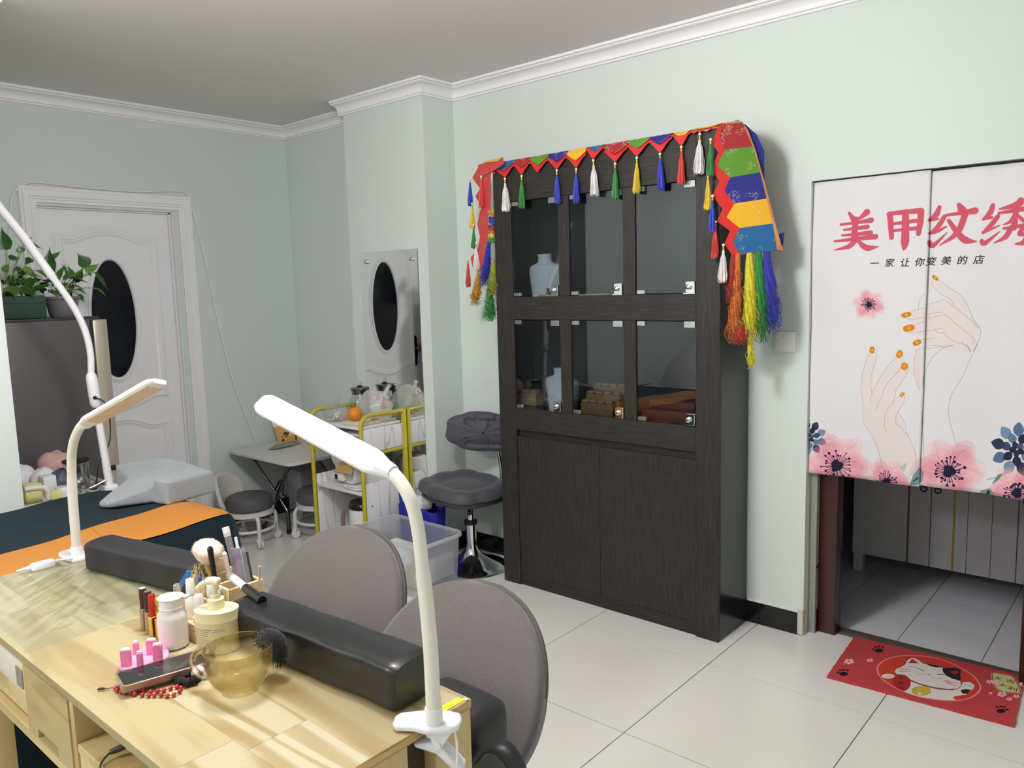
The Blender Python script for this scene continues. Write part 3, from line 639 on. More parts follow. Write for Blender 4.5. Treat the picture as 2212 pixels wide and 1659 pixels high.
# ================================================================== flat prints, drawn stroke by stroke into generated images
class Canvas:
    def __init__(s, w, h, rgb): s.w, s.h = w, h; s.a = np.empty((h, w, 3), np.float32); s.a[:] = np.array(rgb)/255.0
    def _blend(s, x0, y0, cov, rgb, al):
        h, w = cov.shape; c = (cov*al)[..., None]; s.a[y0:y0+h, x0:x0+w] = s.a[y0:y0+h, x0:x0+w]*(1-c)+np.array(rgb, np.float32)/255.0*c
    def _bb(s, P, pad):
        x0 = max(0, int(P[:, 0].min()-pad)); x1 = min(s.w, int(P[:, 0].max()+pad)+1); y0 = max(0, int(P[:, 1].min()-pad)); y1 = min(s.h, int(P[:, 1].max()+pad)+1); return x0, x1, y0, y1
    def poly(s, P, rgb, al=1.0):
        P = np.array(P, float); x0, x1, y0, y1 = s._bb(P, 1)
        if x1 <= x0 or y1 <= y0: return
        cov = np.zeros((y1-y0, x1-x0), np.float32); Q = np.roll(P, -1, 0)
        for sx in (.25, .75):
            for sy in (.25, .75):
                X, Yg = np.meshgrid(np.arange(x0, x1)+sx, np.arange(y0, y1)+sy); ins = np.zeros(X.shape, bool)
                for (ax, ay), (bx, by) in zip(P, Q):
                    if ay == by: continue
                    c = ((ay > Yg) != (by > Yg)) & (X < (bx-ax)*(Yg-ay)/(by-ay)+ax); ins ^= c
                cov += ins*.25
        s._blend(x0, y0, cov, rgb, al)
    def stroke(s, P, r, rgb, al=1.0):
        P = np.array(P, float); R = np.array(r if hasattr(r, '__len__') else [r]*len(P), float)
        if len(R) != len(P): R = np.interp(np.linspace(0, 1, len(P)), np.linspace(0, 1, len(R)), R)
        x0, x1, y0, y1 = s._bb(P, R.max()+2)
        if x1 <= x0 or y1 <= y0: return
        X, Yg = np.meshgrid(np.arange(x0, x1)+.5, np.arange(y0, y1)+.5); cov = np.zeros(X.shape, np.float32)
        for i in range(len(P)-1):
            d = P[i+1]-P[i]; L2 = d@d+1e-9; t = np.clip(((X-P[i, 0])*d[0]+(Yg-P[i, 1])*d[1])/L2, 0, 1)
            ds = np.hypot(X-P[i, 0]-t*d[0], Yg-P[i, 1]-t*d[1]); rr2 = R[i]+(R[i+1]-R[i])*t
            cov = np.maximum(cov, np.clip(rr2-ds+.5, 0, 1)*np.clip(rr2*2, 0, 1))
        s._blend(x0, y0, cov, rgb, al)
    def image(s, name):
        im = bpy.data.images.new(name, s.w, s.h); px = np.ones((s.h, s.w, 4), np.float32); px[..., :3] = s.a; im.pixels.foreach_set(px.ravel()); im.update(); im.pack(); return im
def printmat(name, im, rough=.8, bump=0, bscale=300, sheen=0, transl=0):
    m = bpy.data.materials.new(name); m.use_nodes = True; nt = m.node_tree; N = nt.nodes; L = nt.links; b = N['Principled BSDF']; b.inputs['Roughness'].default_value = rough
    b.inputs['Specular IOR Level'].default_value = .2
    t = N.new('ShaderNodeTexImage'); t.image = im; t.extension = 'EXTEND'; L.new(t.outputs['Color'], b.inputs['Base Color'])
    if bump:
        tc = N.new('ShaderNodeTexCoord'); nz = N.new('ShaderNodeTexNoise'); nz.inputs['Scale'].default_value = bscale; nz.inputs['Detail'].default_value = 3; L.new(tc.outputs['Object'], nz.inputs['Vector'])
        bp = N.new('ShaderNodeBump'); bp.inputs['Strength'].default_value = bump; bp.inputs['Distance'].default_value = .004; L.new(nz.outputs['Fac'], bp.inputs['Height']); L.new(bp.outputs['Normal'], b.inputs['Normal'])
    return m
def glyph(ch):
    """outline triangles of one character from the built-in font, unit em"""
    cu = bpy.data.curves.new('glyph', 'FONT'); cu.body = ch; cu.size = 1.0; cu.offset = .012; cu.resolution_u = 4; cu.align_x = 'CENTER'
    o = bpy.data.objects.new('glyph', cu); COL.objects.link(o); dg = bpy.context.evaluated_depsgraph_get(); me = o.evaluated_get(dg).to_mesh(); me.calc_loop_triangles()
    v = [(p.co.x, p.co.y) for p in me.vertices]; tr = [[v[i] for i in t.vertices] for t in me.loop_triangles]
    o.evaluated_get(dg).to_mesh_clear(); bpy.data.objects.remove(o); bpy.data.curves.remove(cu); return tr
def put_glyph(cv, ch, cx, cy, size, rgb, shear=0.0, al=1.0):
    tr = glyph(ch)
    if not tr: return
    A = np.array(tr).reshape(-1, 2); c = (A.min(0)+A.max(0))/2
    for t in tr:
        q = [((x-c[0])*size+cx+shear*(y-c[1])*size, (y-c[1])*size+cy) for x, y in t]
        cv.poly(q, rgb, al)

# ---------------------------------------------------------------- the split curtain in the kitchen doorway
KX0, KX1, KZ0, KZ1, KY = .045, .885, .690, 1.849, .014
S = 1150; cv = Canvas(int((KX1-KX0)*S), int((KZ1-KZ0)*S), (224, 220, 222))
def ci(px, py): p = at(px, py, y=KY); return ((p[0]-KX0)*S, (p[2]-KZ0)*S)
z5 = lambda x, y: ci(1720+x/3.77, 320+y/3.77)
z6 = lambda x, y: ci(1720+x/4.366, 740+y/4.366)
k5 = S/660/3.77   # zoom-5 pixels to canvas pixels
k6 = S/660/4.366
RED = (204, 88, 106)
def st5(pts, w, rgb=RED, n=5): cv.stroke([z5(p[0], p[1]) for p in (smooth_path([(a, b, 0) for a, b in pts], n) if len(pts) > 2 else pts)], [v*k5/2*1.30 for v in w], rgb)
for pts, w in (
    ([(428, 528), (470, 590)], (18, 42)), ([(572, 522), (530, 560), (478, 592)], (46, 30, 12)), ([(362, 624), (500, 606), (606, 588)], (18, 24, 40)), ([(388, 667), (575, 642)], (16, 34)), ([(374, 712), (602, 690)], (16, 34)),
    ([(482, 580), (468, 742)], (40, 44)), ([(312, 760), (480, 742), (640, 722)], (16, 28, 40)), ([(490, 735), (430, 800), (306, 832)], (42, 36, 4)), ([(500, 752), (545, 800), (590, 815), (668, 803)], (18, 40, 42, 4)),
    ([(745, 538), (800, 530), (1015, 512)], (20, 28, 40)), ([(762, 540), (775, 728)], (42, 34)), ([(1020, 515), (1014, 600), (998, 700)], (42, 42, 30)), ([(790, 618), (985, 592)], (22, 28)), ([(785, 674), (1000, 652)], (20, 28)), ([(892, 525), (888, 760), (876, 832)], (44, 56, 8)),
    ([(1165, 482), (1140, 540), (1085, 590)], (26, 40, 18)), ([(1085, 590), (1150, 578)], (18, 18)), ([(1205, 560), (1160, 630), (1092, 692)], (30, 34, 16)), ([(1090, 694), (1150, 676), (1222, 640)], (22, 26, 10)), ([(1085, 765), (1110, 795), (1225, 690)], (26, 34, 6)),
    ([(1325, 462), (1350, 505)], (26, 52)), ([(1218, 548), (1330, 532), (1452, 512)], (18, 26, 46)), ([(1375, 540), (1310, 690), (1160, 796)], (40, 40, 5)), ([(1240, 590), (1320, 700), (1380, 752), (1470, 762)], (24, 38, 46, 4)),
    ([(1600, 465), (1575, 530), (1522, 582)], (26, 36, 16)), ([(1524, 580), (1590, 566)], (16, 18)), ([(1640, 555), (1590, 620), (1522, 686)], (26, 32, 16)), ([(1520, 688), (1650, 632)], (22, 10)), ([(1508, 755), (1532, 775), (1655, 680)], (24, 32, 6)),
    ([(1825, 428), (1800, 460), (1650, 498)], (40, 44, 10)), ([(1650, 530), (1870, 492)], (18, 34)), ([(1796, 450), (1770, 650)], (30, 36)), ([(1775, 550), (1740, 600), (1680, 625)], (26, 24, 5)), ([(1800, 545), (1850, 590), (1890, 595)], (14, 26, 6)),
    ([(1690, 655), (1870, 628)], (18, 30)), ([(1745, 650), (1700, 725), (1600, 776)], (34, 32, 4)), ([(1860, 635), (1815, 700), (1875, 705), (1850, 770), (1780, 780)], (30, 24, 30, 34, 8))): st5(pts, w)
for ch, x, y in zip('一家让你变美的店', (636, 762, 890, 1010, 1100, 1220, 1352, 1484), (938, 935, 932, 928, 922, 916, 912, 908)):
    c = z5(x, y); put_glyph(cv, ch, c[0], c[1], .033*S, (24, 26, 40), .18)
def blob(zf, cx, cy, rx, ry, ang, rgb, al, seed=0, wob=.10):
    r2 = random.Random(seed); ph = [r2.uniform(0, 6) for _ in range(4)]; P = []
    for i in range(44):
        t = 2*PI*i/44; k = 1+wob*(math.sin(3*t+ph[0])*.6+math.sin(5*t+ph[1])*.4); x = rx*k*math.cos(t); y = ry*k*math.sin(t)
        P.append(zf(cx+x*math.cos(ang)-y*math.sin(ang), cy+x*math.sin(ang)+y*math.cos(ang)))
    cv.poly(P, rgb, al)
def anemone(zf, cx, cy, R, sc, seed, col=(226, 128, 146), cut=1.0):
    r2 = random.Random(seed)
    for i in range(6):
        a = 2*PI*i/6+.3+seed; d = R*.52
        for q in range(3): blob(zf, cx+d*math.cos(a), cy+d*math.sin(a)*.88, R*(.52-.12*q), R*(.44-.1*q), a, col if i % 2 else (236, 170, 178), .24+.06*q, seed*10+i+q)
    for i in range(6):
        a = 2*PI*i/6+.1+seed; P = smooth_path([(cx, cy, 0), (cx+R*.5*math.cos(a), cy+R*.46*math.sin(a), 0), (cx+R*.98*math.cos(a+.22), cy+R*.86*math.sin(a+.22), 0)], 5); cv.stroke([zf(p[0], p[1]) for p in P], [1.2, .6], (196, 92, 110), .5)
    blob(zf, cx, cy, R*.17, R*.17, 0, (26, 24, 52), .95, seed, .2)
    for i in range(26):
        a = 2*PI*i/26+r2.uniform(-.08, .08); l = R*r2.uniform(.26, .46)
        cv.stroke([zf(cx+R*.12*math.cos(a), cy+R*.12*math.sin(a)), zf(cx+l*math.cos(a), cy+l*math.sin(a))], 1.0*sc, (26, 24, 52), .9)
        q = zf(cx+l*math.cos(a), cy+l*math.sin(a)); cv.stroke([q, (q[0]+.1, q[1])], R*r2.uniform(.012, .028)*k6*1.6+.4, (26, 24, 52), .95)
def indigo(zf, cx, cy, R, seed):
    r2 = random.Random(seed)
    for ring, (n, rad, ln, cl) in enumerate(((9, .72, .44, ((72, 100, 136), (34, 42, 70), (104, 132, 164))), (7, .42, .34, ((46, 64, 100), (84, 112, 146), (26, 30, 52))), (5, .16, .24, ((30, 36, 62), (56, 74, 108), (24, 26, 46))))):
        for i in range(n):
            a = 2*PI*i/n+ring*.5+seed; c = cl[(i+seed) % 3]; x, y = cx+R*rad*math.cos(a), cy+R*rad*math.sin(a); L_, w_ = R*ln, R*ln*.56; P = []
            for t in np.linspace(0, 1, 9): P.append((L_*(t-.45)*1.25, w_*math.sin(PI*t)**.8*(1-.3*t)))
            P += [(p[0], -p[1]) for p in P[::-1]]
            cv.poly([zf(x+p[0]*math.cos(a)-p[1]*math.sin(a), y+p[0]*math.sin(a)+p[1]*math.cos(a)) for p in P], c, .92)
# printed hands: faint washes, fine outlines, amber nails
for P in ([(680, 100), (610, 340), (622, 560), (625, 720), (700, 860), (802, 1135), (1075, 1255), (1135, 1060), (1060, 870), (975, 655), (1030, 505), (918, 560), (1065, 225), (980, 250), (1012, 100), (820, 280), (712, 470), (752, 140)],): cv.poly([z6(*p) for p in P], (226, 206, 202), .5)
cv.poly([z5(*p) for p in [(1105, 1070), (1250, 1140), (1380, 1260), (1500, 1500), (1450, 1659), (1240, 1659), (1030, 1560), (890, 1490), (970, 1440), (865, 1370), (1050, 1290), (1200, 1235), (1280, 1280)]], (226, 206, 202), .45)
INK = (158, 140, 136)
for P in ([(1105, 1070), (1120, 1130), (1180, 1190), (1250, 1230), (1285, 1280)], [(1155, 1075), (1250, 1140), (1330, 1195), (1380, 1260), (1440, 1390), (1490, 1470), (1500, 1500)], [(1050, 1280), (1130, 1255), (1200, 1235), (1240, 1260), (1330, 1330), (1440, 1420), (1480, 1470)],
          [(1000, 1310), (1010, 1240), (1050, 1185)], [(940, 1330), (1050, 1300)], [(1080, 1350), (1200, 1335)], [(1080, 1350), (1080, 1390)], [(1080, 1390), (1180, 1362), (1220, 1362), (1320, 1450), (1430, 1540), (1445, 1580), (1430, 1600)], [(865, 1370), (940, 1395), (1050, 1375)],
          [(970, 1440), (1050, 1410)], [(890, 1490), (960, 1500), (1200, 1470)], [(1125, 1475), (1150, 1500), (1190, 1505), (1210, 1480)], [(1200, 1510), (1280, 1570), (1390, 1610), (1415, 1659)], [(1025, 1560), (1130, 1545)], [(1500, 1500), (1490, 1550), (1450, 1650)], [(1010, 1640), (1130, 1625), (1280, 1605)]):
    cv.stroke([z5(p[0], p[1]) for p in smooth_path([(a, b, 0) for a, b in P], 6)], .75, INK, .85)
for P in ([(680, 100), (640, 220), (610, 340), (608, 460), (622, 560), (625, 720), (640, 770), (700, 860), (760, 970), (790, 1050), (802, 1135)], [(750, 60), (752, 140), (720, 260), (700, 340), (702, 430), (712, 480)], [(940, 140), (820, 280), (760, 380), (715, 470), (698, 530), (702, 585)],
          [(1012, 100), (1005, 170), (980, 250), (880, 360), (830, 440), (800, 530), (765, 590), (757, 650)], [(1065, 225), (1060, 270), (1000, 370), (950, 440), (935, 500), (918, 560)], [(980, 500), (920, 560), (860, 640), (840, 700), (838, 780), (858, 840)], [(1030, 505), (1020, 560), (970, 640), (950, 690), (948, 750), (960, 790)],
          [(975, 655), (1030, 760), (1060, 870), (1110, 970), (1135, 1060), (1130, 1180), (1075, 1255)], [(960, 765), (1010, 810), (1065, 890)], [(1705, 0), (1620, 200), (1550, 350), (1470, 480), (1435, 600), (1440, 720), (1480, 880), (1515, 985)], [(1480, 28), (1400, 50), (1300, 120), (1230, 240), (1200, 350), (1205, 430)],
          [(1185, 45), (1280, 28), (1400, 45)], [(1140, 60), (1118, 180), (1120, 300), (1165, 440)], [(1560, 0), (1620, 50), (1635, 100)], [(1180, 640), (1195, 850), (1208, 1060)]):
    cv.stroke([z6(p[0], p[1]) for p in smooth_path([(a, b, 0) for a, b in P], 6)], .8, INK, .85)
cv.poly([z6(*p) for p in [(1140, 60), (1180, 45), (1170, 440), (1120, 300), (1118, 180)]], (228, 200, 190), .6)
def nail(zf, cx, cy, rx, ry, ang):
    a = math.radians(ang); P = [zf(cx+rx*math.copysign(abs(math.cos(t))**.75, math.cos(t))*math.cos(a)-ry*math.copysign(abs(math.sin(t))**.75, math.sin(t))*math.sin(a), cy+rx*math.copysign(abs(math.cos(t))**.75, math.cos(t))*math.sin(a)+ry*math.copysign(abs(math.sin(t))**.75, math.sin(t))*math.cos(a)) for t in np.linspace(0, 2*PI, 28, endpoint=False)]
    cv.poly(P, (212, 134, 30)); q = zf(cx, cy); r = min(rx, ry)*.5
    cv.stroke([zf(cx-r, cy), zf(cx+r, cy)], .8, (250, 216, 130)); cv.stroke([zf(cx, cy-r), zf(cx, cy+r)], .8, (250, 216, 130))
for q in ((1130, 1058, 30, 15, 36), (903, 1357, 43, 20, -12), (923, 1465, 49, 27, -12), (990, 1583, 36, 22, -22)): nail(z5, *q)
for q in ((710, 72, 25, 33, 8), (978, 108, 29, 39, 28), (1026, 223, 32, 36, 20), (1004, 490, 27, 17, -35)): nail(z6, *q)
anemone(z5, 590, 1275, 132, 1.0, 1)
indigo(z6, 120, 900, 165, 1); indigo(z6, 2080, 1010, 255, 2)
cv.stroke([z6(2010, 1215), z6(1920, 1270), z6(1850, 1340)], [7, 3], (150, 166, 160), .8); cv.stroke([z6(1930, 1265), z6(1790, 1300)], [4, 2], (160, 172, 166), .8)
anemone(z6, 375, 1165, 320, 1.3, 3); anemone(z6, 860, 1310, 230, 1.2, 5); anemone(z6, 1440, 1215, 330, 1.3, 4); anemone(z6, 2080, 1420, 280, 1.2, 6)
for P, c in (([(975, 1175), (1055, 1125), (1030, 1210)], (168, 186, 190)), ([(1080, 1340), (1110, 1240), (1170, 1170), (1205, 1230), (1190, 1310), (1140, 1335)], (112, 138, 144)), ([(1085, 1320), (1150, 1260), (1160, 1280)], (40, 54, 60)),
             ([(1700, 1465), (1740, 1400), (1820, 1380), (1855, 1430), (1850, 1500)], (122, 152, 140)), ([(1765, 1470), (1800, 1395), (1825, 1410), (1800, 1480)], (24, 60, 46)), ([(1840, 1340), (1895, 1255), (1945, 1240), (1910, 1290)], (96, 116, 116))): cv.poly([z6(*p) for p in P], c, .9)
cv_im = cv.image('curtain_print'); cur_m = printmat('printed_curtain_cotton', cv_im, .85, .12, 420)
seam = .4665
def panel(name, x0, x1, zb0, zb1, zt, ph, label, name_i=0):
    m = MB(); nx, nz = 46, 54
    def fn(u, v):
        x = x0+(x1-x0)*u; z = (zb0+(zb1-zb0)*u)*(1-v)+zt*v; d = 1-v
        y = KY+(.003 if name_i else 0)+.006*math.sin(9*x+ph)*(.5+d)+.0045*math.sin(23*x+ph*2+1.5*d)*(.4+.8*d)+.0025*math.sin(60*x+5*v)*max(0, v-.9)*10+.0025*math.sin(14*v+8*x)
        if abs(v-.52) < .012: y += .0012
        return (x, y, z)
    m.grid(nx, nz, fn)
    return tag(m.build(name, cur_m, uv=lambda x, y, z: ((x-KX0)/(KX1-KX0), (z-KZ0)/(KZ1-KZ0)), solid=.0012, ang=80), label, 'curtain', 'split doorway curtain')
panel('doorway_curtain', KX0+.003, seam, .690, .697, 1.848, .4, 'left half of the printed doorway curtain, with the single pink flower')
panel('doorway_curtain', seam-.005, KX1, .701, .692, 1.843, 1.9, 'right half of the printed doorway curtain, with the raised hand', 1)
tag(MB().tube([(DX0+.001, KY+.024, 1.836), (DX1-.001, KY+.024, 1.830)], .0055, 10).build('curtain_rod', M('dark_rod', (40, 36, 34), .5)), 'thin dark tension rod carrying the printed doorway curtain', 'curtain rod')

# ---------------------------------------------------------------- lucky cat door mat
MO = np.array([.250, -.303]); ME = np.array([.589, .040]); MW = np.linalg.norm(ME); ME = ME/MW; MN = np.array([-ME[1], ME[0]]); MHH = .397
S2 = 1500; cv = Canvas(int(MW*S2), int(MHH*S2), (184, 66, 70))
noise = rng.random((cv.h, cv.w, 1)).astype(np.float32); cv.a *= .86+.28*noise
def mi_(x, y):
    p = at(1800+x/5.369, 1360+y/5.369, z=.007); d = p[:2]-MO; return ((d@ME)*S2, (d@MN)*S2)
def mp_(P, c, al=1): cv.poly([mi_(*p) for p in P], c, al)
def ms_(P, r, c, al=1): cv.stroke([mi_(p[0], p[1]) for p in (smooth_path([(a, b, 0) for a, b in P], 5) if len(P) > 2 else P)], r, c, al)
ring = [(510, 470), (540, 400), (620, 350), (750, 315), (900, 305), (1080, 318), (1250, 355), (1400, 410), (1530, 480), (1630, 550), (1695, 640), (1705, 690), (1670, 745), (1600, 790), (1500, 820), (1380, 830), (1200, 820), (1000, 785), (800, 720), (650, 640), (550, 560)]
ringS = [(p[0], p[1]) for p in smooth_path([(a, b, 0) for a, b in ring], 5, True)]
mp_(ringS, (198, 62, 48)); W_ = (222, 212, 210); D_ = (44, 32, 34)
mp_([(890, 600), (1000, 640), (1200, 690), (1340, 710), (1440, 695), (1490, 640), (1500, 615), (1580, 612), (1637, 650), (1625, 690), (1540, 760), (1400, 782), (1390, 800), (1430, 826), (1250, 822), (1000, 785), (820, 725), (880, 680)], W_)
mp_([(1475, 712), (1530, 695), (1600, 705), (1550, 752), (1500, 750)], D_)
mp_([(790+105*math.cos(t), 620+102*math.sin(t)) for t in np.linspace(0, 2*PI, 30)], (170, 44, 38))
ms_([(790+105*math.cos(t), 620+102*math.sin(t)) for t in np.linspace(-1.9, 1.5, 14)], 1.2, D_, .7)
for ch, x, y in (('千', 788, 568), ('萬', 780, 626), ('両', 780, 686)): c = mi_(x, y); put_glyph(cv, ch, c[0], c[1], 34, (60, 20, 20))
head = [(710, 490), (730, 460), (800, 430), (832, 405), (845, 375), (880, 342), (935, 335), (990, 358), (1050, 402), (1150, 415), (1270, 450), (1400, 455), (1470, 475), (1482, 540), (1475, 600), (1482, 650), (1440, 690), (1330, 697), (1150, 670), (1000, 630), (900, 590), (830, 535), (730, 520)]
mp_(head, W_); ms_(head+[head[0]], 1.3, D_, .7)
mp_([(868, 392), (918, 345), (988, 398)], (170, 52, 46)); mp_([(1078, 406), (1180, 414), (1262, 440), (1200, 445), (1120, 428)], D_)
mp_([(1268, 452), (1420, 450), (1475, 475), (1476, 602), (1380, 576), (1310, 540), (1268, 490)], D_); mp_([(1338, 490), (1440, 478), (1448, 508), (1420, 535)], (160, 46, 42))
ms_([(860, 432), (960, 447), (1046, 482)], (.8, 2.4, 3.6), D_); ms_([(1212, 526), (1320, 526), (1425, 578)], (3.4, 2.6, 1.2), D_)
ms_([(970, 510), (1012, 526), (1080, 520), (1115, 536), (1180, 575), (1252, 572)], 1.1, (90, 60, 50)); mp_([(1097, 518), (1135, 524), (1115, 534)], (170, 120, 70))
for a, b in (((778, 462), (885, 466)), ((775, 490), (900, 486)), ((1300, 600), (1442, 628)), ((1320, 622), (1410, 655))): ms_([a, b], (8, 4), (206, 96, 88), .6)
mp_([(635+76*math.cos(t), 546+28*math.sin(t)) for t in np.linspace(0, 2*PI, 24)], W_); ms_([(600, 555), (625, 545)], 1, D_); ms_([(640, 556), (668, 545)], 1, D_); ms_([(1520, 640), (1560, 655), (1610, 655)], 1.2, D_)
ms_([(888, 598), (1050, 655), (1200, 692), (1390, 706)], 3.6, (70, 62, 58))
mp_([(1020+108*math.cos(t), 716+54*math.sin(t)) for t in np.linspace(0, 2*PI, 26)], (206, 170, 62)); ms_([(1020+108*math.cos(t), 716+54*math.sin(t)) for t in np.linspace(0, 2*PI, 26)], .9, D_, .7); ms_([(905, 690), (1010, 715), (1135, 745)], 1.2, (120, 90, 30)); mp_([(1035, 655), (1065, 660), (1060, 685), (1030, 680)], (206, 170, 62)); mp_([(985, 735), (1020, 735), (1015, 762), (980, 758)], W_)
ms_(ringS+[ringS[0]], 4.2, (232, 140, 146))
sg = [(1838, 522), (1880, 510), (2065, 547), (2110, 592), (2168, 722), (2150, 742), (1975, 722), (1900, 690), (1862, 625)]
ms_(sg+[sg[0]], 7, (206, 150, 140)); mp_(sg, (206, 200, 138)); ms_(sg+[sg[0]], 1.6, (60, 34, 26))
for ch, x, y, s_ in (('大', 1908, 572, 46), ('吉', 2052, 604, 44), ('大', 1962, 650, 42), ('利', 2078, 692, 46)): c = mi_(x, y); put_glyph(cv, ch, c[0], c[1], s_, (96, 44, 28))
def pawp(x, y, s, flip=1):
    P = [(x+s*.55*math.cos(t), y+s*.15+s*.26*math.sin(t)) for t in np.linspace(0, 2*PI, 20)]; mp_(P, (36, 20, 30))
    for dx, dy, r in ((-.72, -.02, .17), (-.42, -.30, .16), (0, -.38, .17), (.48, -.30, .16)): mp_([(x+s*dx*flip+s*r*1.3*math.cos(t), y+s*dy+s*r*.62*math.sin(t)) for t in np.linspace(0, 2*PI, 14)], (36, 20, 30))
pawp(530, 235, 90); pawp(120, 505, 92); pawp(1945, 935, 96, -1)
for x, y, s in ((182, 376, 62), (424, 362, 42), (1812, 610, 44), (1882, 616, 50), (1955, 756, 58), (2042, 812, 38), (2122, 780, 40), (2196, 640, 50), (1822, 744, 24)):
    for k in range(5):
        a = 2*PI*k/5+.3; mp_([(x+s*.62*math.cos(a)+s*.36*math.cos(t), y+.5*s*.62*math.sin(a)+s*.24*math.sin(t)) for t in np.linspace(0, 2*PI, 12)], (232, 184, 180))
noise = rng.random((cv.h, cv.w, 1)).astype(np.float32); cv.a = np.clip(cv.a*(.9+.2*noise), 0, 1)
mat_m = printmat('printed_coil_mat', cv.image('mat_print'), .85, .6, 260)
m = MB(); n = 34; edge = []
corn_ = [(0, 0), (MW, 0), (MW, MHH), (0, MHH)]
for i in range(4):
    a, b = np.array(corn_[i]), np.array(corn_[(i+1) % 4])
    for k in range(n): q = a+(b-a)*k/n+np.array([random.uniform(-.0015, .0015), random.uniform(-.0015, .0015)]); edge.append(tuple(MO+ME*q[0]+MN*q[1]))
m.prism(edge, lambda a, b, t: (a, b, t), .0006, .009)
def muv(x, y, z): d = np.array([x, y])-MO; return (float(d@ME)/MW, float(d@MN)/MHH)
tag(m.build('door_mat', mat_m, uv=muv, smooth=False), 'red door mat printed with a white lucky cat, lying at the kitchen threshold', 'door mat')

# ---------------------------------------------------------------- kitchen cupboard seen under the curtain
kcm = M('grey_white_cupboard', (196, 192, 194), .55, noise=.06, nscale=20); dk = M('dark_gap_line', (20, 19, 20), .8); yel = M('gold_edge_tape', (178, 140, 50), .4, noise=.2, nscale=30)
kc = thing('kitchen_cupboard', 'grey white kitchen cupboard on short feet seen below the printed curtain', 'cupboard', (.5, 1.1, 0))
MB().box(-.034, 1.25, .895, 1.40, .095, .86).build('carcass', kcm, kc, smooth=False)
MB().rbox(-.06, 1.28, .87, 1.42, .862, .90, .004).build('worktop', M('cupboard_top', (170, 168, 168), .3), kc)
for x0, x1 in ((-.034, .315), (.319, .667), (.671, 1.02)):
    w = (x1-x0)/3.6; d = MB().rbox(x0, x1, .878, .8945, .097, .85, .001, 1).build('cupboard_leaf', kcm, kc, smooth=False)
    for q in ((.317 if x0 > .3 and x0 < .5 else x0)+(.098 if x0 > .1 else 0),):
        pass
MB().box(.216, .226, .8765, .879, .097, .85).build('tape_strip', M('brown_edge_tape', (112, 84, 40), .4), kc, smooth=False)
MB().box(.412, .421, .8765, .879, .097, .85).build('tape_strip', yel, kc, smooth=False)
for x in (.471, .568): MB().box(x, x+.0022, .8772, .879, .097, .85).build('board_joint', dk, kc, smooth=False)
for x in (.285, .345, .70):
    MB().tube([(x+.014*math.cos(t), .872, .475+.014*math.sin(t)) for t in np.linspace(0, 2*PI, 16, endpoint=False)], .0028, 6, closed=True).lathe([(.009, 0), (.008, .006), (1e-4, .008)], (x, .878, .487), 10, rot=frame_rot((0, -1, 0))).build('ring_pull', M('black_iron', (24, 24, 25), .4, metal=.6), kc)
for x in (-.034, .95):
    for y in (.90, 1.33): MB().box(x, x+.045, y, y+.045, 0, .095).build('foot', kcm, kc, smooth=False)
# ================================================================== far left: fridge, plants, cart, bed
fside = M('fridge_grey_side', (96, 90, 92), .38, metal=.15, bump=.05, bscale=300); fdoor = M('fridge_champagne_door', (190, 178, 162), .35, metal=.35); fdark = M('fridge_dark_gasket', (26, 25, 26), .5)
FX0, FX1, FY0, FY1, FZ = -3.375, -2.85, -2.135, -1.588, 1.39
fr = thing('fridge', 'grey sided fridge with champagne doors standing in front of the white door', 'fridge', (-3.11, -1.85, 0))
MB().rbox(FX0, FX1, FY0, FY1, .03, FZ-.012, .004).build('body', fside, fr)
MB().rbox(FX0, FX1-.004, FY0+.01, FY1+.05, FZ-.012, FZ, .003).build('top_cover', M('fridge_top', (58, 55, 57), .4), fr)
MB().box(FX0+.01, FX1-.008, FY1, FY1+.014, .05, FZ-.014).build('gasket', fdark, fr, smooth=False)
dr = MB().rbox(FX0, FX1, FY1+.014, FY1+.082, .64, FZ-.016, .008).build('upper_door', fdoor, fr)
dr2 = MB().rbox(FX0, FX1, FY1+.014, FY1+.082, .06, .625, .008).build('lower_door', fdoor, fr)
MB().rbox(FX1-.05, FX1+.006, FY1+.004, FY1+.06, .620, .645, .003).build('hinge', fdark, fr)
for x in (FX0+.04, FX1-.07):
    for y in (FY0+.04, FY1-.07): MB().lathe([(.02, 0), (.02, .03)], (x, y, 0), 12).build('foot', fdark, fr)
lbm = M('label_blue', (40, 92, 196), .4); lbw = M('label_white', (226, 230, 234), .4); lbk = M('label_print', (60, 64, 74), .5)
fy = FY1+.0822
lb = MB().box(FX1-.16, FX1-.085, fy, fy+.0006, 1.10, 1.36).build('energy_label', lbw, fr, smooth=False)
MB().box(FX1-.16, FX1-.085, fy+.0006, fy+.001, 1.335, 1.36).box(FX1-.16, FX1-.085, fy+.0006, fy+.001, 1.205, 1.213).box(FX1-.16, FX1-.085, fy+.0006, fy+.001, 1.10, 1.135).build('label_band', lbm, lb, smooth=False)
MB().box(FX1-.150, FX1-.130, fy+.0006, fy+.001, 1.285, 1.32).box(FX1-.115, FX1-.092, fy+.0006, fy+.001, 1.28, 1.30).box(FX1-.150, FX1-.135, fy+.0006, fy+.001, 1.165, 1.19).box(FX1-.145, FX1-.1, fy+.0006, fy+.001, 1.142, 1.152).build('label_text', lbk, lb, smooth=False)

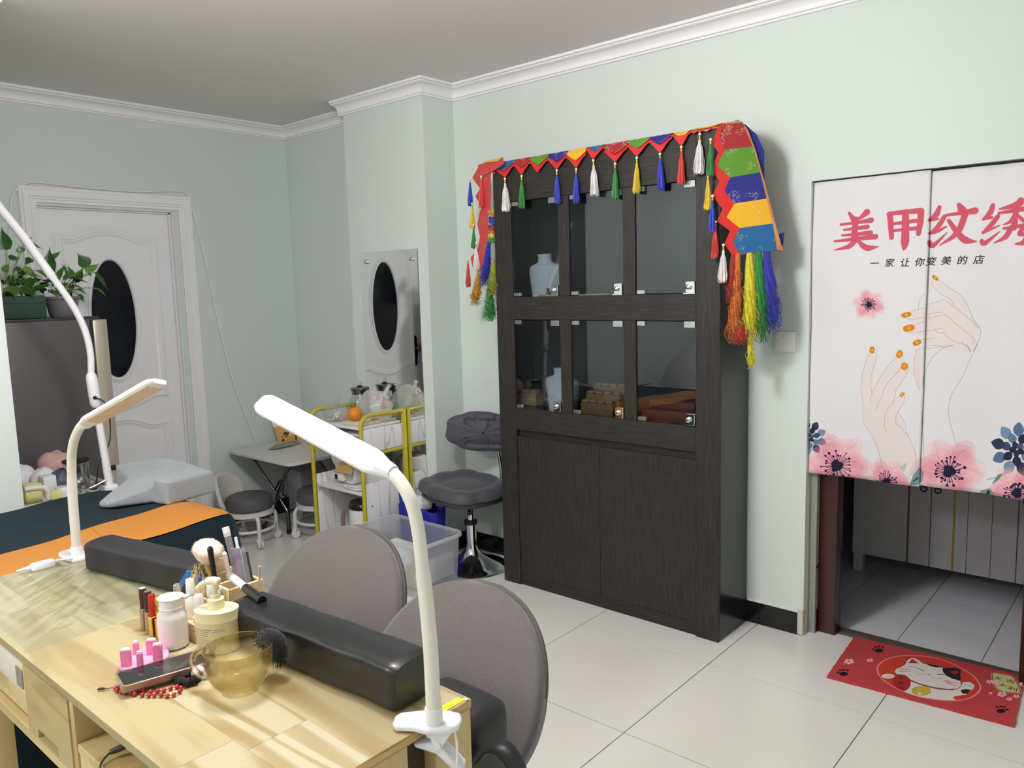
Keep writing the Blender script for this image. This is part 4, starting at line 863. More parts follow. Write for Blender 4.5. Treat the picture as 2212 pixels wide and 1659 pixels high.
leafm = [M('pothos_leaf_'+n, c, .32, spec=.5, noise=.3, nscale=14, rgb2=c2) for n, c, c2 in (('deep', (34, 74, 26), (52, 100, 34)), ('mid', (50, 96, 34), (78, 126, 48)), ('light', (96, 136, 52), (128, 160, 76)))]
stemm = M('pothos_stem', (122, 142, 76), .5); soil = M('potting_soil', (46, 36, 28), .9, bump=.8, bscale=60)
def leaf_mesh(m, base, tip, wid, nrm, droop=.25, fold=.25):
    b = Vector(base); t = Vector(tip); L_ = (t-b); ln = L_.length; d = L_.normalized(); n = Vector(nrm); n = (n-d*n.dot(d)).normalized(); s = d.cross(n); vs = []; fs = []
    ws = [0.05, .62, .98, 1.0, .84, .58, .30, .10, .012]; k = len(ws)
    for i, w in enumerate(ws):
        u = i/(k-1); back = -.10 if i == 1 else (-.02 if i == 2 else 0)
        c = b+d*(ln*u)-n*(droop*ln*u*u)
        for j, q in enumerate((-1, -.5, 0, .5, 1)):
            vs.append(c+s*(w*wid*q)+n*(abs(q)*w*wid*fold)+d*(ln*back*abs(q)))
    for i in range(k-1):
        for j in range(4): fs.append((i*5+j, i*5+j+1, (i+1)*5+j+1, (i+1)*5+j))
    m.add(vs, fs)
def plant(root, cx, cy, z, leaves, seed, extra=8, spread=.13, hgt=.16):
    r2 = random.Random(seed)
    for i, (bx, by, bz, tx, ty, tz, w, k) in enumerate(leaves):
        m = MB(); leaf_mesh(m, (bx, by, bz), (tx, ty, tz), w, (.55, -.35, .75), .12); lo = m.build('leaf', leafm[k], root, ang=80)
        MB().tube(smooth_path([(cx+r2.uniform(-.03, .03), cy+r2.uniform(-.03, .03), z), ((cx+bx)/2, (cy+by)/2, (z+bz)/2+.025), (bx, by, bz)], 4), .0018, 5).build('stem', stemm, lo)
    for i in range(extra):
        a = r2.uniform(0, 2*PI); rr3 = spread*r2.uniform(.25, 1); zz = z+hgt*r2.uniform(.1, .9); b = (cx+rr3*math.cos(a)*.7, cy+rr3*math.sin(a), zz); ln = r2.uniform(.05, .085)
        t = (b[0]+ln*math.cos(a+r2.uniform(-.7, .7)), b[1]+ln*math.sin(a+r2.uniform(-.7, .7)), zz+r2.uniform(-.04, .04))
        m = MB(); leaf_mesh(m, b, t, ln*.40, (.5*math.cos(a)+.2, .5*math.sin(a)-.2, .8), .3); lo = m.build('leaf', leafm[r2.choice((0, 0, 1, 1, 2))], root, ang=80)
        MB().tube(smooth_path([(cx+r2.uniform(-.03, .03), cy+r2.uniform(-.03, .03), z), ((cx+b[0])/2, (cy+b[1])/2, (z+b[2])/2+.02), b], 4), .0017, 5).build('stem', stemm, lo)
def lf(px, bx, tx, w, k):   # leaf measured on the plane of the pot (base pixel, tip pixel)
    b = at(*bx, x=px); t = at(*tx, x=px); return (*b, *t, w, k)
PXp = -2.95
pt = thing('potted_pothos', 'pothos in a round grey plastic pot on top of the fridge', 'potted plant', (PXp, -1.667, FZ))
potm = M('grey_pot', (112, 108, 112), .35)
MB().lathe([(.052, 0), (.060, .012), (.066, .05), (.074, .085), (.081, .088), (.081, .100), (.075, .100), (.070, .086), (.001, .084)], (PXp, -1.667, FZ+.001), 32).build('pot', potm, pt)
MB().lathe([(.001, .088), (.069, .086)], (PXp, -1.667, FZ+.002), 24, cap=False).build('soil', soil, pt)
L_ = [lf(PXp, (108, 592), (105, 532), .030, 0), lf(PXp, (112, 560), (131, 540), .016, 1), lf(PXp, (188, 576), (168, 546), .034, 0), lf(PXp, (188, 590), (214, 566), .026, 2), lf(PXp, (206, 588), (238, 628), .013, 0), lf(PXp, (210, 623), (234, 641), .009, 0), lf(PXp, (158, 600), (135, 570), .022, 0), lf(PXp, (88, 562), (70, 553), .02, 0),
      lf(PXp, (165, 610), (178, 575), .024, 0), lf(PXp, (170, 636), (184, 654), .012, 0), lf(PXp, (120, 610), (140, 566), .018, 1), lf(PXp, (150, 590), (146, 572), .012, 1), lf(PXp, (92, 620), (62, 628), .02, 0), lf(PXp, (190, 592), (200, 596), .016, 2)]
plant(pt, PXp, -1.667, FZ+.088, L_, 5, 18, .07, .11)
pl = thing('planter_box', 'dark green rectangular planter with pothos on top of the fridge', 'planter', (PXp-.02, -1.95, FZ))
pgm = M('green_planter_plastic', (40, 74, 58), .45)
MB().rbox(PXp-.10, PXp+.075, -2.12, -1.762, FZ+.001, FZ+.108, .006).build('trough', pgm, pl)
MB().rbox(PXp-.104, PXp+.079, -2.124, -1.758, FZ+.072, FZ+.079, .002).build('rim_line', pgm, pl)
MB().lathe([(.03, 0), (.045, .055), (.048, .055)], (PXp-.02, -1.93, FZ+.107), 20).build('inner_pot', M('white_inner_pot', (206, 208, 206), .4), pl)
L_ = [lf(PXp, (12, 540), (2, 490), .034, 0), lf(PXp, (52, 524), (95, 535), .022, 1), lf(PXp, (56, 524), (69, 510), .014, 0), lf(PXp, (46, 545), (40, 530), .02, 1), lf(PXp, (50, 580), (85, 602), .026, 2), lf(PXp, (15, 600), (52, 618), .026, 0), lf(PXp, (60, 600), (62, 632), .03, 0), lf(PXp, (20, 560), (45, 556), .026, 0), lf(PXp, (70, 560), (52, 570), .024, 0),
      lf(PXp, (28, 640), (25, 658), .016, 0), lf(PXp, (20, 620), (22, 648), .012, 0), lf(PXp, (70, 610), (92, 600), .018, 1), lf(PXp, (6, 575), (20, 590), .022, 1), lf(PXp, (55, 585), (35, 600), .024, 0), lf(PXp, (30, 580), (60, 590), .02, 0), lf(PXp, (60, 620), (80, 640), .018, 0)]
plant(pl, PXp-.01, -1.89, FZ+.11, L_, 9, 30, .13, .13)

# white cart behind the bed with its clutter, tall arc lamp clamped on it
cartm = M('cream_cart_plastic', (222, 218, 206), .4)
ct = thing('treatment_cart', 'cream plastic cart between the fridge and the massage bed', 'cart', (-2.5, -1.98, 0))
CZ = .655
MB().rbox(-2.80, -2.235, -2.138, -1.735, CZ-.03, CZ, .008).build('top_tray', cartm, ct)
MB().rbox(-2.255, -2.235, -2.138, -1.753, CZ, CZ+.012, .004).rbox(-2.80, -2.78, -2.138, -1.753, CZ, CZ+.03, .004).rbox(-2.78, -2.255, -1.752, -1.735, CZ, CZ+.012, .004).build('tray_rim', cartm, ct)
MB().rbox(-2.80, -2.235, -2.138, -1.755, .22, .25, .006).build('lower_shelf', cartm, ct)
for x in (-2.785, -2.262):
    for y in (-2.12, -1.785): MB().tube([(x, y, .06), (x, y, CZ-.02)], .014, 10).build('leg', cartm, ct); MB().lathe([(.001, 0), (.02, .004), (.024, .025), (.02, .05), (.008, .06)], (x, y, 0), 12).build('caster', M('grey_caster', (120, 120, 120), .5), ct)
hb = [at(52, 1058, x=-2.245), at(75, 1055, x=-2.245), at(92, 1054, x=-2.245), at(103, 1062, x=-2.245), at(105, 1078, x=-2.245)]
MB().tube([(p[0], p[1], max(p[2], CZ+.006)) for p in smooth_path(hb, 4)], .011, 10).build('handle', cartm, ct)
steel = M('brushed_steel', (190, 190, 192), .22, metal=1)
def stand(name, mb, mat, label, cat, group=None): return tag(mb.build(name, mat), label, cat, group)
q = at(166, 1022, x=-2.42)
cup = thing('steel_cup', 'shiny steel canister standing on the cart behind the bed', 'canister', (-2.42, q[1], CZ))
MB().lathe([(.046, 0), (.048, .004), (.048, .115), (.052, .118), (.052, .122), (.045, .122), (.044, .006), (.001, .005)], (-2.42, q[1], CZ+.001), 32).build('canister_body', steel, cup)
MB().lathe([(.054, .1225), (.054, .130), (.001, .134)], (-2.42, q[1], CZ+.001), 32).build('rim_lid', M('black_lid', (24, 24, 25), .35), cup)
q = at(196, 1048, x=-2.31)
dish = thing('steel_dish', 'low round steel dish with a spatula beside the canister', 'dish', (-2.31, q[1], CZ))
MB().lathe([(.001, .002), (.045, .002), (.05, .006), (.052, .028), (.055, .030), (.050, .030), (.048, .008), (.001, .006)], (-2.31, q[1], CZ+.001), 32).build('bowl', steel, dish)
MB().tube([(-2.32, q[1]-.02, CZ+.012), (-2.30, q[1]+.03, CZ+.034), (-2.285, q[1]+.055, CZ+.048)], [.004, .003, .004], 6).build('spatula', steel, dish)
ylw = M('pale_yellow_card', (222, 214, 150), .7); lil = M('white_tissue', (226, 224, 228), .8, bump=.6, bscale=30)
def cbox(name, px, py, xx, sx, sy, sz, mat, label, cat, group=None, z=CZ, b=.003):
    p = at(px, py, x=xx); return tag(MB().rbox(xx-sx/2, xx+sx/2, p[1]-sy/2, p[1]+sy/2, z+.001, z+.001+sz, b).build(name, mat), label, cat, group)
cbox('yellow_box', 66, 1040, -2.36, .06, .062, .075, ylw, 'larger pale yellow carton on the cart, next to the wall end', 'carton')
cbox('yellow_box', 117, 1060, -2.29, .05, .038, .045, ylw, 'small pale yellow carton at the front edge of the cart', 'carton')
cbox('white_carton', 103, 1042, -2.42, .06, .05, .085, M('white_carton', (232, 232, 236), .6), 'plain white carton in the middle of the cart clutter', 'carton')
q = at(136, 1050, x=-2.31)
stand('lidded_jar', MB().lathe([(.026, 0), (.030, .004), (.030, .045), (.026, .05), (.001, .052)], (-2.31, q[1], CZ+.001), 24), M('pearly_jar', (222, 220, 224), .2, spec=.6), 'small pearly white jar at the front of the cart', 'jar')
def crumple(name, c, r, seed, mat, label, cat, sz=.7, group=None, sy=1):
    r2 = random.Random(seed); bm = bmesh.new(); bmesh.ops.create_icosphere(bm, subdivisions=4, radius=1)
    ph = [(Vector((r2.gauss(0, 1), r2.gauss(0, 1), r2.gauss(0, 1))).normalized(), r2.uniform(3, 9), r2.uniform(0, 6)) for _ in range(9)]
    for v in bm.verts:
        n = v.co.normalized(); k = 1+sum(.055*abs(math.sin(f*n.dot(d)+p)) for d, f, p in ph)-.2
        v.co = Vector((n.x*r*k, n.y*r*k*sy, max(-.55, n.z)*r*k*sz))+Vector(c)
    return tag(MB().bm(bm).build(name, mat, ang=60), label, cat, group)
q = at(60, 1005, x=-2.55); crumple('tissue_bag', (-2.60, q[1]-.02, CZ+.05), .06, 3, lil, 'crumpled white plastic bag at the left of the cart clutter', 'plastic bag', 1.0)
q = at(85, 1015, x=-2.5); crumple('tissue_wad', (-2.50, q[1]+.015, CZ+.045), .05, 4, lil, 'wad of white tissue beside the yellow carton', 'tissue', 1.1)
q = at(115, 1005, x=-2.6); crumple('pink_cloth', (-2.66, q[1]+.03, CZ+.065), .07, 6, M('pink_cloth', (206, 164, 160), .8), 'folded pink cloth behind the cartons on the cart', 'cloth', .95)
q = at(135, 1032, x=-2.47); crumple('grey_pouch', (-2.46, q[1], CZ+.04), .06, 8, M('slate_pouch', (84, 86, 104), .5), 'dark grey blue pouch behind the pearly jar', 'pouch', .85)

lampw = M('lamp_white_plastic', (236, 234, 236), .35); lampc = M('lamp_cream_plastic', (232, 226, 214), .4)
cordk = M('black_cord', (16, 16, 17), .5)
lc = thing('arc_lamp', 'tall white arc lamp clamped to the cart in front of the fridge', 'lamp', (-2.3, -1.786, CZ))
LX = -2.30
pp = [at(x, y, x=LX) for x, y in ((236, 1040), (222, 960), (209, 885))]
pp[0][2] = CZ+.02
MB().tube(pp, [.0165, .0155, .015], 14).build('pole', lampw, lc)
MB().rbox(LX-.03, LX+.03, pp[0][1]-.03, pp[0][1]+.03, CZ+.001, CZ+.022, .006).build('clamp_base', lampw, lc)
a0, a1 = at(208, 880, x=LX), at(196, 805, x=LX)
dv_ = Vector(a1-a0)
bx = MB().lathe([(.012, 0), (.022, .012), (.023, .05), (.023, dv_.length-.03), (.019, dv_.length-.008), (.014, dv_.length)], tuple(a0), 18, rot=frame_rot(dv_)).build('control_box', lampw, lc)
MB().ball(tuple(at(205, 859, x=LX+.022)), .008, 10, 8).build('socket_plug', cordk, bx)
up = [at(x, y, x=LX) for x, y in ((197, 806), (196, 770), (190, 735), (178, 700), (160, 665), (138, 632), (110, 594), (82, 556), (55, 518), (28, 484), (0, 450), (-30, 410), (-70, 372))]
MB().tube(smooth_path(up, 4), [.0135]*(4*6)+[.017]*(4*6+1), 14).build('gooseneck', lampw, lc)
hd = Vector(up[-1])
MB().rbox(LX-.02, LX+.02, hd.y-.40, hd.y+.01, hd.z-.012, hd.z+.012, .010, rot=Matrix.Rotation(-.15, 3, 'X'), piv=tuple(hd)).build('lamp_head', lampw, lc)
cpts = [at(x, y, x=LX+k) for x, y, k in ((205, 859, .028), (222, 866, .03), (234, 885, .02), (238, 925, 0), (235, 960, 0), (214, 1000, 0), (210, 1030, 0), (207, 1045, -.02))]
tag(MB().tube(smooth_path(cpts, 5), .0026, 6).build('power_cord', cordk), 'thin black cord hanging from the control box of the arc lamp', 'cord')

# ---------------------------------------------------------------- massage bed
BX0, BX1, BY1, BZ = -2.125, -1.372, -1.615, .70
BPV = np.array([-1.352, -1.925]); BTH = .20
def rb(x, y): dx, dy = x-BPV[0], y-BPV[1]; return (BPV[0]+dx*math.cos(BTH)-dy*math.sin(BTH), BPV[1]+dx*math.sin(BTH)+dy*math.cos(BTH))
teal = M('dark_teal_sheet', (25, 43, 51), .85, spec=.15, sheen=.03, noise=.12, nscale=12, bump=.15, bscale=18)
orange = M('mustard_orange_strip', (190, 122, 36), .8, sheen=.05, bump=.15, bscale=20)
bed = thing('massage_bed', 'massage bed with a dark teal cover and mustard orange border strip', 'massage bed', (-1.74, -2.9, 0))
BYF = -4.3
def bedtop(u, v, dz=0, raw=False):
    y = BYF+(BY1-BYF)*v; x = BX0+(BX1-BX0)*u
    ce = max(0, (y-(BY1-.16))/.16); z = BZ-.035*ce**2.2-.045*max(0, ce*2-1)*max(0, (u-.6)/.4)**2
    x -= .075*max(0, ce)**2.2*max(0, (u-.3)/.7)
    z += .003*math.sin(9*x+5*y)+.0025*math.sin(19*y+6*x)
    if u > .96: z -= .012*((u-.96)/.04)**2
    x2, y2 = rb(x, y); return (x2, y2, z+dz)
UC = .662
def uinner(v): y = BYF+(BY1-BYF)*v; return UC+.05*max(0, (y+1.80)/.2)
vv = lambda v: 1-(1-v)**1.35
MB().grid(26, 90, lambda u, v: bedtop(u*uinner(vv(v)), vv(v))).build('teal_cover', teal, bed, ang=60)
MB().grid(16, 90, lambda u, v: bedtop(uinner(vv(v))+(1-uinner(vv(v)))*u, vv(v), .0025+.002*math.sin(37*v+3*u)*math.sin(PI*u))).build('orange_strip', orange, bed, ang=60)
def rim(s):
    """outline of the top from the near right side round the end, s in 0..1"""
    if s < .55: return bedtop(1, s/.55)
    return bedtop(1-(s-.55)/.45, 1)
def skirtfn(u, v):
    p = rim(u); q = rim(min(1, u+.002)); o_ = rim(max(0, u-.002)); t = np.array(q[:2])-np.array(o_[:2]); t = t/(np.linalg.norm(t)+1e-9); n = np.array([t[1], -t[0]])
    z = (p[2]-.001)*(1-v)+.02*v; o = (.010*math.sin(2*PI*22*u)+.004*math.sin(2*PI*51*u))*v+.014*math.sin(PI*min(1, v*2.5))*(1-v)+.001
    return (p[0]+n[0]*o, p[1]+n[1]*o, z)
MB().grid(180, 14, skirtfn).build('teal_skirt', teal, bed, ang=75)
y_ = -2.075
m = MB()
m.tube([tuple(bedtop(UC+.004+(1-UC-.008)*u, (y_-.10*u-BYF)/(BY1-BYF), .0035)) for u in np.linspace(0, 1, 14)], .0016, 6); m.build('strip_seam', M('seam_thread', (176, 112, 30), .8), bed)
def rbx(name, x0, x1, y0, y1, z0, z1, mat):
    q = [rb(x0, y0), rb(x1, y0), rb(x1, y1), rb(x0, y1)]; MB().prism(q, lambda a, b, t: (a, b, t), z0, z1).build(name, mat, bed, smooth=False)
rbx('padding', BX0+.05, BX1-.06, BYF+.05, BY1-.14, .50, .63, teal)
for x in (BX0+.12, BX1-.14):
    for y in (BYF+.15, BY1-.26): rbx('leg', x-.02, x+.02, y-.02, y+.02, 0, .50, M('bed_leg', (60, 60, 62), .5))

# grey blue velvet leg pillow: low wedge with a raised block
velvet = M('grey_blue_velvet', (146, 152, 157), .75, sheen=.45, noise=.16, nscale=9, bump=.2, bscale=30)
bm = bmesh.new()
HB = BZ+.005
TIP, TIP2, TL, BK, BK2, JN, NT = (-1.782, -1.985, .026), (-1.835, -2.005, .024), (-2.045, -1.850, .106), (-2.055, -1.672, .108), (-1.950, -1.660, .110), (-1.752, -1.705, .092), (-1.722, -1.853, .066)
BL, BR, BB, BT = (-1.633, -1.838, .090), (-1.673, -1.624, .086), (-1.742, -1.640, .096), (-1.706, -1.851, .100)
ML = tuple(at(276, 1031, z=HB+.066)[:2])+(.066,)
foot = [TIP2, TIP, NT, BT, BL, BR, BB, BK2, BK, TL, ML]
b_ = [bm.verts.new((x, y, HB)) for x, y, z in foot]; t_ = [bm.verts.new((x, y, HB+z)) for x, y, z in foot]
jn = bm.verts.new((JN[0], JN[1], HB+JN[2])); mid = bm.verts.new((-1.90, -1.80, HB+.080)); botc = bm.verts.new((-1.85, -1.80, HB))
n = len(foot)
for i in range(n):
    j = (i+1) % n; bm.faces.new((b_[i], b_[j], t_[j], t_[i])); bm.faces.new((b_[j], b_[i], botc))
for tri in ((0, 1, mid), (1, 2, mid), (10, 0, mid), (9, 10, mid), (8, 9, mid), (7, 8, mid)): bm.faces.new((t_[tri[0]], t_[tri[1]], mid))
bm.faces.new((t_[2], jn, mid)); bm.faces.new((jn, t_[7], mid)); bm.faces.new((t_[3], t_[4], t_[5], t_[6])); bm.faces.new((t_[2], t_[3], jn)); bm.faces.new((t_[3], t_[6], jn)); bm.faces.new((t_[6], t_[7], jn))
bmesh.ops.recalc_face_normals(bm, faces=bm.faces[:])
bmesh.ops.bevel(bm, geom=[e for e in bm.edges if len(e.link_faces) == 2 and e.calc_face_angle(0) > .55], offset=.012, segments=3, profile=.5, affect='EDGES', clamp_overlap=True)
bmesh.ops.triangulate(bm, faces=[f for f in bm.faces if len(f.verts) > 4])
bmesh.ops.subdivide_edges(bm, edges=bm.edges[:], cuts=3, use_grid_fill=True)
for _ in range(2): bmesh.ops.smooth_vert(bm, verts=bm.verts[:], factor=.5, use_axis_x=True, use_axis_y=True, use_axis_z=True)
for v in bm.verts:
    zz = v.co.z-HB; x, y = v.co.x, v.co.y
    if .006 < zz < .085 and y < -1.83 and x > -1.83: v.co += Vector((.6, -.8, 0))*(.0045*math.sin(95*(x-.3*y)+10*zz)*math.sin(PI*min(1, zz/.085)))
    v.co.z = max(HB-.001, v.co.z+.0025*math.sin(30*x)*math.sin(26*y)*min(1, max(0, zz)/.05))
tag(MB().bm(bm).build('leg_pillow', velvet, ang=70), 'grey blue velvet leg pillow lying on the end of the massage bed', 'pillow')
# heap of bed linen further up the bed (shown by the cabinet glass)
def heap(name, c, sx, sy, hz, seed, mat, label, cat):
    r2 = random.Random(seed); ph = [(r2.uniform(6, 22), r2.uniform(6, 22), r2.uniform(0, 6)) for _ in range(6)]; m = MB()
    def fn(u, v):
        x, y = 2*u-1, 2*v-1; r = math.hypot(x, y); k = max(0, 1-r*r)**.7
        z = k*hz*(.72+.42*sum(abs(math.sin(a*x*.5+b*y*.5+p+math.sin(3*y+p))) for a, b, p in ph)/6); return (c[0]+sx*x*(1-.1*r), c[1]+sy*y, c[2]+max(.001, z))
    m.grid(40, 40, fn); return tag(m.build(name, mat, ang=70), label, cat)
heap('quilt_heap', (-1.62, -2.95, BZ+.010), .34, .46, .30, 2, M('pale_quilt', (206, 202, 200), .85), 'heap of pale quilt lying further up the massage bed, mirrored in the cabinet glass', 'quilt')
heap('brown_blanket', (-1.42, -3.78, BZ+.010), .34, .34, .40, 5, M('brown_blanket', (96, 82, 70), .9), 'brown blanket bunched beyond the pale quilt on the massage bed', 'blanket')
# ================================================================== alcove: folding table, stools, trolley and its clutter
FTZ = .50
laminate = M('pale_laminate', (206, 206, 200), .35); chrk = M('dark_steel_tube', (120, 122, 126), .18, metal=1)
ft = thing('folding_table', 'low folding table with a pale top and crossed steel legs in the corner', 'table', (-3.0, -.37, 0))
MB().prism(arc((-3.365+.03, -.643+.03), .03, PI, 1.5*PI, 6)+arc((-2.68-.05, -.643+.05), .05, 1.5*PI, 2*PI, 6)+[(-2.68, -.075), (-3.365, -.075)], lambda a, b, t: (a, b, t), FTZ-.018, FTZ).build('table_top', laminate, ft, bev=.002)
for y in (-.56, -.14):
    MB().tube([(-3.24, y, FTZ-.02), (-2.955, y+.06, .145), (-2.95, y+.06, .135)], .011, 10).build('leg', chrk, ft)
    MB().tube([(-2.80, y, FTZ-.02), (-3.16, y+.02, .012)], .011, 10).build('leg', chrk, ft)
    MB().tube([(-2.952, y+.06, .15), (-2.95, y+.06, .02)], .013, 10).build('leg_end', chrk, ft)
    MB().lathe([(.016, 0), (.016, .03)], (-2.95, y+.06, 0), 12).lathe([(.014, 0), (.014, .03)], (-3.165, y+.02, 0), 12).build('rubber_foot', cordk, ft)
MB().tube([(-2.95, -.50, .14), (-2.95, -.08, .14)], .010, 8).build('cross_bar', chrk, ft)
MB().tube([(-3.035, -.53, .27), (-2.98, -.52, .34), (-2.95, -.52, .33), (-2.98, -.51, .25), (-2.93, -.50, .22)], .007, 6).build('folding_catch', chrk, ft)
# snack bags and a paper on the folding table
def snack_mat():
    cvs = Canvas(150, 210, (232, 232, 236)); r2 = random.Random(4)
    cvs.poly([(0, 0), (150, 0), (150, 112), (0, 104)], (214, 170, 96)); cvs.poly([(8, 150), (64, 150), (64, 210), (8, 210)], (214, 164, 20))
    for i, ch in enumerate('零食乐园'): put_glyph(cvs, ch, 30+i*30, 134, 28, (70, 72, 86))
    cvs.stroke([(26, 116), (120, 120)], .7, (120, 120, 130)); cvs.stroke([(30, 112), (100, 114)], .6, (120, 120, 130))
    for _ in range(14): cvs.stroke([(r2.uniform(20, 130), r2.uniform(4, 44))]*2, r2.uniform(4, 11), r2.choice([(176, 120, 60), (226, 224, 220), (60, 42, 32), (150, 140, 80), (206, 126, 66)]), .9)
    cvs.stroke([(60, 72), (110, 84)], 2, (160, 120, 60), .7); cvs.stroke([(40, 92), (112, 96)], 1, (190, 150, 90), .8)
    return printmat('snack_bag_print', cvs.image('snack_print'), .35)
def pouch(name, corners, bulge, mat, label, cat, uvm=True):
    """standing pouch: corners bl, br, tr, tl"""
    bl, br, tr, tl = [np.array(c, float) for c in corners]; n = np.cross(br-bl, tl-bl); n /= np.linalg.norm(n); m = MB(); nu, nv = 11, 13; uvd = {}
    for sgn in (1, -1):
        def fn(u, v):
            p = (bl*(1-u)+br*u)*(1-v)+(tl*(1-u)+tr*u)*v; k = math.sin(PI*u)**.6*(math.sin(PI*min(1, v*1.15))**.6 if v < .87 else 0)*(1.2-.8*v)
            q = p+n*(sgn*bulge*k+.0008*sgn); uvd[tuple(np.round(q, 5))] = (u, v); return q
        m.grid(nu, nv, fn)
    def uv(x, y, z):
        d = np.array([x, y, z])-bl; return (float(d@(br-bl)/((br-bl)@(br-bl))), float(d@(tl-bl)/((tl-bl)@(tl-bl))))
    return tag(m.build(name, mat, ang=60, uv=uv), label, cat)
pouch('snack_bag', [(-3.325, -.30, FTZ+.001), (-3.255, -.165, FTZ+.001), (-3.31, -.18, FTZ+.19), (-3.385, -.325, FTZ+.195)], .022, snack_mat(), 'printed snack bag with a golden brown lower half leaning on the wall', 'snack bag')
cvs = Canvas(80, 100, (176, 132, 120)); r2 = random.Random(8)
for _ in range(160): cvs.stroke([(r2.uniform(0, 80), r2.uniform(0, 70))]*2, r2.uniform(1.5, 3.5), r2.choice([(206, 170, 150), (140, 90, 80), (190, 140, 120)]))
cvs.poly([(0, 52), (80, 70), (80, 100), (0, 100)], (168, 36, 84))
pouch('nut_bag', [(-3.245, -.155, FTZ+.001), (-3.17, -.085, FTZ+.001), (-3.21, -.082, FTZ+.13), (-3.29, -.155, FTZ+.13)], .018, printmat('nut_bag_print', cvs.image('nut_print'), .4), 'see-through bag of pinkish nuts with a magenta top beside the snack bag', 'snack bag')
pp_ = [at(x, y, z=FTZ+.0015) for x, y in ((578, 972), (596, 962), (640, 953), (652, 957), (630, 964), (600, 971))]
m = MB(); m.prism([(p[0], p[1]) for p in pp_], lambda a, b, t: (a, b, t+.004*math.sin(40*a)), FTZ+.0045, FTZ+.0055)
tag(m.build('leaflet', M('printed_leaflet', (170, 172, 162), .7, noise=.5, nscale=90), smooth=False), 'crumpled printed leaflet lying flat on the folding table', 'paper')
# white panel leaning behind the table legs
m = MB(); m.prism([(-3.375, 0), (-3.372, .275), (-3.352, .275), (-3.335, 0)], lambda a, b, t: (a, t, b), -.19, -.066)
m = MB(); m.rbox(-3.36, -3.20, -.23, -.075, .001, .30, .006)
tag(m.build('storage_box', M('lilac_white_board', (196, 194, 206), .5)), 'upright lilac white storage box under the folding table', 'box')

# ---------------------------------------------------------------- low rolling stools
stw = M('stool_white_plastic', (214, 212, 208), .4); sts = M('stool_grey_leather', (84, 82, 86), .5); stb = M('stool_cream_back', (206, 202, 194), .55); cgrey = M('caster_tread', (60, 60, 60), .6)
def stool(label, cx, cy, rz, back, grp=None):
    t = thing('rolling_stool', label, 'stool', (0, 0, 0)); sh, r = .295, .135
    m = MB().lathe([(.001, sh-.085), (r*.9, sh-.085), (r, sh-.07), (r, sh-.03), (r*.96, sh-.012), (r*.8, sh), (.001, sh+.004)], (0, 0, 0), 32); m.build('seat', sts, t)
    MB().lathe([(r*.6, sh-.115), (r+.004, sh-.112), (r+.006, sh-.085), (r*.9, sh-.084)], (0, 0, 0), 32).build('seat_rim', stw, t)
    MB().tube([((r+.005)*math.cos(a), (r+.005)*math.sin(a), .10) for a in np.linspace(0, 2*PI, 28, endpoint=False)], .009, 8, closed=True).build('foot_ring', stw, t)
    for k in range(4):
        a = PI/4+k*PI/2; c, s = math.cos(a), math.sin(a)
        lg = MB().tube(smooth_path([((r-.02)*c, (r-.02)*s, sh-.10), ((r+.012)*c, (r+.012)*s, sh-.13), ((r+.018)*c, (r+.018)*s, .12), ((r+.018)*c, (r+.018)*s, .055)], 4), .0115, 8).build('leg', stw, t)
        x, y = (r+.018)*c, (r+.018)*s
        w = MB()
        for o in (-.009, .009): w.lathe([(.001, -.007), (.024, -.007), (.0265, -.003), (.0265, .003), (.024, .007), (.001, .007)], (x-o*s, y+o*c, .0266), 18, rot=frame_rot((-s, c, 0), (0, 0, 1)))
        w.rbox(x-.017, x+.017, y-.017, y+.017, .040, .060, .005); w.build('caster', stw, lg)
    if back:
        def fn(u, v):
            a = PI+(u-.5)*1.9; k = math.sin(PI*u)**.35; z = sh-.06+(.02+.17*k)*v; rr3 = r+.016+.03*v; return (rr3*math.cos(a), rr3*math.sin(a), z)
        MB().grid(22, 10, fn).build('backrest', stb, t, solid=.022, sub=1)
    t.location = (cx, cy, 0); t.rotation_euler = (0, 0, rz); return t
stool('low rolling stool with a cream wraparound back, at the end of the massage bed', -2.985, -.735, .55, True)
stool('backless low rolling stool half hidden behind the yellow trolley', -2.775, -.385, .3, False)

# ---------------------------------------------------------------- yellow framed trolley with marble panels
ym = M('yellow_green_steel', (190, 176, 48), .4); marble = M('marble_board', (228, 226, 230), .3); 
def marble_mat():
    m = bpy.data.materials.new('white_marble_print'); m.use_nodes = True; nt = m.node_tree; N = nt.nodes; L = nt.links; b = N['Principled BSDF']; b.inputs['Roughness'].default_value = .35
    tc = N.new('ShaderNodeTexCoord'); mp = N.new('ShaderNodeMapping'); mp.inputs['Rotation'].default_value = (.75, 0, .1); mp.inputs['Scale'].default_value = (1.0, 3.4, .55); L.new(tc.outputs['Object'], mp.inputs['Vector'])
    nz = N.new('ShaderNodeTexNoise'); nz.inputs['Scale'].default_value = 3.4; nz.inputs['Detail'].default_value = 2.2; nz.inputs['Distortion'].default_value = .25; L.new(mp.outputs['Vector'], nz.inputs['Vector'])
    s1 = N.new('ShaderNodeMath'); s1.operation = 'SUBTRACT'; s1.inputs[1].default_value = .5; L.new(nz.outputs['Fac'], s1.inputs[0]); ab = N.new('ShaderNodeMath'); ab.operation = 'ABSOLUTE'; L.new(s1.outputs[0], ab.inputs[0])
    rp = N.new('ShaderNodeValToRGB'); rp.color_ramp.elements[0].position = 0; rp.color_ramp.elements[0].color = (*lin((190, 188, 194)), 1); rp.color_ramp.elements[1].position = .03; rp.color_ramp.elements[1].color = (*lin((232, 230, 232)), 1)
    L.new(ab.outputs[0], rp.inputs['Fac']); L.new(rp.outputs['Color'], b.inputs['Base Color']); return m
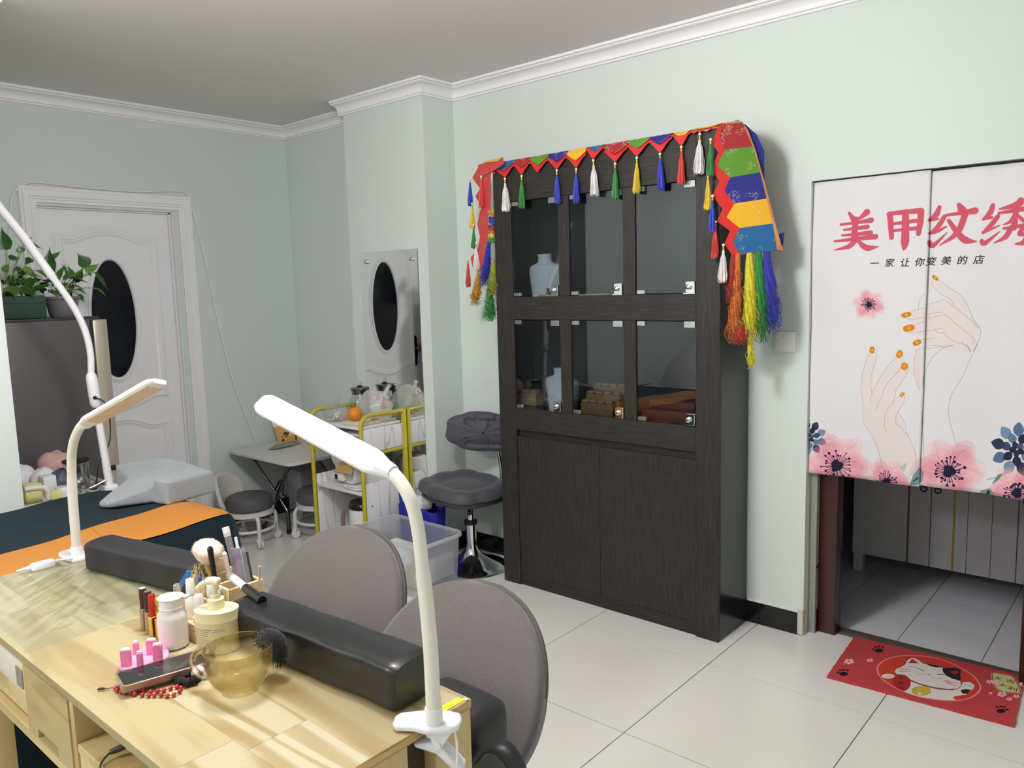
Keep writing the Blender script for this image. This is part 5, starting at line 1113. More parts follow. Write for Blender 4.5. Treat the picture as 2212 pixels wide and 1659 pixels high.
marble = marble_mat(); wboard = M('white_board', (224, 222, 222), .4)
T0, T1, TF, TB = -2.575, -2.125, -.552, -.248
tr = thing('serving_trolley', 'yellow framed trolley with white marble panels in front of the mirror', 'trolley', ((T0+T1)/2, -.4, 0))
def frame(x):
    m = MB(); P = [(x, TF, .012), (x, TF, .755)]+[(x, TF+.06-.06*math.cos(a), .755+.055*math.sin(a)) for a in np.linspace(.2, PI/2, 7)]+[(x, TB-.002, .806)]
    m.tube(P, .0115, 10); m.rbox(x-.0115, x+.0115, TB-.0115, TB+.0115, .012, .815, .003); m.rbox(x-.010, x+.010, TF, TB, .045, .066, .003); m.rbox(x-.009, x+.009, TF, TB, .588, .606, .003)
    return m.build('side_frame', ym, tr)
for x in (T0, T1):
    f_ = frame(x)
    for y in (TF, TB): MB().lathe([(.0135, 0), (.0135, .012)], (x, y, .0005), 12).build('foot_cap', cordk, f_)
    if x == T1:
        for z in (.597,): MB().lathe([(.006, 0), (.006, .003), (1e-4, .004)], (x+.0115, TB, z), 10, rot=frame_rot((1, 0, 0), (0, 1, 0))).build('bolt', chrome, f_)
MB().rbox(T0+.012, T1-.012, TF-.008, TF+.008, .588, .606, .003).build('front_bar', ym, tr)
MB().rbox(T0+.012, T1-.012, TF-.004, TB-.012, .737, .752, .002).build('top_shelf', wboard, tr)
MB().rbox(T0+.012, T1-.012, TF+.01, TB-.012, .608, .620, .002).build('drawer_floor', wboard, tr)
MB().rbox(T1-.012, T1+.002, TF+.013, TB-.013, .608, .7365, .002).build('marble_panel', marble, tr)
MB().rbox(T0-.001, T0+.0125, TF+.013, TB-.013, .608, .7365, .002).build('marble_panel', marble, tr)
MB().rbox(T0+.0125, T1-.0125, TB-.0245, TB-.013, .621, .7365, .001).build('back_panel', M('brown_back_board', (70, 60, 58), .7), tr)
MB().rbox(T0+.013, T1-.013, TF+.004, TB-.012, .372, .386, .002).build('middle_shelf', wboard, tr)
MB().rbox(T1-.0125, T1+.001, TF+.013, TB-.013, .068, .438, .002).build('marble_panel', marble, tr)
MB().rbox(T0, T0+.0125, TF+.013, TB-.013, .068, .438, .002).build('marble_panel', marble, tr)
MB().rbox(T0+.013, T1-.013, TF+.004, TB-.012, .068, .082, .002).build('bottom_shelf', wboard, tr)
MB().rbox(T0+.013, T1-.013, TB-.0235, TB-.0125, .083, .371, .001).build('back_panel', M('white_back_board', (206, 204, 204), .6), tr)
for y, z in ((-.50, .31), (-.29, .34)): MB().lathe([(.004, 0), (.004, .001)], (T1+.0012, y, z), 8, rot=frame_rot((1, 0, 0), (0, 1, 0))).build('screw_hole', cordk, tr)
MB().lathe([(.006, 0), (.006, .002)], (T0+.0128, -.48, .715), 8, rot=frame_rot((1, 0, 0), (0, 1, 0))).build('screw_hole', cordk, tr)
# things on the top shelf
TZ = .752
tag(MB().rbox(-2.30, -2.155, -.545, -.275, TZ+.001, TZ+.020, .004).build('shallow_tray', M('cream_tray', (216, 210, 186), .4)), 'shallow cream tray on the trolley top under the orange', 'tray')
clear = glassmat('kettle_glass', (236, 240, 240), .02, 1.0, .03)
K = np.array([-2.405, -.325, TZ+.001])
kt = thing('glass_kettle', 'glass kettle with black handle on the trolley by the mirror', 'kettle', tuple(K))
pr = [(.045, .004), (.062, .006), (.070, .02), (.070, .06), (.060, .11), (.046, .145), (.042, .16)]
MB().lathe([(p[0], p[1]) for p in pr], tuple(K), 32, cap=False).build('glass_body', clear, kt)
bands = M('kettle_band_steel', (150, 140, 128), .2, metal=1)
MB().lathe([(.040, .135), (.048, .137), (.048, .160), (.054, .163), (.054, .172), (.045, .176), (.001, .178)], tuple(K), 28).build('lid_band', bands, kt)
MB().lathe([(.020, .178), (.012, .186), (.001, .187)], tuple(K), 16).build('lid_button', cordk, kt)
MB().ball(tuple(K+np.array([0, 0, .200])), .014, 14, 10).build('lid_knob', glassmat('knob_glass', (240, 240, 240), 0, 1, .15), kt)
MB().lathe([(.001, 0), (.058, 0), (.064, .004), (.060, .016), (.020, .020), (.001, .020)], tuple(K), 28).build('base_plate', cordk, kt)
MB().tube([tuple(K+np.array([0, 0, .02])), tuple(K+np.array([0, 0, .135]))], .004, 8).build('infuser_rod', chrome, kt)
hx_, hy_ = .80, .60
m = MB(); path = [(.048, .152), (.075, .158), (.092, .140), (.096, .10), (.098, .05), (.092, .035)]
m.tube(smooth_path([(K[0]+r*hx_, K[1]-.02+r*hy_*.2, K[2]+z) for r, z in path], 4), [.016]*4+[.015]*16+[.010]*1, 8); m.build('handle', M('black_plastic', (18, 18, 19), .3), kt)
og = thing('orange', 'whole orange on the cream tray at the front of the trolley', 'orange', (-2.235, -.50, TZ+.021))
MB().ball((-2.235, -.50, TZ+.021+.0385), .040, 28, 20, sz=.95).build('fruit', M('orange_peel', (226, 140, 22), .42, noise=.1, nscale=20, bump=.25, bscale=420), og)
MB().ball((-2.232, -.514, TZ+.021+.0745), .0045, 8, 6, sz=.4).build('stem_scar', M('orange_stem', (84, 70, 28), .7), og)
film = glassmat('clear_bag_film', (244, 245, 246), .10, 1.0, .20, (244, 244, 246)); nutm = M('peeled_nuts', (214, 196, 168), .6, noise=.3, nscale=80)
def blobbag(root, c, rx, ry, rz, seed, mat, name='film', rough=.10, knot=None):
    r2 = random.Random(seed); bm = bmesh.new(); bmesh.ops.create_icosphere(bm, subdivisions=4, radius=1)
    ph = [(Vector((r2.gauss(0, 1), r2.gauss(0, 1), r2.gauss(0, 1))).normalized(), r2.uniform(5, 16), r2.uniform(0, 6)) for _ in range(10)]
    for v in bm.verts:
        n = v.co.normalized(); k = 1+sum(rough*.35*abs(math.sin(f*n.dot(d)+p)) for d, f, p in ph)-rough
        v.co = Vector((n.x*rx*k, n.y*ry*k, max(-.62, n.z)*rz*k))+Vector((c[0], c[1], c[2]+rz*.62*.98))
    m = MB().bm(bm)
    if knot: m.tube(smooth_path(knot[0], 4), knot[1], 9)
    return m.build(name, mat, root, ang=55)
nb = thing('peanut_bag', 'clear bag of pale nuts on the trolley top, left of the orange', 'plastic bag', (-2.435, -.47, TZ+.001))
blobbag(nb, (-2.435, -.47, TZ+.002), .075, .06, .055, 3, film, knot=([(-2.47, -.45, TZ+.07), (-2.53, -.40, TZ+.088), (-2.555, -.36, TZ+.11)], [.012]*5+[.011]*4))
m = MB(); r2 = random.Random(5)
for _ in range(130):
    a = r2.uniform(0, 2*PI); q = math.sqrt(r2.random()); m.ball((-2.435+.062*q*math.cos(a), -.475+.048*q*math.sin(a), TZ+.010+r2.uniform(0, .028)*(1-q*.6)), .0075, 6, 4, sy=r2.uniform(.6, 1))
stuff(m.build('nuts', nutm, nb))
redp = M('red_bag_print', (206, 40, 52), .5)
pb = thing('shopping_bag', 'white translucent plastic bag with red lettering, knotted, on the trolley', 'plastic bag', (-2.20, -.38, TZ+.022))
pbm = blobbag(pb, (-2.235, -.36, TZ+.022), .095, .070, .085, 9, glassmat('milky_bag_film', (250, 250, 250), .14, 1, .5, (255, 255, 255)), 'bag_film', .16, knot=([(-2.21, -.35, TZ+.11), (-2.17, -.34, TZ+.155), (-2.145, -.335, TZ+.19), (-2.135, -.33, TZ+.205)], [.016]*4+[.012]*4+[.010]*4+[.013]))
# red lettering as thin strokes lying on the bag film
bvh_v = [v.co.copy()+ORG[pb] for v in pbm.data.vertices]
from mathutils.bvhtree import BVHTree
tree = BVHTree.FromPolygons(bvh_v, [tuple(p.vertices) for p in pbm.data.polygons])
def on_surface(px, py, yy, tree=tree, lift=.0012):
    tgt = Vector(at(px, py, y=yy)); o = Vector(EYE); d = (tgt-o).normalized(); h_ = tree.ray_cast(o, d)
    return None if h_[0] is None else h_[0]-d*lift
def ink(strokes, yy, r, name, mat, parent, tree=tree):
    m = MB()
    for s in strokes:
        run = []
        for p in smooth_path([(a, b, 0) for a, b in s], 4):
            q = on_surface(p[0], p[1], yy, tree)
            if q is not None: run.append(tuple(q))
        if len(run) > 1: m.tube(run, r, 4)
    if m.v: return m.build(name, mat, parent)
ink([[(826, 862), (832, 857)], [(829, 855), (829, 866)], [(824, 868), (835, 861)], [(838, 862), (843, 857), (840, 866)], [(836, 866), (846, 860)], [(812, 858), (819, 854)], [(815, 852), (816, 862)], [(811, 864), (820, 860)],
     [(822, 876), (826, 870), (833, 870), (836, 876), (832, 882), (825, 882), (822, 876)], [(826, 874), (832, 874)], [(825, 878), (833, 878)], [(829, 871), (829, 881)]], -.38, .0011, 'red_lettering', redp, pb)
sach = M('yellow_sachet_foil', (214, 196, 24), .3, noise=.35, nscale=30, rgb2=(196, 140, 30))
def sachet(label, x0, y0, ang, w, d, z):
    m = MB(); ca, sa = math.cos(ang), math.sin(ang)
    def fn(u, v):
        a, b = (u-.5)*w, (v-.5)*d; k = math.sin(PI*u)*math.sin(PI*v); return (x0+a*ca-b*sa, y0+a*sa+b*ca, z+.0015+.009*k+.002*math.sin(14*u+9*v))
    m.grid(10, 8, fn); return tag(m.build('sachet', sach, solid=.0012), label, 'sachet', 'yellow sachets on the trolley')
sachet('yellow foil sachet at the rear right of the trolley top, next to the frame', -2.185, -.285, .3, .085, .055, TZ+.026)
sachet('yellow orange foil sachet lying in front of the knotted bag', -2.21, -.40, -.2, .08, .045, TZ+.024)
sachet('yellow green packet peeking out from behind the orange', -2.345, -.43, .6, .07, .05, TZ+.006)
# inside the top compartment
pk = thing('purple_basket', 'purple plastic basket with white rim in the top of the trolley', 'basket', (-2.22, -.45, .621))
MB().rbox(-2.30, -2.145, -.525, -.36, .6215, .695, .008).build('basket_body', M('purple_plastic', (186, 110, 172), .4), pk)
MB().rbox(-2.308, -2.140, -.535, -.352, .695, .707, .004).build('rim', M('basket_rim', (232, 214, 232), .4), pk)
tag(MB().rbox(-2.535, -2.48, -.545, -.515, .6212, .640, .004).build('red_packet', M('red_packet', (222, 66, 48), .5)), 'small bright red packet at the left of the trolley compartment', 'packet')
# middle shelf: printer-like white appliance, kraft bag, rice cooker, cord
MZ = .3865
ap = thing('white_appliance', 'white electric appliance with a black power socket on the middle shelf', 'appliance', (-2.44, -.42, MZ))
m = MB(); m.prism([(-2.545, .17), (-2.53, .12), (-2.50, .09), (-2.49, .004), (-2.47, 0), (-2.34, 0), (-2.32, .02), (-2.315, .17)], lambda a, b, t: (a, t, MZ+.001+b), -.46, -.29)
m.build('housing', M('appliance_white', (222, 220, 214), .35), ap, bev=.008)
MB().rbox(-2.475, -2.385, -.497, -.455, MZ+.022, MZ+.072, .012).build('front_panel', M('appliance_panel', (234, 232, 228), .3), ap)
MB().rbox(-2.452, -2.428, -.499, -.496, MZ+.030, MZ+.060, .002).build('power_socket', cordk, ap)
kb = thing('kraft_bag', 'kraft paper bag with brush lettering lying on the white appliance', 'paper bag', (-2.36, -.47, MZ+.076))
m = MB()
kq = [(-2.455, -.505, MZ+.076), (-2.29, -.510, MZ+.080), (-2.30, -.468, MZ+.152), (-2.41, -.464, MZ+.140)]
m.add(kq+[(x, y+.010, z+.004) for x, y, z in kq], [(0, 1, 2, 3), (7, 6, 5, 4), (0, 4, 5, 1), (1, 5, 6, 2), (2, 6, 7, 3), (3, 7, 4, 0)])
kbm = m.build('paper', M('kraft_paper', (196, 160, 104), .75, bump=.3, bscale=40), kb, smooth=False)
tree2 = BVHTree.FromPolygons([v.co.copy()+ORG[kb] for v in kbm.data.vertices], [tuple(p.vertices) for p in kbm.data.polygons])
ink([[(742, 1008), (741, 1016)], [(742, 1008), (748, 1008), (747, 1016)], [(741, 1016), (747, 1016)], [(756, 1006), (754, 1016)], [(760, 1006), (759, 1015)], [(764, 1007), (761, 1016)], [(748, 1003), (756, 1002)], [(759, 1001), (765, 999)], [(757, 998), (763, 997)], [(768, 1005), (770, 998)]], -.50, .0012, 'lettering', M('brush_ink', (40, 32, 26), .7), kb, tree2)
rc = thing('rice_cooker', 'round white rice cooker at the back right of the middle shelf', 'rice cooker', (-2.22, -.355, MZ))
MB().lathe([(.075, 0), (.083, .01), (.085, .09), (.082, .118), (.070, .128)], (-2.222, -.355, MZ+.001), 36).build('cooker_body', M('cooker_white', (226, 224, 220), .3), rc)
MB().lathe([(.068, .128), (.060, .138), (.001, .144)], (-2.222, -.355, MZ+.001), 30).build('cooker_lid', M('cooker_lid_brown', (96, 80, 66), .35), rc)
tag(MB().tube(smooth_path([(-2.31, -.52, MZ+.006), (-2.25, -.535, MZ+.006), (-2.20, -.525, MZ+.008), (-2.22, -.50, MZ+.010), (-2.30, -.505, MZ+.010), (-2.34, -.52, MZ+.008), (-2.29, -.538, MZ+.012), (-2.21, -.535, MZ+.013), (-2.18, -.51, MZ+.012), (-2.24, -.50, MZ+.015), (-2.31, -.515, MZ+.014), (-2.27, -.53, MZ+.018), (-2.20, -.52, MZ+.018)], 5), .0045, 6).build('coiled_cord', M('white_cord', (226, 226, 224), .45)), 'coiled white power cord on the middle shelf of the trolley', 'cord')
wk = thing('water_dispenser', 'white electric pot with a dark lid and taupe handle in the trolley bottom', 'electric pot', (-2.26, -.44, .083))
MB().lathe([(.085, 0), (.092, .008), (.092, .18), (.088, .19)], (-2.262, -.44, .0835), 36).build('pot_body', M('pot_white', (228, 226, 222), .3), wk)
MB().lathe([(.094, .19), (.095, .205), (.085, .222), (.001, .226)], (-2.262, -.44, .0835), 36).build('pot_lid', M('pot_lid', (40, 32, 30), .25), wk)
MB().tube(smooth_path([(-2.315, -.517, .275), (-2.322, -.545, .255), (-2.328, -.550, .19), (-2.322, -.545, .125), (-2.318, -.522, .115)], 5), .012, 8).build('pot_handle', M('taupe_handle', (124, 104, 94), .25), wk)

# ---------------------------------------------------------------- blue bag, clear bin, bar stool
bagb = M('royal_blue_nonwoven', (26, 32, 150), .7, bump=.2, bscale=60)
bb = thing('blue_bag', 'royal blue tote bag standing between the trolley and the clear bin', 'bag', (-1.93, -.32, 0))
m = MB()
def bagfn(u, v):
    a = 2*PI*u; c, s = math.cos(a), math.sin(a); ex = .14+.012*v; ey = .045+.016*v
    return (-1.92+ex*math.copysign(abs(c)**.5, c), -.325+ey*math.copysign(abs(s)**.5, s)+.004*math.sin(9*a), .002+(.305+.008*math.sin(3*a))*v)
m.grid(40, 12, bagfn, closed_u=True); m.f.append(tuple(range(40))); m.mi.append(0)
m.build('bag_body', bagb, bb, solid=.003, ang=60)
for y in (-.37, -.275):
    MB().sweep([(-2.035, .28), (-2.045, .40), (-2.030, .43), (-2.00, .42), (-1.985, .30)] if y < -.3 else [(-1.88, .29), (-1.86, .39), (-1.83, .41), (-1.80, .385), (-1.795, .30)], [(-.011, 0), (.011, 0), (.011, .002), (-.011, .002), (-.011, 0)], lambda a, b, q, y=y: (a, y+q, b)).build('strap', bagb, bb)
crumple('tissue_paper', (-1.93, -.325, .318), .075, 12, lil, 'white paper poking out of the royal blue bag', 'paper', .5, sy=.45)
frost = glassmat('frosted_bin_plastic', (242, 244, 247), .22, .9, .30, (244, 246, 248)); 
bn = thing('storage_bin', 'large clear plastic storage bin on the floor behind the chairs', 'bin', (-1.78, -.59, 0))
m = MB(); B0, B1, C0, C1, BH = -2.02, -1.50, -.738, -.432, .268
def binfn(u, v):
    k = .93+.07*v; a = 2*PI*u+PI/4; cx__, cy__ = (B0+B1)/2, (C0+C1)/2; c, s = math.cos(a), math.sin(a); pw = .22
    return (cx__+(B1-B0)/2*k*math.copysign(abs(c)**pw, c), cy__+(C1-C0)/2*k*math.copysign(abs(s)**pw, s), .004+(BH-.004)*v)
m.grid(64, 8, binfn, closed_u=True); m.f.append(tuple(range(64))); m.mi.append(0)
m.build('bin_wall', frost, bn, ang=50)
def rimfn(u, v):
    p = binfn(u, 1); cx__, cy__ = (B0+B1)/2, (C0+C1)/2; k = [(1, 0), (1.03, .002), (1.045, -.004), (1.045, -.016)][int(round(v*3))]; return (cx__+(p[0]-cx__)*k[0], cy__+(p[1]-cy__)*k[0], p[2]+k[1])
MB().grid(64, 4, rimfn, closed_u=True).build('bin_rim', glassmat('bin_rim_plastic', (242, 244, 247), .2, .9, .6, (246, 248, 250)), bn)
for k in (0,): MB().rbox(B1-.008, B1-.004, -.66, -.50, .07, .19, .003).build('embossed_panel', glassmat('bin_panel_plastic', (242, 244, 247), .2, .9, .25, (246, 248, 250)), bn)
tag(MB().rbox(-1.72, -1.56, -.66, -.50, .008, .10, .004).build('cream_carton', M('cream_carton', (206, 196, 172), .7)), 'cream carton lying inside the clear storage bin', 'carton')
fb = thing('framed_board', 'grey board with a wooden edge standing in the clear storage bin', 'board', (-1.535, -.56, .006))
MB().rbox(-1.552, -1.540, -.60, -.48, .008, .13, .002).build('board', M('slate_board', (120, 124, 138), .6), fb)
MB().rbox(-1.555, -1.537, -.605, -.475, .13, .140, .002).build('wood_edge', woodlt, fb)
crumple('white_wrap', (-1.86, -.58, .10), .11, 14, M('white_wrap', (226, 226, 228), .7, bump=.4, bscale=30), 'rumpled white wrap filling the clear storage bin', 'wrap', .75)

gpad = M('charcoal_quilted_nylon', (72, 71, 80), .6, spec=.35, sheen=.2, bump=.2, bscale=60); gseat = M('charcoal_leatherette', (64, 63, 70), .5)
bs = thing('bar_stool', 'charcoal swivel stool with quilted cushion and chrome trumpet base', 'stool', (-1.628, -.245, 0))
SXc, SYc = -1.628, -.245
MB().lathe([(.192, 0), (.195, .006), (.185, .014), (.15, .026), (.10, .045), (.06, .07), (.036, .10), (.028, .13), (.028, .245), (.032, .247), (.032, .256), (.018, .258), (.018, .37)], (SXc, SYc, .0005), 48).build('trumpet_base', chrome, bs, ang=50)
MB().lathe([(.033, .238), (.034, .243), (.034, .259), (.020, .262)], (SXc, SYc, 0), 24).build('gas_collar', cordk, bs)
MB().tube([(SXc+.02, SYc-.02, .36), (SXc+.07, SYc-.08, .365), (SXc+.12, SYc-.13, .345)], [.006, .007, .012], 8).build('height_lever', cordk, bs)
SQ = math.atan2(-.656, -.755)          # one corner of the squarish seat points this way
def sqr(a, p=3.2): t = a-SQ+PI/4; return (abs(math.cos(t))**p+abs(math.sin(t))**p)**(-1/p)
def seatfn(u, v):
    a = 2*PI*u; i = int(round(v*7)); k = [.02, .6, .92, 1.0, 1.0, .93, .5, .001][i]; z = [.372, .374, .380, .394, .406, .416, .419, .419][i]
    r = .200*sqr(a)*k; return (SXc-.01+r*math.cos(a), SYc-.025+r*math.sin(a), z-.02*math.cos(a-SQ)*k*0+.012*math.cos(a-SQ)*k)
MB().grid(56, 8, seatfn, closed_u=True).build('seat', gseat, bs, ang=70)
def cushfn(u, v):
    a = 2*PI*u; i = v*14; R_ = .222*sqr(a, 3.0)*(1-.045*abs(math.sin(4*(a-SQ)))**6)
    if i <= 4: k = i/4; rr3 = R_*math.sin(k*PI/2); z = -.016+.004*k
    else:
        k = (i-4)/10; q = max(.002, 1-k**1.25); rr3 = R_*q
        z = .018+.026*(math.sin(PI*min(1, (1-q)/.46))**.7 if q > .54 else 0)*(.75+.25*abs(math.cos(4*(a-SQ))))+(.010*math.cos((q/.54)*PI/2) if q <= .54 else 0)
        z -= .010*math.exp(-((q-.55)/.03)**2)
        if k == 0: z = -.004
    tilt = .055*(rr3/.25)*(-math.cos(a-SQ-1.35))*.28+.020*math.cos(a-SQ)*rr3/.25
    return (SXc-.01+rr3*math.cos(a), SYc-.03+rr3*math.sin(a), .437+z+tilt)
MB().grid(96, 15, cushfn, closed_u=True).build('quilted_cushion', gpad, bs, ang=80, sub=1)
# backrest: chrome bracket plus quilted pad, faces the room
MB().tube(smooth_path([(SXc+.06, SYc+.10, .385), (SXc+.09, SYc+.135, .40), (SXc+.10, SYc+.145, .50), (SXc+.085, SYc+.135, .64)], 5), .011, 10).build('back_bracket', chrome, bs)
m = MB(); bc = (-1.600, -.150, .722)
def backfn(u, v):
    a = 2*PI*u; lob = 1-.05*abs(math.sin(3.5*a+.4))**5; X = .205*lob*math.copysign(abs(math.cos(a))**.8, math.cos(a)); Z = .108*lob*math.copysign(abs(math.sin(a))**.62, math.sin(a))*(1-.18*math.cos(a)**2)
    t = (v-.5)*2; k = max(0.001, 1-abs(t)**3.0)**.5; x = X*k; z = Z*k; dep = .044*t
    fr_ = 1 if t < 0 else 0; g = 0
    g += .016*sum(math.exp(-((x-q)/.007)**2) for q in (-.085, .035, .10))*(1 if abs(z) < .072 else .25)
    g += .013*sum(math.exp(-((x-q)/.008)**2) for q in (-.03, .07))*(1 if z > .066 else 0)
    g += .016*(math.exp(-((z-.062)/.008)**2)+math.exp(-((z+.062)/.008)**2))*(1 if x > -.095 else 0)
    if fr_: dep += min(g, .02)
    c_, s_ = math.cos(.62), math.sin(.62); y2 = dep-.55*x*x
    return (bc[0]+x*c_-y2*s_, bc[1]+x*s_+y2*c_, bc[2]+z-.06*x)
m.grid(120, 41, backfn, closed_u=True); m.build('quilted_backrest', gpad, bs, ang=80)
# ================================================================== two upholstered shell chairs behind the table
twill = M('mauve_grey_twill', (106, 99, 98), .85, sheen=.3, noise=.22, nscale=330, bump=.5, bscale=420); twillo = M('taupe_shell_edge', (92, 84, 80), .8, noise=.15, nscale=200)
pip = M('piping_thread', (188, 178, 174), .8); oakleg = M('beech_leg', (186, 150, 108), .5)
def shell_chair(label, cx, cy, rz, top, hw=.272):
    t = thing('shell_chair', label, 'chair', (0, 0, 0), 'mauve shell chairs at the nail table')
    zs, zt = .40, top
    def half(v):
        if v < .42: k = v/.42; return hw*(.70+.30*math.sin(k*PI/2))
        k = (v-.42)/.58; return hw*max(0.0, 1-k**2.35)**.5
    def surf(u, v, off=0):
        w = half(v); s = 2*u-1; x = w*s; z = zs+(zt-zs)*v
        y = .165*v-.05*(1-v)-.55*x*x*(1-.35*v)-.02*math.sin(PI*v)
        return Vector((x, y+off, z))
    nu, nv = 33, 40
    def fr_(u, v): return surf(u, min(v, .9995))
    m = MB(); m.grid(nu, nv, fr_); m.build('backrest', twill, t, solid=.042, ang=80)
    m = MB(); m.grid(nu, nv, lambda u, v: surf(.5+(u-.5)*1.012, min(v*1.003, .9999), .024)); m.build('outer_shell', twillo, t, solid=.012, ang=80)
    e = [surf(1-.025, v, -.0225) for v in np.linspace(.02, .93, 26)]+[surf(u, .975, -.0225) for u in np.linspace(.82, .18, 14)]+[surf(.025, v, -.0225) for v in np.linspace(.93, .02, 26)]
    m = MB()
    for i in range(0, 65):
        a, b = e[i], e[i+1]; L_ = (b-a).length; k = max(1, int(L_/.007))
        for q in range(k): p0 = a+(b-a)*((q+.15)/k); p1 = a+(b-a)*((q+.75)/k); m.tube([p0, p1], .0011, 4, cap=False)
    m.build('edge_stitching', pip, t)
    def seatf(u, v):
        a = 2*PI*u; k = math.sin(min(1, v*1.0)*PI/2) if v < .5 else 1; q = abs(2*v-1); R_ = .20*(1-q**5)**.4 if q < 1 else .002
        return (R_*math.cos(a)*1.02, -.20+R_*math.sin(a)*1.02, .435+.035*(2*v-1))
    MB().grid(36, 14, seatf, closed_u=True).build('seat', twill, t, ang=80)
    for sx in (-1, 1):
        for y0, y1 in ((-.10, .0), (-.36, -.44)): MB().tube([(sx*.12, y0, .41), (sx*.20, y1, .002)], [.018, .011], 10).build('leg', oakleg, t)
    t.location = (cx, cy, 0); t.rotation_euler = (0, 0, rz); return t
shell_chair('mauve grey shell chair nearest the camera, with a black bag on its seat', -.023, -1.971, .356, .766, .216)
shell_chair('mauve grey shell chair in front of the clear bin, with a faint pink stain', -.557, -1.914, .382, .791, .212)

blackbag = M('black_nylon', (20, 20, 22), .5, sheen=.1, bump=.3, bscale=40)
hbg = thing('handbag', 'black bag with a broad strap on the seat of the nearer shell chair', 'bag', (.10, -2.09, .48))
m = MB(); 
m.rbox(.02, .215, -2.17, -2.02, .475, .665, .035, 3); bmv = m.build('bag_body', blackbag, hbg, sub=1)
sp = [at(x, y, y=-2.13) for x, y in ((1040, 1640), (1052, 1622), (1070, 1612), (1088, 1618), (1106, 1640), (1122, 1675), (1126, 1720))]
m = MB(); P = smooth_path(sp, 5)
vs = []; 
for p in P:
    for dx, dy, dz in ((-.004, -.016, -.006), (.004, .016, .006)): vs.append((p[0]+dx, p[1]+dy, p[2]+dz))
m.add(vs, [(2*i, 2*i+1, 2*i+3, 2*i+2) for i in range(len(P)-1)]); m.build('strap', blackbag, hbg, solid=.003)
pw = [at(x, y, y=-2.035) for x, y in ((1043, 1575), (1075, 1609), (1060, 1606), (1043, 1596))]
tag(MB().add([tuple(p) for p in pw]+[(p[0], p[1]+.003, p[2]) for p in pw], [(0, 1, 2, 3), (7, 6, 5, 4), (0, 4, 5, 1), (1, 5, 6, 2), (2, 6, 7, 3), (3, 7, 4, 0)]).build('white_card', M('white_card', (206, 208, 212), .6), smooth=False), 'white card poking up behind the black bag on the chair', 'card')

# ================================================================== pine nail table
px_ = pine('pine_along_x', 0, (218, 200, 150), (184, 154, 96)); py_ = pine('pine_along_y', 1, (214, 192, 138), (184, 150, 92)); pz_ = pine('pine_along_z', 2, c1=(206, 180, 128), c2=(176, 142, 90)); pend = pine('pine_end_grain', 1, (206, 168, 110), (132, 88, 44), 2.2, 26)
TT = .75; U0, U1, V0, V1 = -1.158, .265, -2.642, -2.195
nt_ = thing('nail_table', 'pale pine nail table with open bays under its boarded top', 'table', (-.45, -2.42, 0))
SPL = [U0, -.585, -.338, U1]
rows = [(-2.642, -2.530), (-2.530, -2.418), (-2.418, -2.306), (-2.306, -2.195)]
joint = {0: [[-.86], [-.72], [-.95], [-.80]], 1: [[], [], [], []], 2: [[.048], [.092], [-.10], [.15]]}
pb1 = pine('pine_board_pale', 0, (180, 169, 138), (150, 127, 80), 1.0); pb2 = pine('pine_board_warm', 0, (174, 160, 122), (144, 119, 72), .8); pb3 = pine('pine_board_light', 0, (186, 176, 148), (158, 138, 94), 1.3)
kk = 0
for s in range(3):
    for j, (a, b) in enumerate(rows):
        cuts = [SPL[s]]+joint[s][j]+[SPL[s+1]]
        for q in range(len(cuts)-1):
            kk += 1
            MB().rbox(cuts[q]+.0002, cuts[q+1]-.0002, a+.00004, b-.00004, TT-.017, TT-.00001*((kk*7) % 5), .0005, 1).build('board', (pb1, pb2, pb3)[(kk*5+s+j) % 3], nt_, smooth=False)
MB().box(U1-.0003, U1+.0006, V0+.0002, V1-.0002, TT-.0168, TT-.0004).build('end_edge', pend, nt_, smooth=False)
MB().rbox(U0+.004, U1-.004, V0+.004, V0+.022, .553, .578, .0015, 1).build('front_rail', px_, nt_, smooth=False)
MB().rbox(U0+.004, U1-.004, V0+.022, V1-.006, .553, .565, .001, 1).build('floor_board', px_, nt_, smooth=False)
MB().rbox(U0+.004, U1-.045, V1-.018, V1-.002, .565, TT-.018, .001, 1).build('rear_board', px_, nt_, smooth=False)
for x in (-.602, -.352): MB().rbox(x, x+.0175, V0+.002, V1-.02, .578, TT-.0172, .001, 1).build('divider', pz_, nt_, smooth=False)
MB().rbox(U0+.003, U0+.02, V0+.002, V1-.02, .578, TT-.0172, .001, 1).build('divider', pz_, nt_, smooth=False)
MB().rbox(-.333, U1-.047, V0+.004, V1-.02, .632, .649, .001, 1).build('cubby_shelf', py_, nt_, smooth=False)
MB().rbox(-.333, U1-.047, V0+.006, V0+.02, .579, .631, .001, 1).build('cubby_front', px_, nt_, smooth=False)
# drawer with a finger slot near its lower edge
m = MB(); D0, D1, Z0, Z1 = -.580, -.357, .581, .7285
sl0, sl1, sz0, sz1 = -.540, -.432, .585, .606
yf, yb_ = V0+.0005, V0+.017
for a, b, c, d in ((D0, sl0, Z0, Z1), (sl1, D1, Z0, Z1), (sl0, sl1, sz1, Z1), (sl0, sl1, Z0, sz0)): m.box(a, b, yf, yb_, c, d)
for cx__ in (sl0, sl1):
    pass
dw = m.build('drawer', pine('pine_drawer_front', 0, (196, 176, 128), (160, 132, 82), 1.3, 7), nt_, smooth=False)
MB().box(sl0-.002, sl1+.002, yb_+.10, yb_+.104, .582, .66).box(D0+.004, D1-.004, yb_, V1-.06, .5805, .5835).build('drawer_box', px_, dw, smooth=False)
MB().rbox(U1-.046, U1-.001, V0+.002, -2.345, .0005, TT-.0172, .002).build('leg', pz_, nt_)
MB().rbox(U1-.046, U1-.001, -2.283, V1-.001, .0005, TT-.0172, .002).build('leg', pz_, nt_)
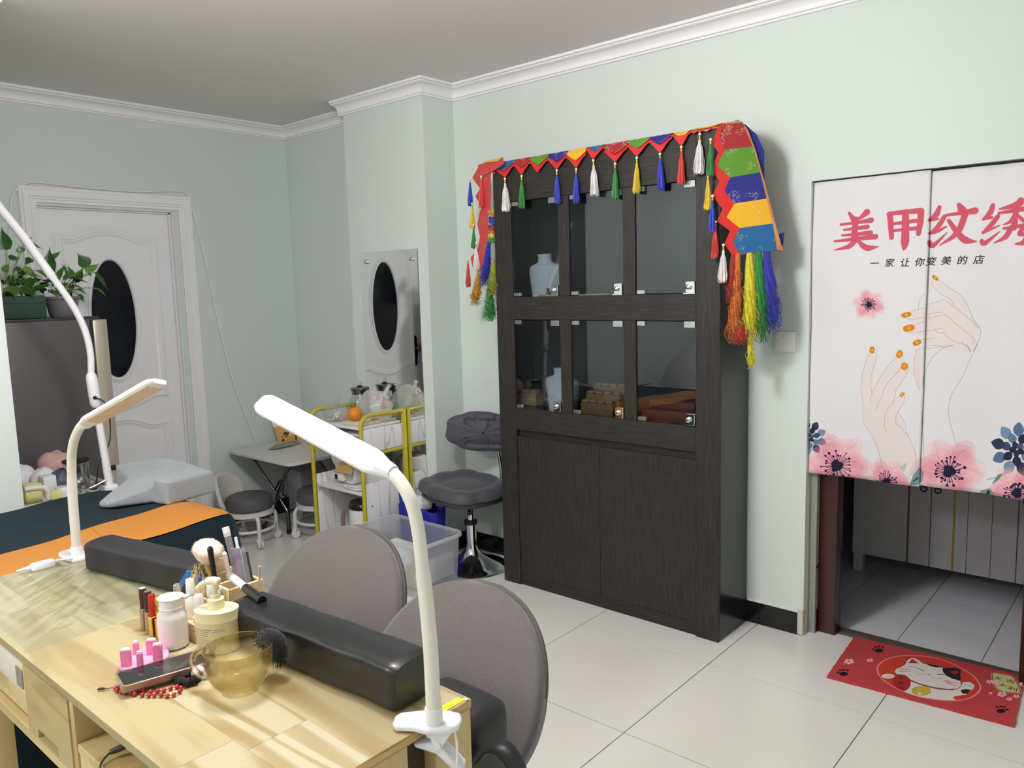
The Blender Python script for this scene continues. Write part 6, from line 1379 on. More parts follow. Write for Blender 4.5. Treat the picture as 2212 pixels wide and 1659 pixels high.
MB().rbox(-.964, -.918, V0+.012, V0+.058, .0005, .553, .002).build('leg', pz_, nt_)
MB().rbox(U0+.01, U0+.055, V1-.055, V1-.01, .0005, .553, .002).build('leg', pz_, nt_)
MB().rbox(U1-.044, U1-.030, -2.345, -2.283, .0005, TT-.0172, .001, 1).build('opening_shade_board', M('opening_shade_brown', (58, 44, 34), .7), nt_, smooth=False)  # dark brown board paints the shade of the opening between the end legs
wbx = thing('white_tray', 'flat white box standing in the open left bay of the pine table', 'box', (-.86, -2.6, .58))
MB().rbox(-1.10, -.613, V0+.006, V0+.30, .652, .718, .003).build('box_body', M('off_white_box', (222, 216, 204), .5), wbx)
MB().rbox(-.655, -.618, V0+.003, V0+.007, .662, .705, .001, 1).build('end_catch', M('box_catch', (150, 144, 130), .5), wbx)
MB().rbox(-1.09, -.62, V0+.02, V0+.28, .5785, .6515, .002).build('box_lower', px_, wbx)
cp = [at(x, y, z=.653) for x, y in ((252, 1606), (268, 1600))]
q0 = at(262, 1612, y=-2.58)
m = MB(); c0 = Vector(at(270, 1612, z=.668)); c1 = Vector(at(238, 1625, z=.662)); 
cc = thing('charging_cord', 'dark cord with a thick plug in the open cubby of the pine table', 'cord', tuple(c1))
MB().tube([tuple(c0), tuple(c0+(c1-c0)*.5), tuple(c1)], [.0055, .006, .0045], 10).build('plug', M('plug_dark', (50, 48, 52), .4), cc)
MB().tube(smooth_path([tuple(c1), tuple(at(224, 1640, z=.657)), tuple(at(216, 1656, z=.653)), tuple(at(214, 1690, z=.653))], 4), .0022, 6).build('wire', M('wire_grey', (90, 88, 94), .4), cc)

# crinkled clear film on the left part of the top
film_m = glassmat('table_film', (246, 248, 240), .14, 1.0, .24, (226, 228, 204), 1.6)
r2 = random.Random(11); wv_ = [(r2.uniform(8, 60), r2.uniform(-40, 40), r2.uniform(0, 6), r2.uniform(.3, 1)) for _ in range(12)]
def filmfn(u, v):
    x = U0+.004+(-.588-U0-.004)*u; y = V0+.003+(V1-V0-.006)*v; e = min(1, 9*min(u, 1-u), 9*min(v, 1-v)+.2)
    z = sum(a*abs(math.sin(kx*x+ky*y+p+1.5*math.sin(11*y+5*x)))**1.5 for kx, ky, p, a in wv_)/6.5
    return (x, y, TT+.0008+.0065*z*e)
tag(MB().grid(150, 110, filmfn).build('clear_film', film_m, ang=85), 'crinkled clear plastic film covering the left part of the pine table', 'film')

# black hand rests
blk = M('black_leatherette', (20, 20, 22), .38, spec=.5, coat=.25, bump=.07, bscale=60); blk2 = M('black_matt_leatherette', (40, 38, 42), .5, spec=.4, bump=.15, bscale=90)
def handrest(name, mat, x0, y0, x1, y1, dep, hgt, z, label):
    d = Vector((x1-x0, y1-y0, 0)); L_ = d.length; e = d.normalized(); n = Vector((-e.y, e.x, 0)); m = MB()
    def fn(u, v):
        a = 2*PI*u; c, s = math.cos(a), math.sin(a); pw = .28
        yy = dep/2*math.copysign(abs(c)**pw, c); zz = hgt/2*math.copysign(abs(s)**(.34 if s > 0 else .2), s)
        if s > 0: zz *= 1-.16*(yy/(dep/2))**2
        yy *= 1.0+.05*max(0, s)
        t = v; endk = min(1, min(t, 1-t)/.035); sh = (1-(1-endk)**2.6)**.45 if endk < 1 else 1; sh = max(.02, sh*.06+.94) if endk > .02 else .90
        xx = L_*t; wob = .0015*math.sin(14*xx*3+yy*60)
        return tuple(Vector((x0, y0, z+hgt/2+.001))+e*xx+n*(dep/2+yy*sh+wob)+Vector((0, 0, zz*sh)))
    m.grid(48, 44, fn, closed_u=True)
    k = len(m.v); m.f += [tuple(range(48)), tuple(reversed(range(k-48, k)))]; m.mi += [0, 0]
    o = m.build(name, mat, ang=50)
    return tag(o, label, 'hand rest')
handrest('hand_rest', blk, -.300, -2.349, .203, -2.317, .100, .088, TT, 'glossy black hand rest on the near right part of the pine table')
handrest('hand_rest', blk2, -1.005, -2.362, -.585, -2.279, .092, .080, TT+.004, 'matt black hand rest at the far left of the pine table, beside the lamp clamp')

# clip-on gooseneck lamps
def clip_lamp(label, neck, rads, h0, h1, upv, cl, cord=None):
    """neck: world points from the clamp up; h0-h1 the lamp head axis; cl: clamp centre and outward direction"""
    (cx, cy), (ox, oy) = cl; t = thing('clip_lamp', label, 'lamp', (cx, cy, TT))
    MB().tube(smooth_path(neck, 6), rads, 14).build('gooseneck', lampc, t)
    MB().lathe([(.0150, 0), (.0150, .045), (.0135, .048)], tuple(neck[0]-np.array([0, 0, .03])), 18).build('neck_socket', lampw, t)
    a, b = Vector(h0), Vector(h1); d = b-a; L_ = d.length; R = frame_rot(d, upv); X = R.col[0]; Y = R.col[1]
    m = MB()
    def fn(u, v):
        an = 2*PI*u; w = .0235*(.55+.45*min(1, v/.10)) if v < .10 else .0235
        tail = max(0, (v-.94)/.06); w *= (1-.35*tail*tail); th = .0085*(1.25-.25*min(1, v/.10))*(1-.4*tail)
        c, s = math.cos(an), math.sin(an)
        return tuple(a+d*v+Y*(w*math.copysign(abs(c)**.45, c))+X*(th*math.copysign(abs(s)**.6, s)))
    m.grid(28, 26, fn, closed_u=True); k = len(m.v); m.f += [tuple(range(28)), tuple(reversed(range(k-28, k)))]; m.mi += [0, 0]
    hd = m.build('lamp_head', lampw, t, ang=55)
    m = MB(); v0, v1 = .14, .94
    m.add([tuple(a+d*v0+Y*.018-X*.0093), tuple(a+d*v1+Y*.018-X*.0093), tuple(a+d*v1-Y*.018-X*.0093), tuple(a+d*v0-Y*.018-X*.0093), tuple(a+d*v0+Y*.018-X*.0075), tuple(a+d*v1+Y*.018-X*.0075), tuple(a+d*v1-Y*.018-X*.0075), tuple(a+d*v0-Y*.018-X*.0075)], [(0, 1, 2, 3), (7, 6, 5, 4), (0, 4, 5, 1), (1, 5, 6, 2), (2, 6, 7, 3), (3, 7, 4, 0)])
    m.build('diffuser', M('lamp_diffuser_warm', (218, 196, 166), .5), hd, smooth=False)
    MB().tube([tuple(a-d.normalized()*.014), tuple(a+d*.05)], [.0125, .0165], 14).build('head_collar', lampw, hd)
    # clamp: top plate, jaws, spring, rivet
    o = Vector((ox, oy, 0)); s = Vector((-oy, ox, 0)); c = Vector((cx, cy, TT+.0015))
    def pl(pts, z0, z1): 
        m = MB(); m.prism(pts, lambda p, q, tt: tuple(c+o*p+s*q+Vector((0, 0, tt))), z0, z1); return m
    pl([(-.052, -.020), (-.058, -.008), (-.058, .010), (-.050, .022), (-.012, .030), (.030, .030), (.052, .022), (.056, .006), (.054, -.014), (.040, -.026), (.0, -.030), (-.020, -.022)], .0005, .0125).build('clamp_plate', lampw, t, bev=.004)
    m = MB()
    for q in (-.020, .0175):
        m.prism([(.004, .0), (.042, .0), (.022, -.030), (.012, -.034)], lambda p, w, tt, q=q: tuple(c+o*p+s*(q+tt)+Vector((0, 0, w))), 0, .0025)
    m.build('jaw_cheek', lampw, t, bev=.001)
    lj = MB().prism([(-.024, -.023), (-.020, -.029), (.014, -.040), (.050, -.078), (.058, -.078), (.060, -.070), (.026, -.030), (.006, -.0215)], lambda p, w, tt: tuple(c+o*p+s*tt+Vector((0, 0, w))), -.017, .017).build('lower_jaw', lampw, t, bev=.003)
    MB().tube([tuple(c+o*.018+s*-.021+Vector((0, 0, -.022))), tuple(c+o*.018+s*-.0235+Vector((0, 0, -.022)))], [.006, .005], 12).build('rivet', lampw, lj)
    MB().tube(smooth_path([tuple(c+o*.046+s*-.012+Vector((0, 0, .001))), tuple(c+o*.050+s*-.018+Vector((0, 0, -.03))), tuple(c+o*.046+s*-.026+Vector((0, 0, -.07))), tuple(c+o*.030+s*-.03+Vector((0, 0, -.11)))], 5), .0022, 6).build('lamp_cord', lampw, t)
    return t
LY = -2.305
nk = [at(x, y, y=LY) for x, y in ((937, 1548), (934, 1480), (930, 1400), (922, 1310), (913, 1230), (904, 1150), (892, 1095), (876, 1058), (856, 1030), (838, 1015))]
clip_lamp('white clip-on lamp clamped to the right end of the pine table', nk, [.0125]*24+[.0112]*31, at(838, 1015, y=LY), at(562, 868, y=LY), (-.1, -.62, .78), ((.272, -2.305), (.8, .6)))
LY = -2.335
nk = [at(x, y, y=LY) for x, y in ((166, 1192), (163, 1150), (158, 1090), (155, 1030), (155, 985), (160, 952), (172, 925), (182, 916))]
clip_lamp('cream clip-on lamp clamped to the far left end of the pine table', nk, [.0125]*18+[.0118]*25, at(182, 916, y=LY), at(345, 824, y=LY), (.3, .25, .9), ((-1.150, -2.335), (-1, .0)))
i0, i1 = Vector(at(117, 1213, z=TT+.014)), Vector(at(66, 1226, z=TT+.014))
isw = thing('inline_switch', 'white inline cord switch lying at the left end of the table', 'switch', tuple((i0+i1)/2))
dd = (i1-i0).normalized()
m = MB(); nrm = Vector((-dd.y, dd.x, 0))
m.prism([(0, -.010), (.004, -.013), ((i1-i0).length-.006, -.013), ((i1-i0).length, -.008), ((i1-i0).length, .008), ((i1-i0).length-.006, .013), (.004, .013), (0, .010)], lambda p, q, tt: tuple(i0+dd*p+nrm*q+Vector((0, 0, tt))), -.010, .008)
m.build('switch_body', lampw, isw, bev=.003)
MB().tube([tuple(i1), tuple(i1+dd*.016), tuple(i1+dd*.034)], [.006, .0045, .0018], 10).build('strain_relief', lampw, isw)
MB().tube(smooth_path([tuple(i0-dd*.001), tuple(i0-dd*.015), tuple(at(140, 1208, z=TT+.016)), tuple(at(158, 1206, z=TT+.015))], 4), [.005]*4+[.0028]*9, 8).build('cord', lampw, isw)

# ================================================================== things on the table
# amber glass mug
mugm = bpy.data.materials.new('amber_glass'); mugm.use_nodes = True; nt = mugm.node_tree; N = nt.nodes; L = nt.links; N.clear()
o_ = N.new('ShaderNodeOutputMaterial'); g_ = N.new('ShaderNodeBsdfGlass'); g_.inputs['Color'].default_value = (*lin((250, 247, 236)), 1); g_.inputs['IOR'].default_value = 1.40; g_.inputs['Roughness'].default_value = 0
tr_ = N.new('ShaderNodeBsdfTransparent'); tr_.inputs['Color'].default_value = (*lin((243, 238, 218)), 1); mx_ = N.new('ShaderNodeMixShader'); mx_.inputs[0].default_value = .55
L.new(g_.outputs[0], mx_.inputs[1]); L.new(tr_.outputs[0], mx_.inputs[2]); L.new(mx_.outputs[0], o_.inputs[0])
MC = np.array([-.092, -2.436, TT+.0008])
mg = thing('glass_mug', 'amber glass mug standing on the pine table in front of the hand rest', 'mug', tuple(MC))
pr = [(.001, .004), (.024, .0045), (.028, .0), (.033, .0005), (.034, .006), (.040, .012), (.051, .026), (.0575, .045), (.0605, .065), (.0615, .084), (.0608, .0858), (.0592, .084), (.058, .065), (.055, .046), (.0485, .028), (.038, .0155), (.024, .0115), (.001, .0105)]
pr = [(a, b) for a, b, _ in smooth_path([(a, b, 0) for a, b in pr], 3)]
pr = [(max(a, .0005), max(b, 0)) for a, b in pr]
MB().lathe(pr, tuple(MC), 56, cap=False).build('mug_body', mugm, mg, ang=80)
hd_ = Vector((-.78, -.62, 0)); hp = [(.0588, .074), (.070, .077), (.082, .070), (.087, .055), (.083, .038), (.070, .027), (.0545, .0275)]
MB().tube(smooth_path([(MC[0]+hd_.x*r, MC[1]+hd_.y*r, MC[2]+z) for r, z in hp], 5), .0062, 12).build('mug_handle', mugm, mg, ang=80)

# white squeeze bottle
frostw = M('frosted_white_plastic', (226, 222, 220), .4, sss=.0); 
SB = np.array([-.372, -2.425, TT+.0005])
sb = thing('squeeze_bottle', 'frosted white wide-mouth bottle standing next to the cream pump bottle', 'bottle', tuple(SB))
MB().lathe([(.025, 0), (.029, .004), (.0295, .062), (.0285, .072), (.0235, .080), (.0235, .083), (.001, .083)], tuple(SB), 36).build('bottle_body', frostw, sb)
MB().lathe([(.0235, .083), (.0245, .084), (.0245, .0865), (.0232, .088), (.0236, .1045), (.0262, .106), (.0262, .1075), (.022, .109), (.001, .1085)], tuple(SB), 36).build('screw_cap', M('bottle_cap_white', (232, 230, 232), .35), sb)
MB().rbox(SB[0]+.018, SB[0]+.032, SB[1]+.004, SB[1]+.020, SB[2]+.100, SB[2]+.106, .002, rot=Matrix.Rotation(.6, 3, 'Z'), piv=tuple(SB)).build('cap_tab', M('bottle_tab', (230, 228, 230), .35), sb)
# cream pump bottle, oval
PB = np.array([-.285, -2.372, TT+.0005])
creamp = M('cream_plastic', (228, 214, 168), .42); creaml = M('pale_cream_plastic', (236, 222, 184), .4)
pbt = thing('pump_bottle', 'oval cream pump bottle with fine print behind the amber mug', 'bottle', tuple(PB))
Rz = Matrix.Rotation(.72, 3, 'Z')
MB().lathe([(.040, 0), (.044, .003), (.0445, .064), (.0455, .066), (.0455, .068), (.0445, .070), (.0445, .087), (.040, .0885), (.001, .0885)], tuple(PB), 48, sx=1.0, sy=.78, rot=Rz).build('bottle_body', creamp, pbt)
MB().lathe([(.0165, .0885), (.0165, .108), (.0145, .109), (.0145, .1095)], tuple(PB), 28).lathe([(.0105, .1095), (.0105, .117), (.0095, .118), (.001, .118)], tuple(PB), 24).build('pump_collar', creaml, pbt)
MB().lathe([(.004, .118), (.004, .126), (.0075, .126), (.0085, .140), (.001, .1405)], tuple(PB), 20).build('pump_stem', creaml, pbt)
hdv = Vector((-.86, -.50, 0)); c = Vector(PB)+Vector((0, 0, .139))
m = MB(); P = [c-hdv*.012+Vector((0, 0, .004)), c+Vector((0, 0, .006)), c+hdv*.014+Vector((0, 0, .004)), c+hdv*.030+Vector((0, 0, -.004)), c+hdv*.042+Vector((0, 0, -.013))]
m.tube(smooth_path([tuple(p) for p in P], 4), [.006]+[.0085]*8+[.0065]*4+[.005]*3+[.0035], 10); m.build('pump_nozzle', creaml, pbt)
m = MB(); r2 = random.Random(2)
for ln, z in enumerate(np.linspace(.054, .012, 11)):
    a0 = -.85; x = a0
    segs = []
    while x < .75:
        w = r2.uniform(.05, .16)
        if (x+w < .0 or ln in (0, 1, 5)) and not (.05 < x < .2) or x > .35 and ln in (0, 4, 5, 6, 7): segs.append((x, min(x+w, .78)))
        x += w+.03
    for a, b in segs:
        P = []
        for q in np.linspace(a, b, 4):
            th = q-PI/2-.05-.72+.6; p = Rz @ Vector((.0449*math.cos(th), .0449*.78*math.sin(th), z)); P.append(tuple(Vector(PB)+p))
        m.tube(P, .00045, 4, cap=False)
m.build('fine_print', M('fine_print_grey', (126, 110, 92), .7), pbt)
# lip glosses and gold lipsticks
def lipst(label, cap, base, x, y, square, top, grp):
    t = thing('lip_colour', label, 'cosmetic', (x, y, TT)); r = .0078
    if square: MB().rbox(x-.0085, x+.0085, y-.0085, y+.0085, TT+.0005, TT+.048, .001, 1).build('base', base, t); MB().lathe([(.0068, .048), (.0068, .062)], (x, y, TT), 16).lathe([(.0074, .056), (.0074, .094), (.006, .096), (.001, .096)], (x, y, TT), 20).build('cap', cap, t)
    else: MB().rbox(x-.0078, x+.0078, y-.0078, y+.0078, TT+.0005, TT+.050, .0015, 1).build('base', base, t); MB().lathe([(.0078, .0502), (.0078, .094), (.0070, .0955), (.001, .0955)], (x, y, TT), 24).build('cap', cap, t)
    if top: MB().lathe([(.0066, .0956), (.001, .0958)], (x, y, TT), 20).build('cap_disc', top, t)
    return t
dcap = M('aubergine_cap', (66, 28, 34), .3); tpb = M('taupe_tube', (150, 116, 98), .35); gld = M('polished_gold', (220, 184, 78), .16, metal=1); rdg = M('red_gold_cap', (196, 52, 30), .2, metal=.5)
lipst('lip gloss with dark aubergine cap and iridescent disc, leftmost of the row', dcap, tpb, -.502, -2.426, False, M('iridescent_disc', (176, 226, 214), .2), '')
lipst('lip gloss with dark aubergine cap, second in the row', dcap, tpb, -.474, -2.428, False, M('plum_disc', (110, 92, 130), .3), '')
lipst('gold lipstick with a red and gold cap, third in the row', rdg, gld, -.448, -2.431, True, gld, '')
lipst('gold lipstick half hidden behind the white squeeze bottle', gld, gld, -.425, -2.427, True, gld, '')
# pink toe-separator style stand, light pink plate with five pegs
pinkm = M('pink_resin', (232, 128, 176), .35); pinkl = M('pale_pink_resin', (240, 160, 206), .35); whit = M('white_tip', (226, 214, 220), .5)
ps = thing('pink_stand', 'pink stand with five white tipped pegs behind the phone', 'stand', (-.36, -2.49, TT))
pts_ = [at(x, y, z=TT) for x, y in ((256, 1446), (272, 1430), (300, 1412), (330, 1402), (356, 1404), (366, 1416), (358, 1432), (330, 1444), (300, 1453), (270, 1454))]
MB().prism([(p[0], p[1]) for p in smooth_path(pts_, 4, True)], lambda a, b, tt: (a, b, tt), TT+.0006, TT+.009).build('plate', pinkl, ps, bev=.002)
for (x, y, ww, hh) in ((274, 1438, 22, 38), (304, 1446, 12, 40), (295, 1412, 12, 28), (329, 1412, 22, 34), (342, 1428, 20, 40)):
    p = at(x, y, z=TT+.009); w = ww/1080/2; e = Vector((RGT[0], RGT[1], 0)).normalized(); n_ = Vector((-e.y, e.x, 0)); hz = hh/1080*.92
    m = MB(); m.prism([(-w, -.004), (w, -.004), (w, .004), (-w, .004)], lambda a, b, tt: tuple(Vector(p)+e*a+n_*b+Vector((0, 0, tt))), -.0005, hz); pg = m.build('peg', pinkm, ps, bev=.0015)
    MB().lathe([(.001, 0), (w*.95, .001), (w*.85, .004), (.001, .0055)], tuple(Vector(p)+Vector((0, 0, hz-.001))), 14, sy=.6, rot=frame_rot((0, 0, 1), tuple(e))).build('white_tip', whit, pg)
# phone in a clear case lying on the bracelet
a_, b_2 = Vector(at(264, 1482, z=TT+.024)), Vector(at(452, 1428, z=TT+.022)); d_ = (b_2-a_); ex = d_.normalized(); ey = Vector((0, 0, 1)).cross(ex).normalized(); tilt = -.02; ey = (ey*math.cos(tilt)+Vector((0, 0, 1))*math.sin(tilt)).normalized(); ez = ex.cross(ey)
ph = thing('phone', 'phone in a clear case lying face up beside the amber mug', 'phone', tuple((a_+b_2)/2))
def rr_poly(x0, x1, y0, y1, r): return arc((x1-r, y1-r), r, 0, PI/2, 5)+arc((x0+r, y1-r), r, PI/2, PI, 5)+arc((x0+r, y0+r), r, PI, 1.5*PI, 5)+arc((x1-r, y0+r), r, 1.5*PI, 2*PI, 5)
Lp = d_.length; fm = lambda p, q, tt: tuple(a_+ex*p+ey*q+ez*tt)
MB().prism(rr_poly(0, Lp, -.004, .066, .010), fm, -.013, -.0005).build('phone_body', M('phone_frame', (186, 140, 120), .25, metal=.5), ph, bev=.0015)
MB().prism(rr_poly(.003, Lp-.003, -.001, .065, .009), fm, -.0004, .0004).build('screen', M('phone_screen', (20, 12, 18), .03, spec=.8, coat=.5), ph, smooth=False)
MB().sweep(rr_poly(-.0015, Lp+.0015, -.0055, .0695, .011), [(0, -.014), (0, .0012), (.0022, .0012)], lambda p, q, tt: fm(p, q, tt), closed=True).build('clear_case', glassmat('clear_case', (232, 226, 220), .05, 1, .2, (222, 214, 208)), ph)
# bead bracelet
beadm = M('red_agate', (176, 26, 22), .15, spec=.6, coat=.3); cordb = M('brown_string', (62, 34, 28), .7)
br = thing('bead_bracelet', 'string of small red beads lying in front of the phone', 'bracelet', tuple(at(330, 1492, z=TT)))
bz = [(575, 690), (660, 706), (738, 698), (812, 690), (890, 665), (962, 648), (1005, 662), (992, 702), (925, 738), (850, 750), (780, 745), (705, 746), (640, 748), (565, 742), (475, 735), (435, 722), (365, 718), (325, 708), (280, 690), (262, 668), (300, 655), (420, 680), (482, 674), (540, 682)]
bp = [at(200+x/5.267, 1360+y/5.267, z=TT+.0048) for x, y in bz]
MB().tube([tuple(p) for p in smooth_path(bp, 3, True)], .0007, 5, closed=True).tube(smooth_path([tuple(bp[19]), tuple(at(242, 1486, z=TT+.004)), tuple(at(224, 1489, z=TT+.004))], 4), .0009, 5).build('string', cordb, br)
MB().prism([(0, -.0015), (.010, -.003), (.012, .003), (0, .0015)], lambda p, q, tt: tuple(Vector(at(226, 1489, z=TT+.003))+Vector((-.7, -.7, 0))*p+Vector((.7, -.7, 0))*q+Vector((0, 0, tt))), 0, .003).build('tassel_tag', cordb, br)
b0 = MB().ball(tuple(bp[0]), .0042, 12, 8).build('bead', beadm, br)
for p in bp[1:]:
    c = b0.copy(); COL.objects.link(c); c.parent = br; c.location = Vector(p)-Vector(bp[0])
# scrunchie with a pearl, fluffy black band
scr = thing('scrunchie', 'black hair scrunchie with a white bead beside the mug handle', 'hair tie', tuple(at(405, 1462, z=TT)))
c = at(403, 1462, z=TT+.009); m = MB()
P = [(c[0]+.024*math.cos(t)*1.0, c[1]+.016*math.sin(t), c[2]+.002*math.sin(5*t)) for t in np.linspace(0, 2*PI, 40, endpoint=False)]
m.tube(P, [.0075+.002*math.sin(9*t) for t in np.linspace(0, 2*PI, 40, endpoint=False)], 9, closed=True); m.build('band', M('black_cloth', (18, 17, 19), .85, bump=.5, bscale=90), scr)
c2 = at(428, 1452, z=TT+.013); MB().ball(tuple(c2), .0125, 18, 12).build('white_bead', M('white_bead', (226, 224, 230), .2, spec=.6), scr)
c3 = at(441, 1458, z=TT+.006); MB().ball(tuple(c3), .012, 12, 8, sy=.7, sz=.5).build('lilac_charm', M('lilac_charm', (206, 190, 206), .3), scr)
fz_ = M('black_fluff', (14, 13, 16), .95, sheen=.3)
m = MB(); r2 = random.Random(6); P = [np.array(at(x, y, y=yy)) for x, y, yy in ((564, 1380, -2.372), (580, 1376, -2.368), (596, 1386, -2.364), (602, 1404, -2.364), (600, 1424, -2.366))]
P = smooth_path(P, 8); m.tube(P, [.013+.005*math.sin(PI*i/(len(P)-1)) for i in range(len(P))], 14)
for i, p in enumerate(P):
    for k in range(40):
        d = np.array([r2.gauss(0, 1), r2.gauss(0, 1), r2.gauss(0, 1)]); d /= np.linalg.norm(d); m.tube([p+d*.013, p+d*(.0165+r2.uniform(.001, .005))], [.0007, .0003], 3, cap=False)
tag(m.build('fluffy_band', fz_, ang=80), 'fluffy black headband between the mug and the glossy hand rest', 'headband')
# sticky note
sq = [at(x, y, z=TT+.0006) for x, y in ((946, 1530), (960, 1538), (1003, 1513), (990, 1507))]
st_ = thing('sticky_note', 'fluorescent yellow sticky flag at the rear right corner of the table', 'sticky note', tuple(sq[0]))
MB().add([tuple(p) for p in sq]+[(p[0], p[1], p[2]+.0008) for p in sq], [(3, 2, 1, 0), (4, 5, 6, 7), (0, 1, 5, 4), (1, 2, 6, 5), (2, 3, 7, 6), (3, 0, 4, 7)]).build('flag', M('fluorescent_yellow', (226, 226, 40), .6), st_, smooth=False)
sq2 = [at(x, y, z=TT+.0016) for x, y in ((1000, 1510), (1006, 1514), (1012, 1510), (1006, 1507))]
MB().add([tuple(p) for p in sq2]+[(p[0], p[1], p[2]+.0006) for p in sq2], [(3, 2, 1, 0), (4, 5, 6, 7), (0, 1, 5, 4), (1, 2, 6, 5), (2, 3, 7, 6), (3, 0, 4, 7)]).build('white_end', whit, st_, smooth=False)

# wooden organiser with its brushes and tools
birch = grain('birch_box', (226, 204, 158), (208, 180, 130), 0, .55, 5, 7, .08)
OX0, OX1, OY0, OY1 = -.552, -.386, -2.290, -2.203
orz = thing('wooden_organizer', 'birch desk organizer full of brushes and files behind the pump bottle', 'organizer', (-.47, -2.25, TT))
OH, OH2 = TT+.074, TT+.094
MB().rbox(OX0, OX1, OY0, OY1, TT+.0005, TT+.008, .001, 1).build('bottom', birch, orz)
MB().rbox(OX0, OX1, OY0, OY0+.007, TT+.008, OH, .001, 1).build('front_panel', birch, orz)
MB().rbox(OX0, OX1, OY1-.007, OY1, TT+.008, OH, .001, 1).build('rear_panel', birch, orz)
MB().rbox(OX1-.007, OX1, OY0+.007, OY1-.007, TT+.008, OH, .001, 1).build('side_panel', birch, orz)
MB().rbox(OX0, OX0+.007, OY0+.007, OY1-.007, TT+.008, OH2, .001, 1).build('side_panel', birch, orz)
for x in (-.508, -.445): MB().rbox(x, x+.006, OY0+.007, OY1-.007, TT+.008, OH, .001, 1).build('divider', birch, orz)
TB_ = TT+.012
def stick(name, label, cat, p0, p1, secs, group=None):
    """secs: (t0, t1, r0, r1, material, part name)"""
    a, b = Vector(p0), Vector(p1); t = thing(name, label, cat, tuple(a), group)
    for t0, t1, r0, r1, mt, pn in secs: MB().tube([tuple(a+(b-a)*t0), tuple(a+(b-a)*(t0*.5+t1*.5)), tuple(a+(b-a)*t1)], [r0, (r0+r1)/2, r1], 12).build(pn, mt, t)
    return t
blkp = M('black_lacquer', (22, 20, 22), .25); wpl = M('white_plastic', (232, 232, 234), .3); gold_h = M('gold_handle', (206, 164, 96), .3, metal=.5)
# powder brush
h0 = Vector((-.475, -2.262, TB_)); h1 = Vector(at(448, 1222, y=-2.262)); hc = Vector(at(449, 1196, y=-2.262)); ax = (hc-h1).normalized()
pbx = thing('powder_brush', 'big fluffy powder brush standing in the organizer', 'brush', tuple(h0))
MB().tube([tuple(h0), tuple(h0*.4+h1*.6), tuple(h1)], [.004, .0055, .008], 12).build('handle', gold_h, pbx)
m = MB(); R = frame_rot(ax+Vector((0, 0, .25)))
m.lathe([(.007, -.026), (.016, -.021), (.027, -.011), (.0345, .002), (.036, .012), (.031, .022), (.020, .029), (.001, .032)], tuple(hc), 26, rot=R, sx=1.12, sy=.9)
r2 = random.Random(4)
for _ in range(900):
    a = r2.uniform(0, 2*PI); q = r2.uniform(-.8, 1); z = .005+.026*q; rr3 = .0355*math.sqrt(max(0, 1-q*q)) if q > 0 else .0355*(1+q*.75)
    p = R @ Vector((rr3*1.12*math.cos(a), rr3*.9*math.sin(a), z)); dn = R @ Vector((.6*math.cos(a)*math.sqrt(max(0, 1-q*q)), .6*math.sin(a)*math.sqrt(max(0, 1-q*q)), max(.1, q)+.25)); dn.normalize(); m.tube([tuple(hc+p), tuple(hc+p+dn*r2.uniform(.002, .006))], [.0006, .0002], 3, cap=False)
m.build('bristles', M('peach_bristle', (236, 212, 190), .9, sheen=.5), pbx, ang=80)
stick('black_pen', 'black lacquered pen standing in front of the powder brush', 'pen', (-.468, -2.272, TB_), at(453, 1181, y=-2.285), [(0, .97, .005, .0068, blkp, 'barrel'), (.97, 1, .0068, .004, blkp, 'cap_end')])
stick('wooden_pusher', 'round pale cuticle stick standing beside the black pen', 'tool', (-.452, -2.24, TB_), at(484, 1192, y=-2.245), [(0, .96, .0055, .0058, M('pale_pink_wood', (214, 190, 172), .5), 'shaft'), (.96, 1, .0058, .003, wpl, 'tip')])
ct_ = glassmat('clear_tube', (232, 234, 236), .03, 1, .25, (226, 228, 232))
stick('brush_tube', 'clear tube with a white cap rising highest from the organizer', 'tube', (-.440, -2.225, TB_), at(487, 1139, y=-2.235), [(0, .88, .0075, .0075, ct_, 'tube'), (.88, .93, .008, .008, M('tube_label', (206, 196, 196), .5), 'label_band'), (.93, 1, .0082, .0082, wpl, 'cap')])
stick('white_pen', 'thin white capped pen beside the file packet', 'pen', (-.425, -2.222, TB_), at(509, 1160, y=-2.225), [(0, .85, .0042, .0042, wpl, 'barrel'), (.85, 1, .0034, .0034, wpl, 'cap')])
# packet of nail files
a0, a1, a2, a3 = at(498, 1184, y=-2.232), at(524, 1178, y=-2.222), at(540, 1262, y=-2.222), at(508, 1252, y=-2.232)
pf = thing('file_packet', 'clear packet of pink nail files standing in the organizer', 'packet', (-.41, -2.23, TB_))
e1 = Vector(a1-a0); dn = Vector(a3-a0)*1.0; L_ = 1.0
def slab(o, u, v, th, nm, mat, par):
    n = Vector(u).cross(Vector(v)).normalized()*th; q = [o, o+u, o+u+v, o+v]; m = MB(); m.add([tuple(p) for p in q]+[tuple(p+n) for p in q], [(0, 1, 2, 3), (7, 6, 5, 4), (0, 4, 5, 1), (1, 5, 6, 2), (2, 6, 7, 3), (3, 7, 4, 0)]); return m.build(nm, mat, par, bev=.0006)
bot = Vector((-.435, -2.232, TB_)); tp = Vector(at(500, 1184, y=-2.232)); up_ = tp-bot; wd_ = Vector((.030, .012, .004))
for k, (mt, nm) in enumerate(((M('pink_file', (196, 128, 166), .5), 'file'), (M('mauve_file', (160, 112, 150), .5), 'file'), (wpl, 'file'), (M('grey_file', (120, 116, 122), .6), 'file'), (M('dark_file', (52, 52, 54), .6), 'file'))):
    slab(bot+Vector((.0075*k, .003*k, 0)), wd_*(.55 if k < 2 else .4), up_*(1-.012*k), .003, nm, mt, pf)
slab(bot+Vector((-.004, -.007, 0)), wd_*1.5, up_*1.01, .0008, 'clear_sleeve', ct_, pf)
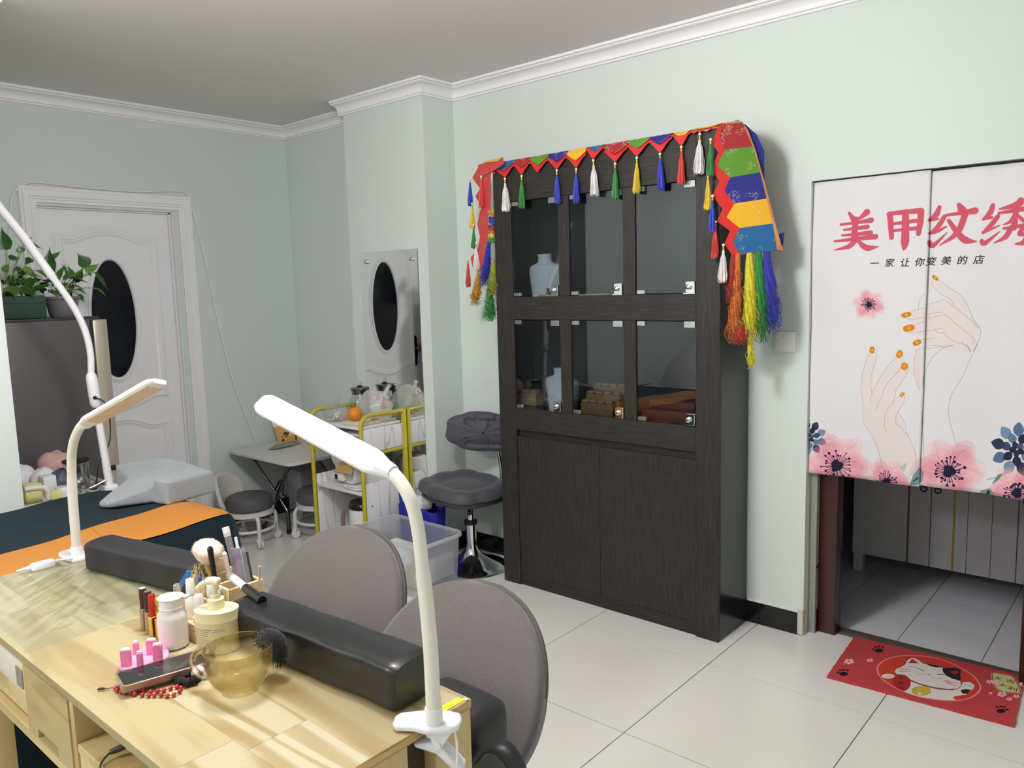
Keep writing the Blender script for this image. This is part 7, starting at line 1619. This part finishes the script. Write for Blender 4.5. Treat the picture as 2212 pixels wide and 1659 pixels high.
# black-handled clear brush leaning over the front edge
w0, w1 = Vector(at(497, 1243, y=-2.278)), Vector(at(568, 1322, y=-2.300)); w1.z = max(w1.z, TT+.092)
cbz = thing('capped_brush', 'clear capped brush with black handle leaning over the organizer front', 'brush', tuple((w0+w1)/2))
for t0, t1, r0, r1, mt, pn in ((.10, .52, .0085, .0085, M('clear_brush_cap', (228, 228, 232), .15, spec=.6), 'clear_cap'), (.5, 1, .0095, .0105, blkp, 'handle'), (0, .12, .009, .0085, ct_, 'cap_end')): MB().tube([tuple(w0+(w1-w0)*t0), tuple(w0+(w1-w0)*t1)], [r0, r1], 14).build(pn, mt, cbz)
stick('orange_stick', 'short wooden stick in the right corner of the organizer', 'stick', (-.396, -2.214, TB_), at(561, 1223, y=-2.21), [(0, 1, .0028, .0026, M('stick_wood', (210, 180, 128), .6), 'shaft')])
# blue file and tweezers hooked at the left end of the organiser
f0, f1 = Vector(at(372, 1284, y=-2.312)), Vector(at(410, 1232, y=-2.290)); fe = Vector((RGT[0], RGT[1], 0)).normalized()
bf = thing('blue_file', 'bright blue nail file leaning on the left end of the organizer', 'nail file', tuple(f0))
f0.z = TT+.006+.0; slab(f0-fe*.007, fe*.014, (f1-f0), .004, 'blade', M('bright_blue', (52, 132, 226), .4), bf)
tws = M('tweezer_steel', (186, 182, 170), .18, metal=1)
for i, (lbl, t0, t1, b0_) in enumerate((('steel tweezers leaning on the organizer, behind the blue file', (424, 1222), (426, 1222), (402, 1300)), ('steel tweezers with a blue grip hanging on the organizer end', (432, 1228), (434, 1228), (441, 1296)))):
    yy = -2.300 if i == 0 else -2.2985; tt_ = Vector(at(*t0, y=yy)); bb_ = Vector(at(*b0_, y=yy)); bb_.z = max(bb_.z, TT+.004)
    tw_ = thing('tweezers', lbl, 'tweezers', tuple(bb_), None)
    for s_ in (-1, 1):
        q = fe*(.0045*s_); MB().tube(smooth_path([tuple(bb_+q*.5), tuple(bb_*.5+tt_*.5+q*1.6), tuple(tt_+q*.4), tuple(tt_+Vector((0, 0, .003)))], 5), [.0008]*5+[.0026]*6+[.002]*5, 6).build('arm', tws, tw_)
    if i: slab(bb_*.55+tt_*.45-fe*.006, fe*.008, (tt_-bb_)*.28, .003, 'grip', M('blue_grip', (40, 84, 190), .4), tw_)
# scissors handles
sc0 = Vector(at(440, 1222, y=-2.262))
scs = thing('nail_scissors', 'steel nail scissors with round handles in the organizer', 'scissors', (-.53, -2.255, TB_))
for k in (-1, 1): MB().tube([tuple(sc0+fe*(.009*k)+fe*(.008*math.cos(t))+Vector((0, 0, .011*math.sin(t)-.008))) for t in np.linspace(0, 2*PI, 18, endpoint=False)], .0022, 7, closed=True).tube([tuple(sc0+fe*.009*k+Vector((0, 0, -.018))), (-.528+.002*k, -2.255, TB_)], [.0025, .0015], 6).build('blade', tws, scs)
stick('dark_pencil', 'dark short pencil behind the powder brush handle', 'pencil', (-.495, -2.24, TB_), at(452, 1228, y=-2.25), [(0, 1, .0055, .0055, M('plum_pencil', (72, 40, 48), .4), 'barrel')])
# low birch tray with small bottles in front of the organiser
lt = thing('birch_tray', 'low birch tray holding small white bottles, right of the squeeze bottle', 'tray', (-.40, -2.35, TT))
BX_0, BX_1, BY_0, BY_1 = -.520, -.345, -2.392, -2.300
MB().rbox(BX_0, BX_1, BY_0, BY_1, TT+.0004, TT+.006, .001, 1).build('bottom', birch, lt)
for a, b, c, d in ((BX_0, BX_1, BY_0, BY_0+.006), (BX_0, BX_1, BY_1-.006, BY_1), (BX_1-.006, BX_1, BY_0+.006, BY_1-.006), (BX_0, BX_0+.006, BY_0+.006, BY_1-.006)): MB().rbox(a, b, c, d, TT+.006, TT+.040, .001, 1).build('side', birch, lt)
wcap = M('white_polish_cap', (226, 222, 220), .35); cgl = glassmat('bottle_glass', (224, 226, 226), 0, 1, .35, (222, 220, 216))
def bottle(label, x, y, r, hb, hc, body, cap, grp='small bottles in the birch tray'):
    t = thing('polish_bottle', label, 'bottle', (x, y, TT+.0065), grp)
    MB().lathe([(r*.9, 0), (r, .002), (r, hb*.8), (r*.5, hb), (r*.5, hb+.003)], (x, y, TT+.0065), 20).build('bottle_body', body, t)
    MB().lathe([(r*.72, hb), (r*.66, hb+hc-.002), (r*.55, hb+hc), (.001, hb+hc)], (x, y, TT+.0065), 20).build('bottle_cap', cap, t); return t
bottle('white capped bottle just right of the squeeze bottle rim', -.392, -2.356, .0145, .038, .040, wcap, wcap)
bottle('short white capped bottle beside the pump bottle collar', -.362, -2.352, .0120, .034, .020, wcap, wcap)
bottle('clear glass bottle behind the pump nozzle', -.410, -2.318, .0125, .060, .025, cgl, M('clear_cap', (216, 216, 214), .2))
bottle('second clear glass bottle, nearer the organizer front', -.372, -2.318, .0105, .055, .028, cgl, chrome)
bottle('tall nozzle bottle, its white tip above the squeeze bottle', -.470, -2.335, .0135, .055, .034, wpl, wpl)
bottle('small white bottle behind the gold lipsticks', -.502, -2.350, .0115, .052, .022, wcap, M('silver_cap', (206, 200, 190), .2, metal=.8))
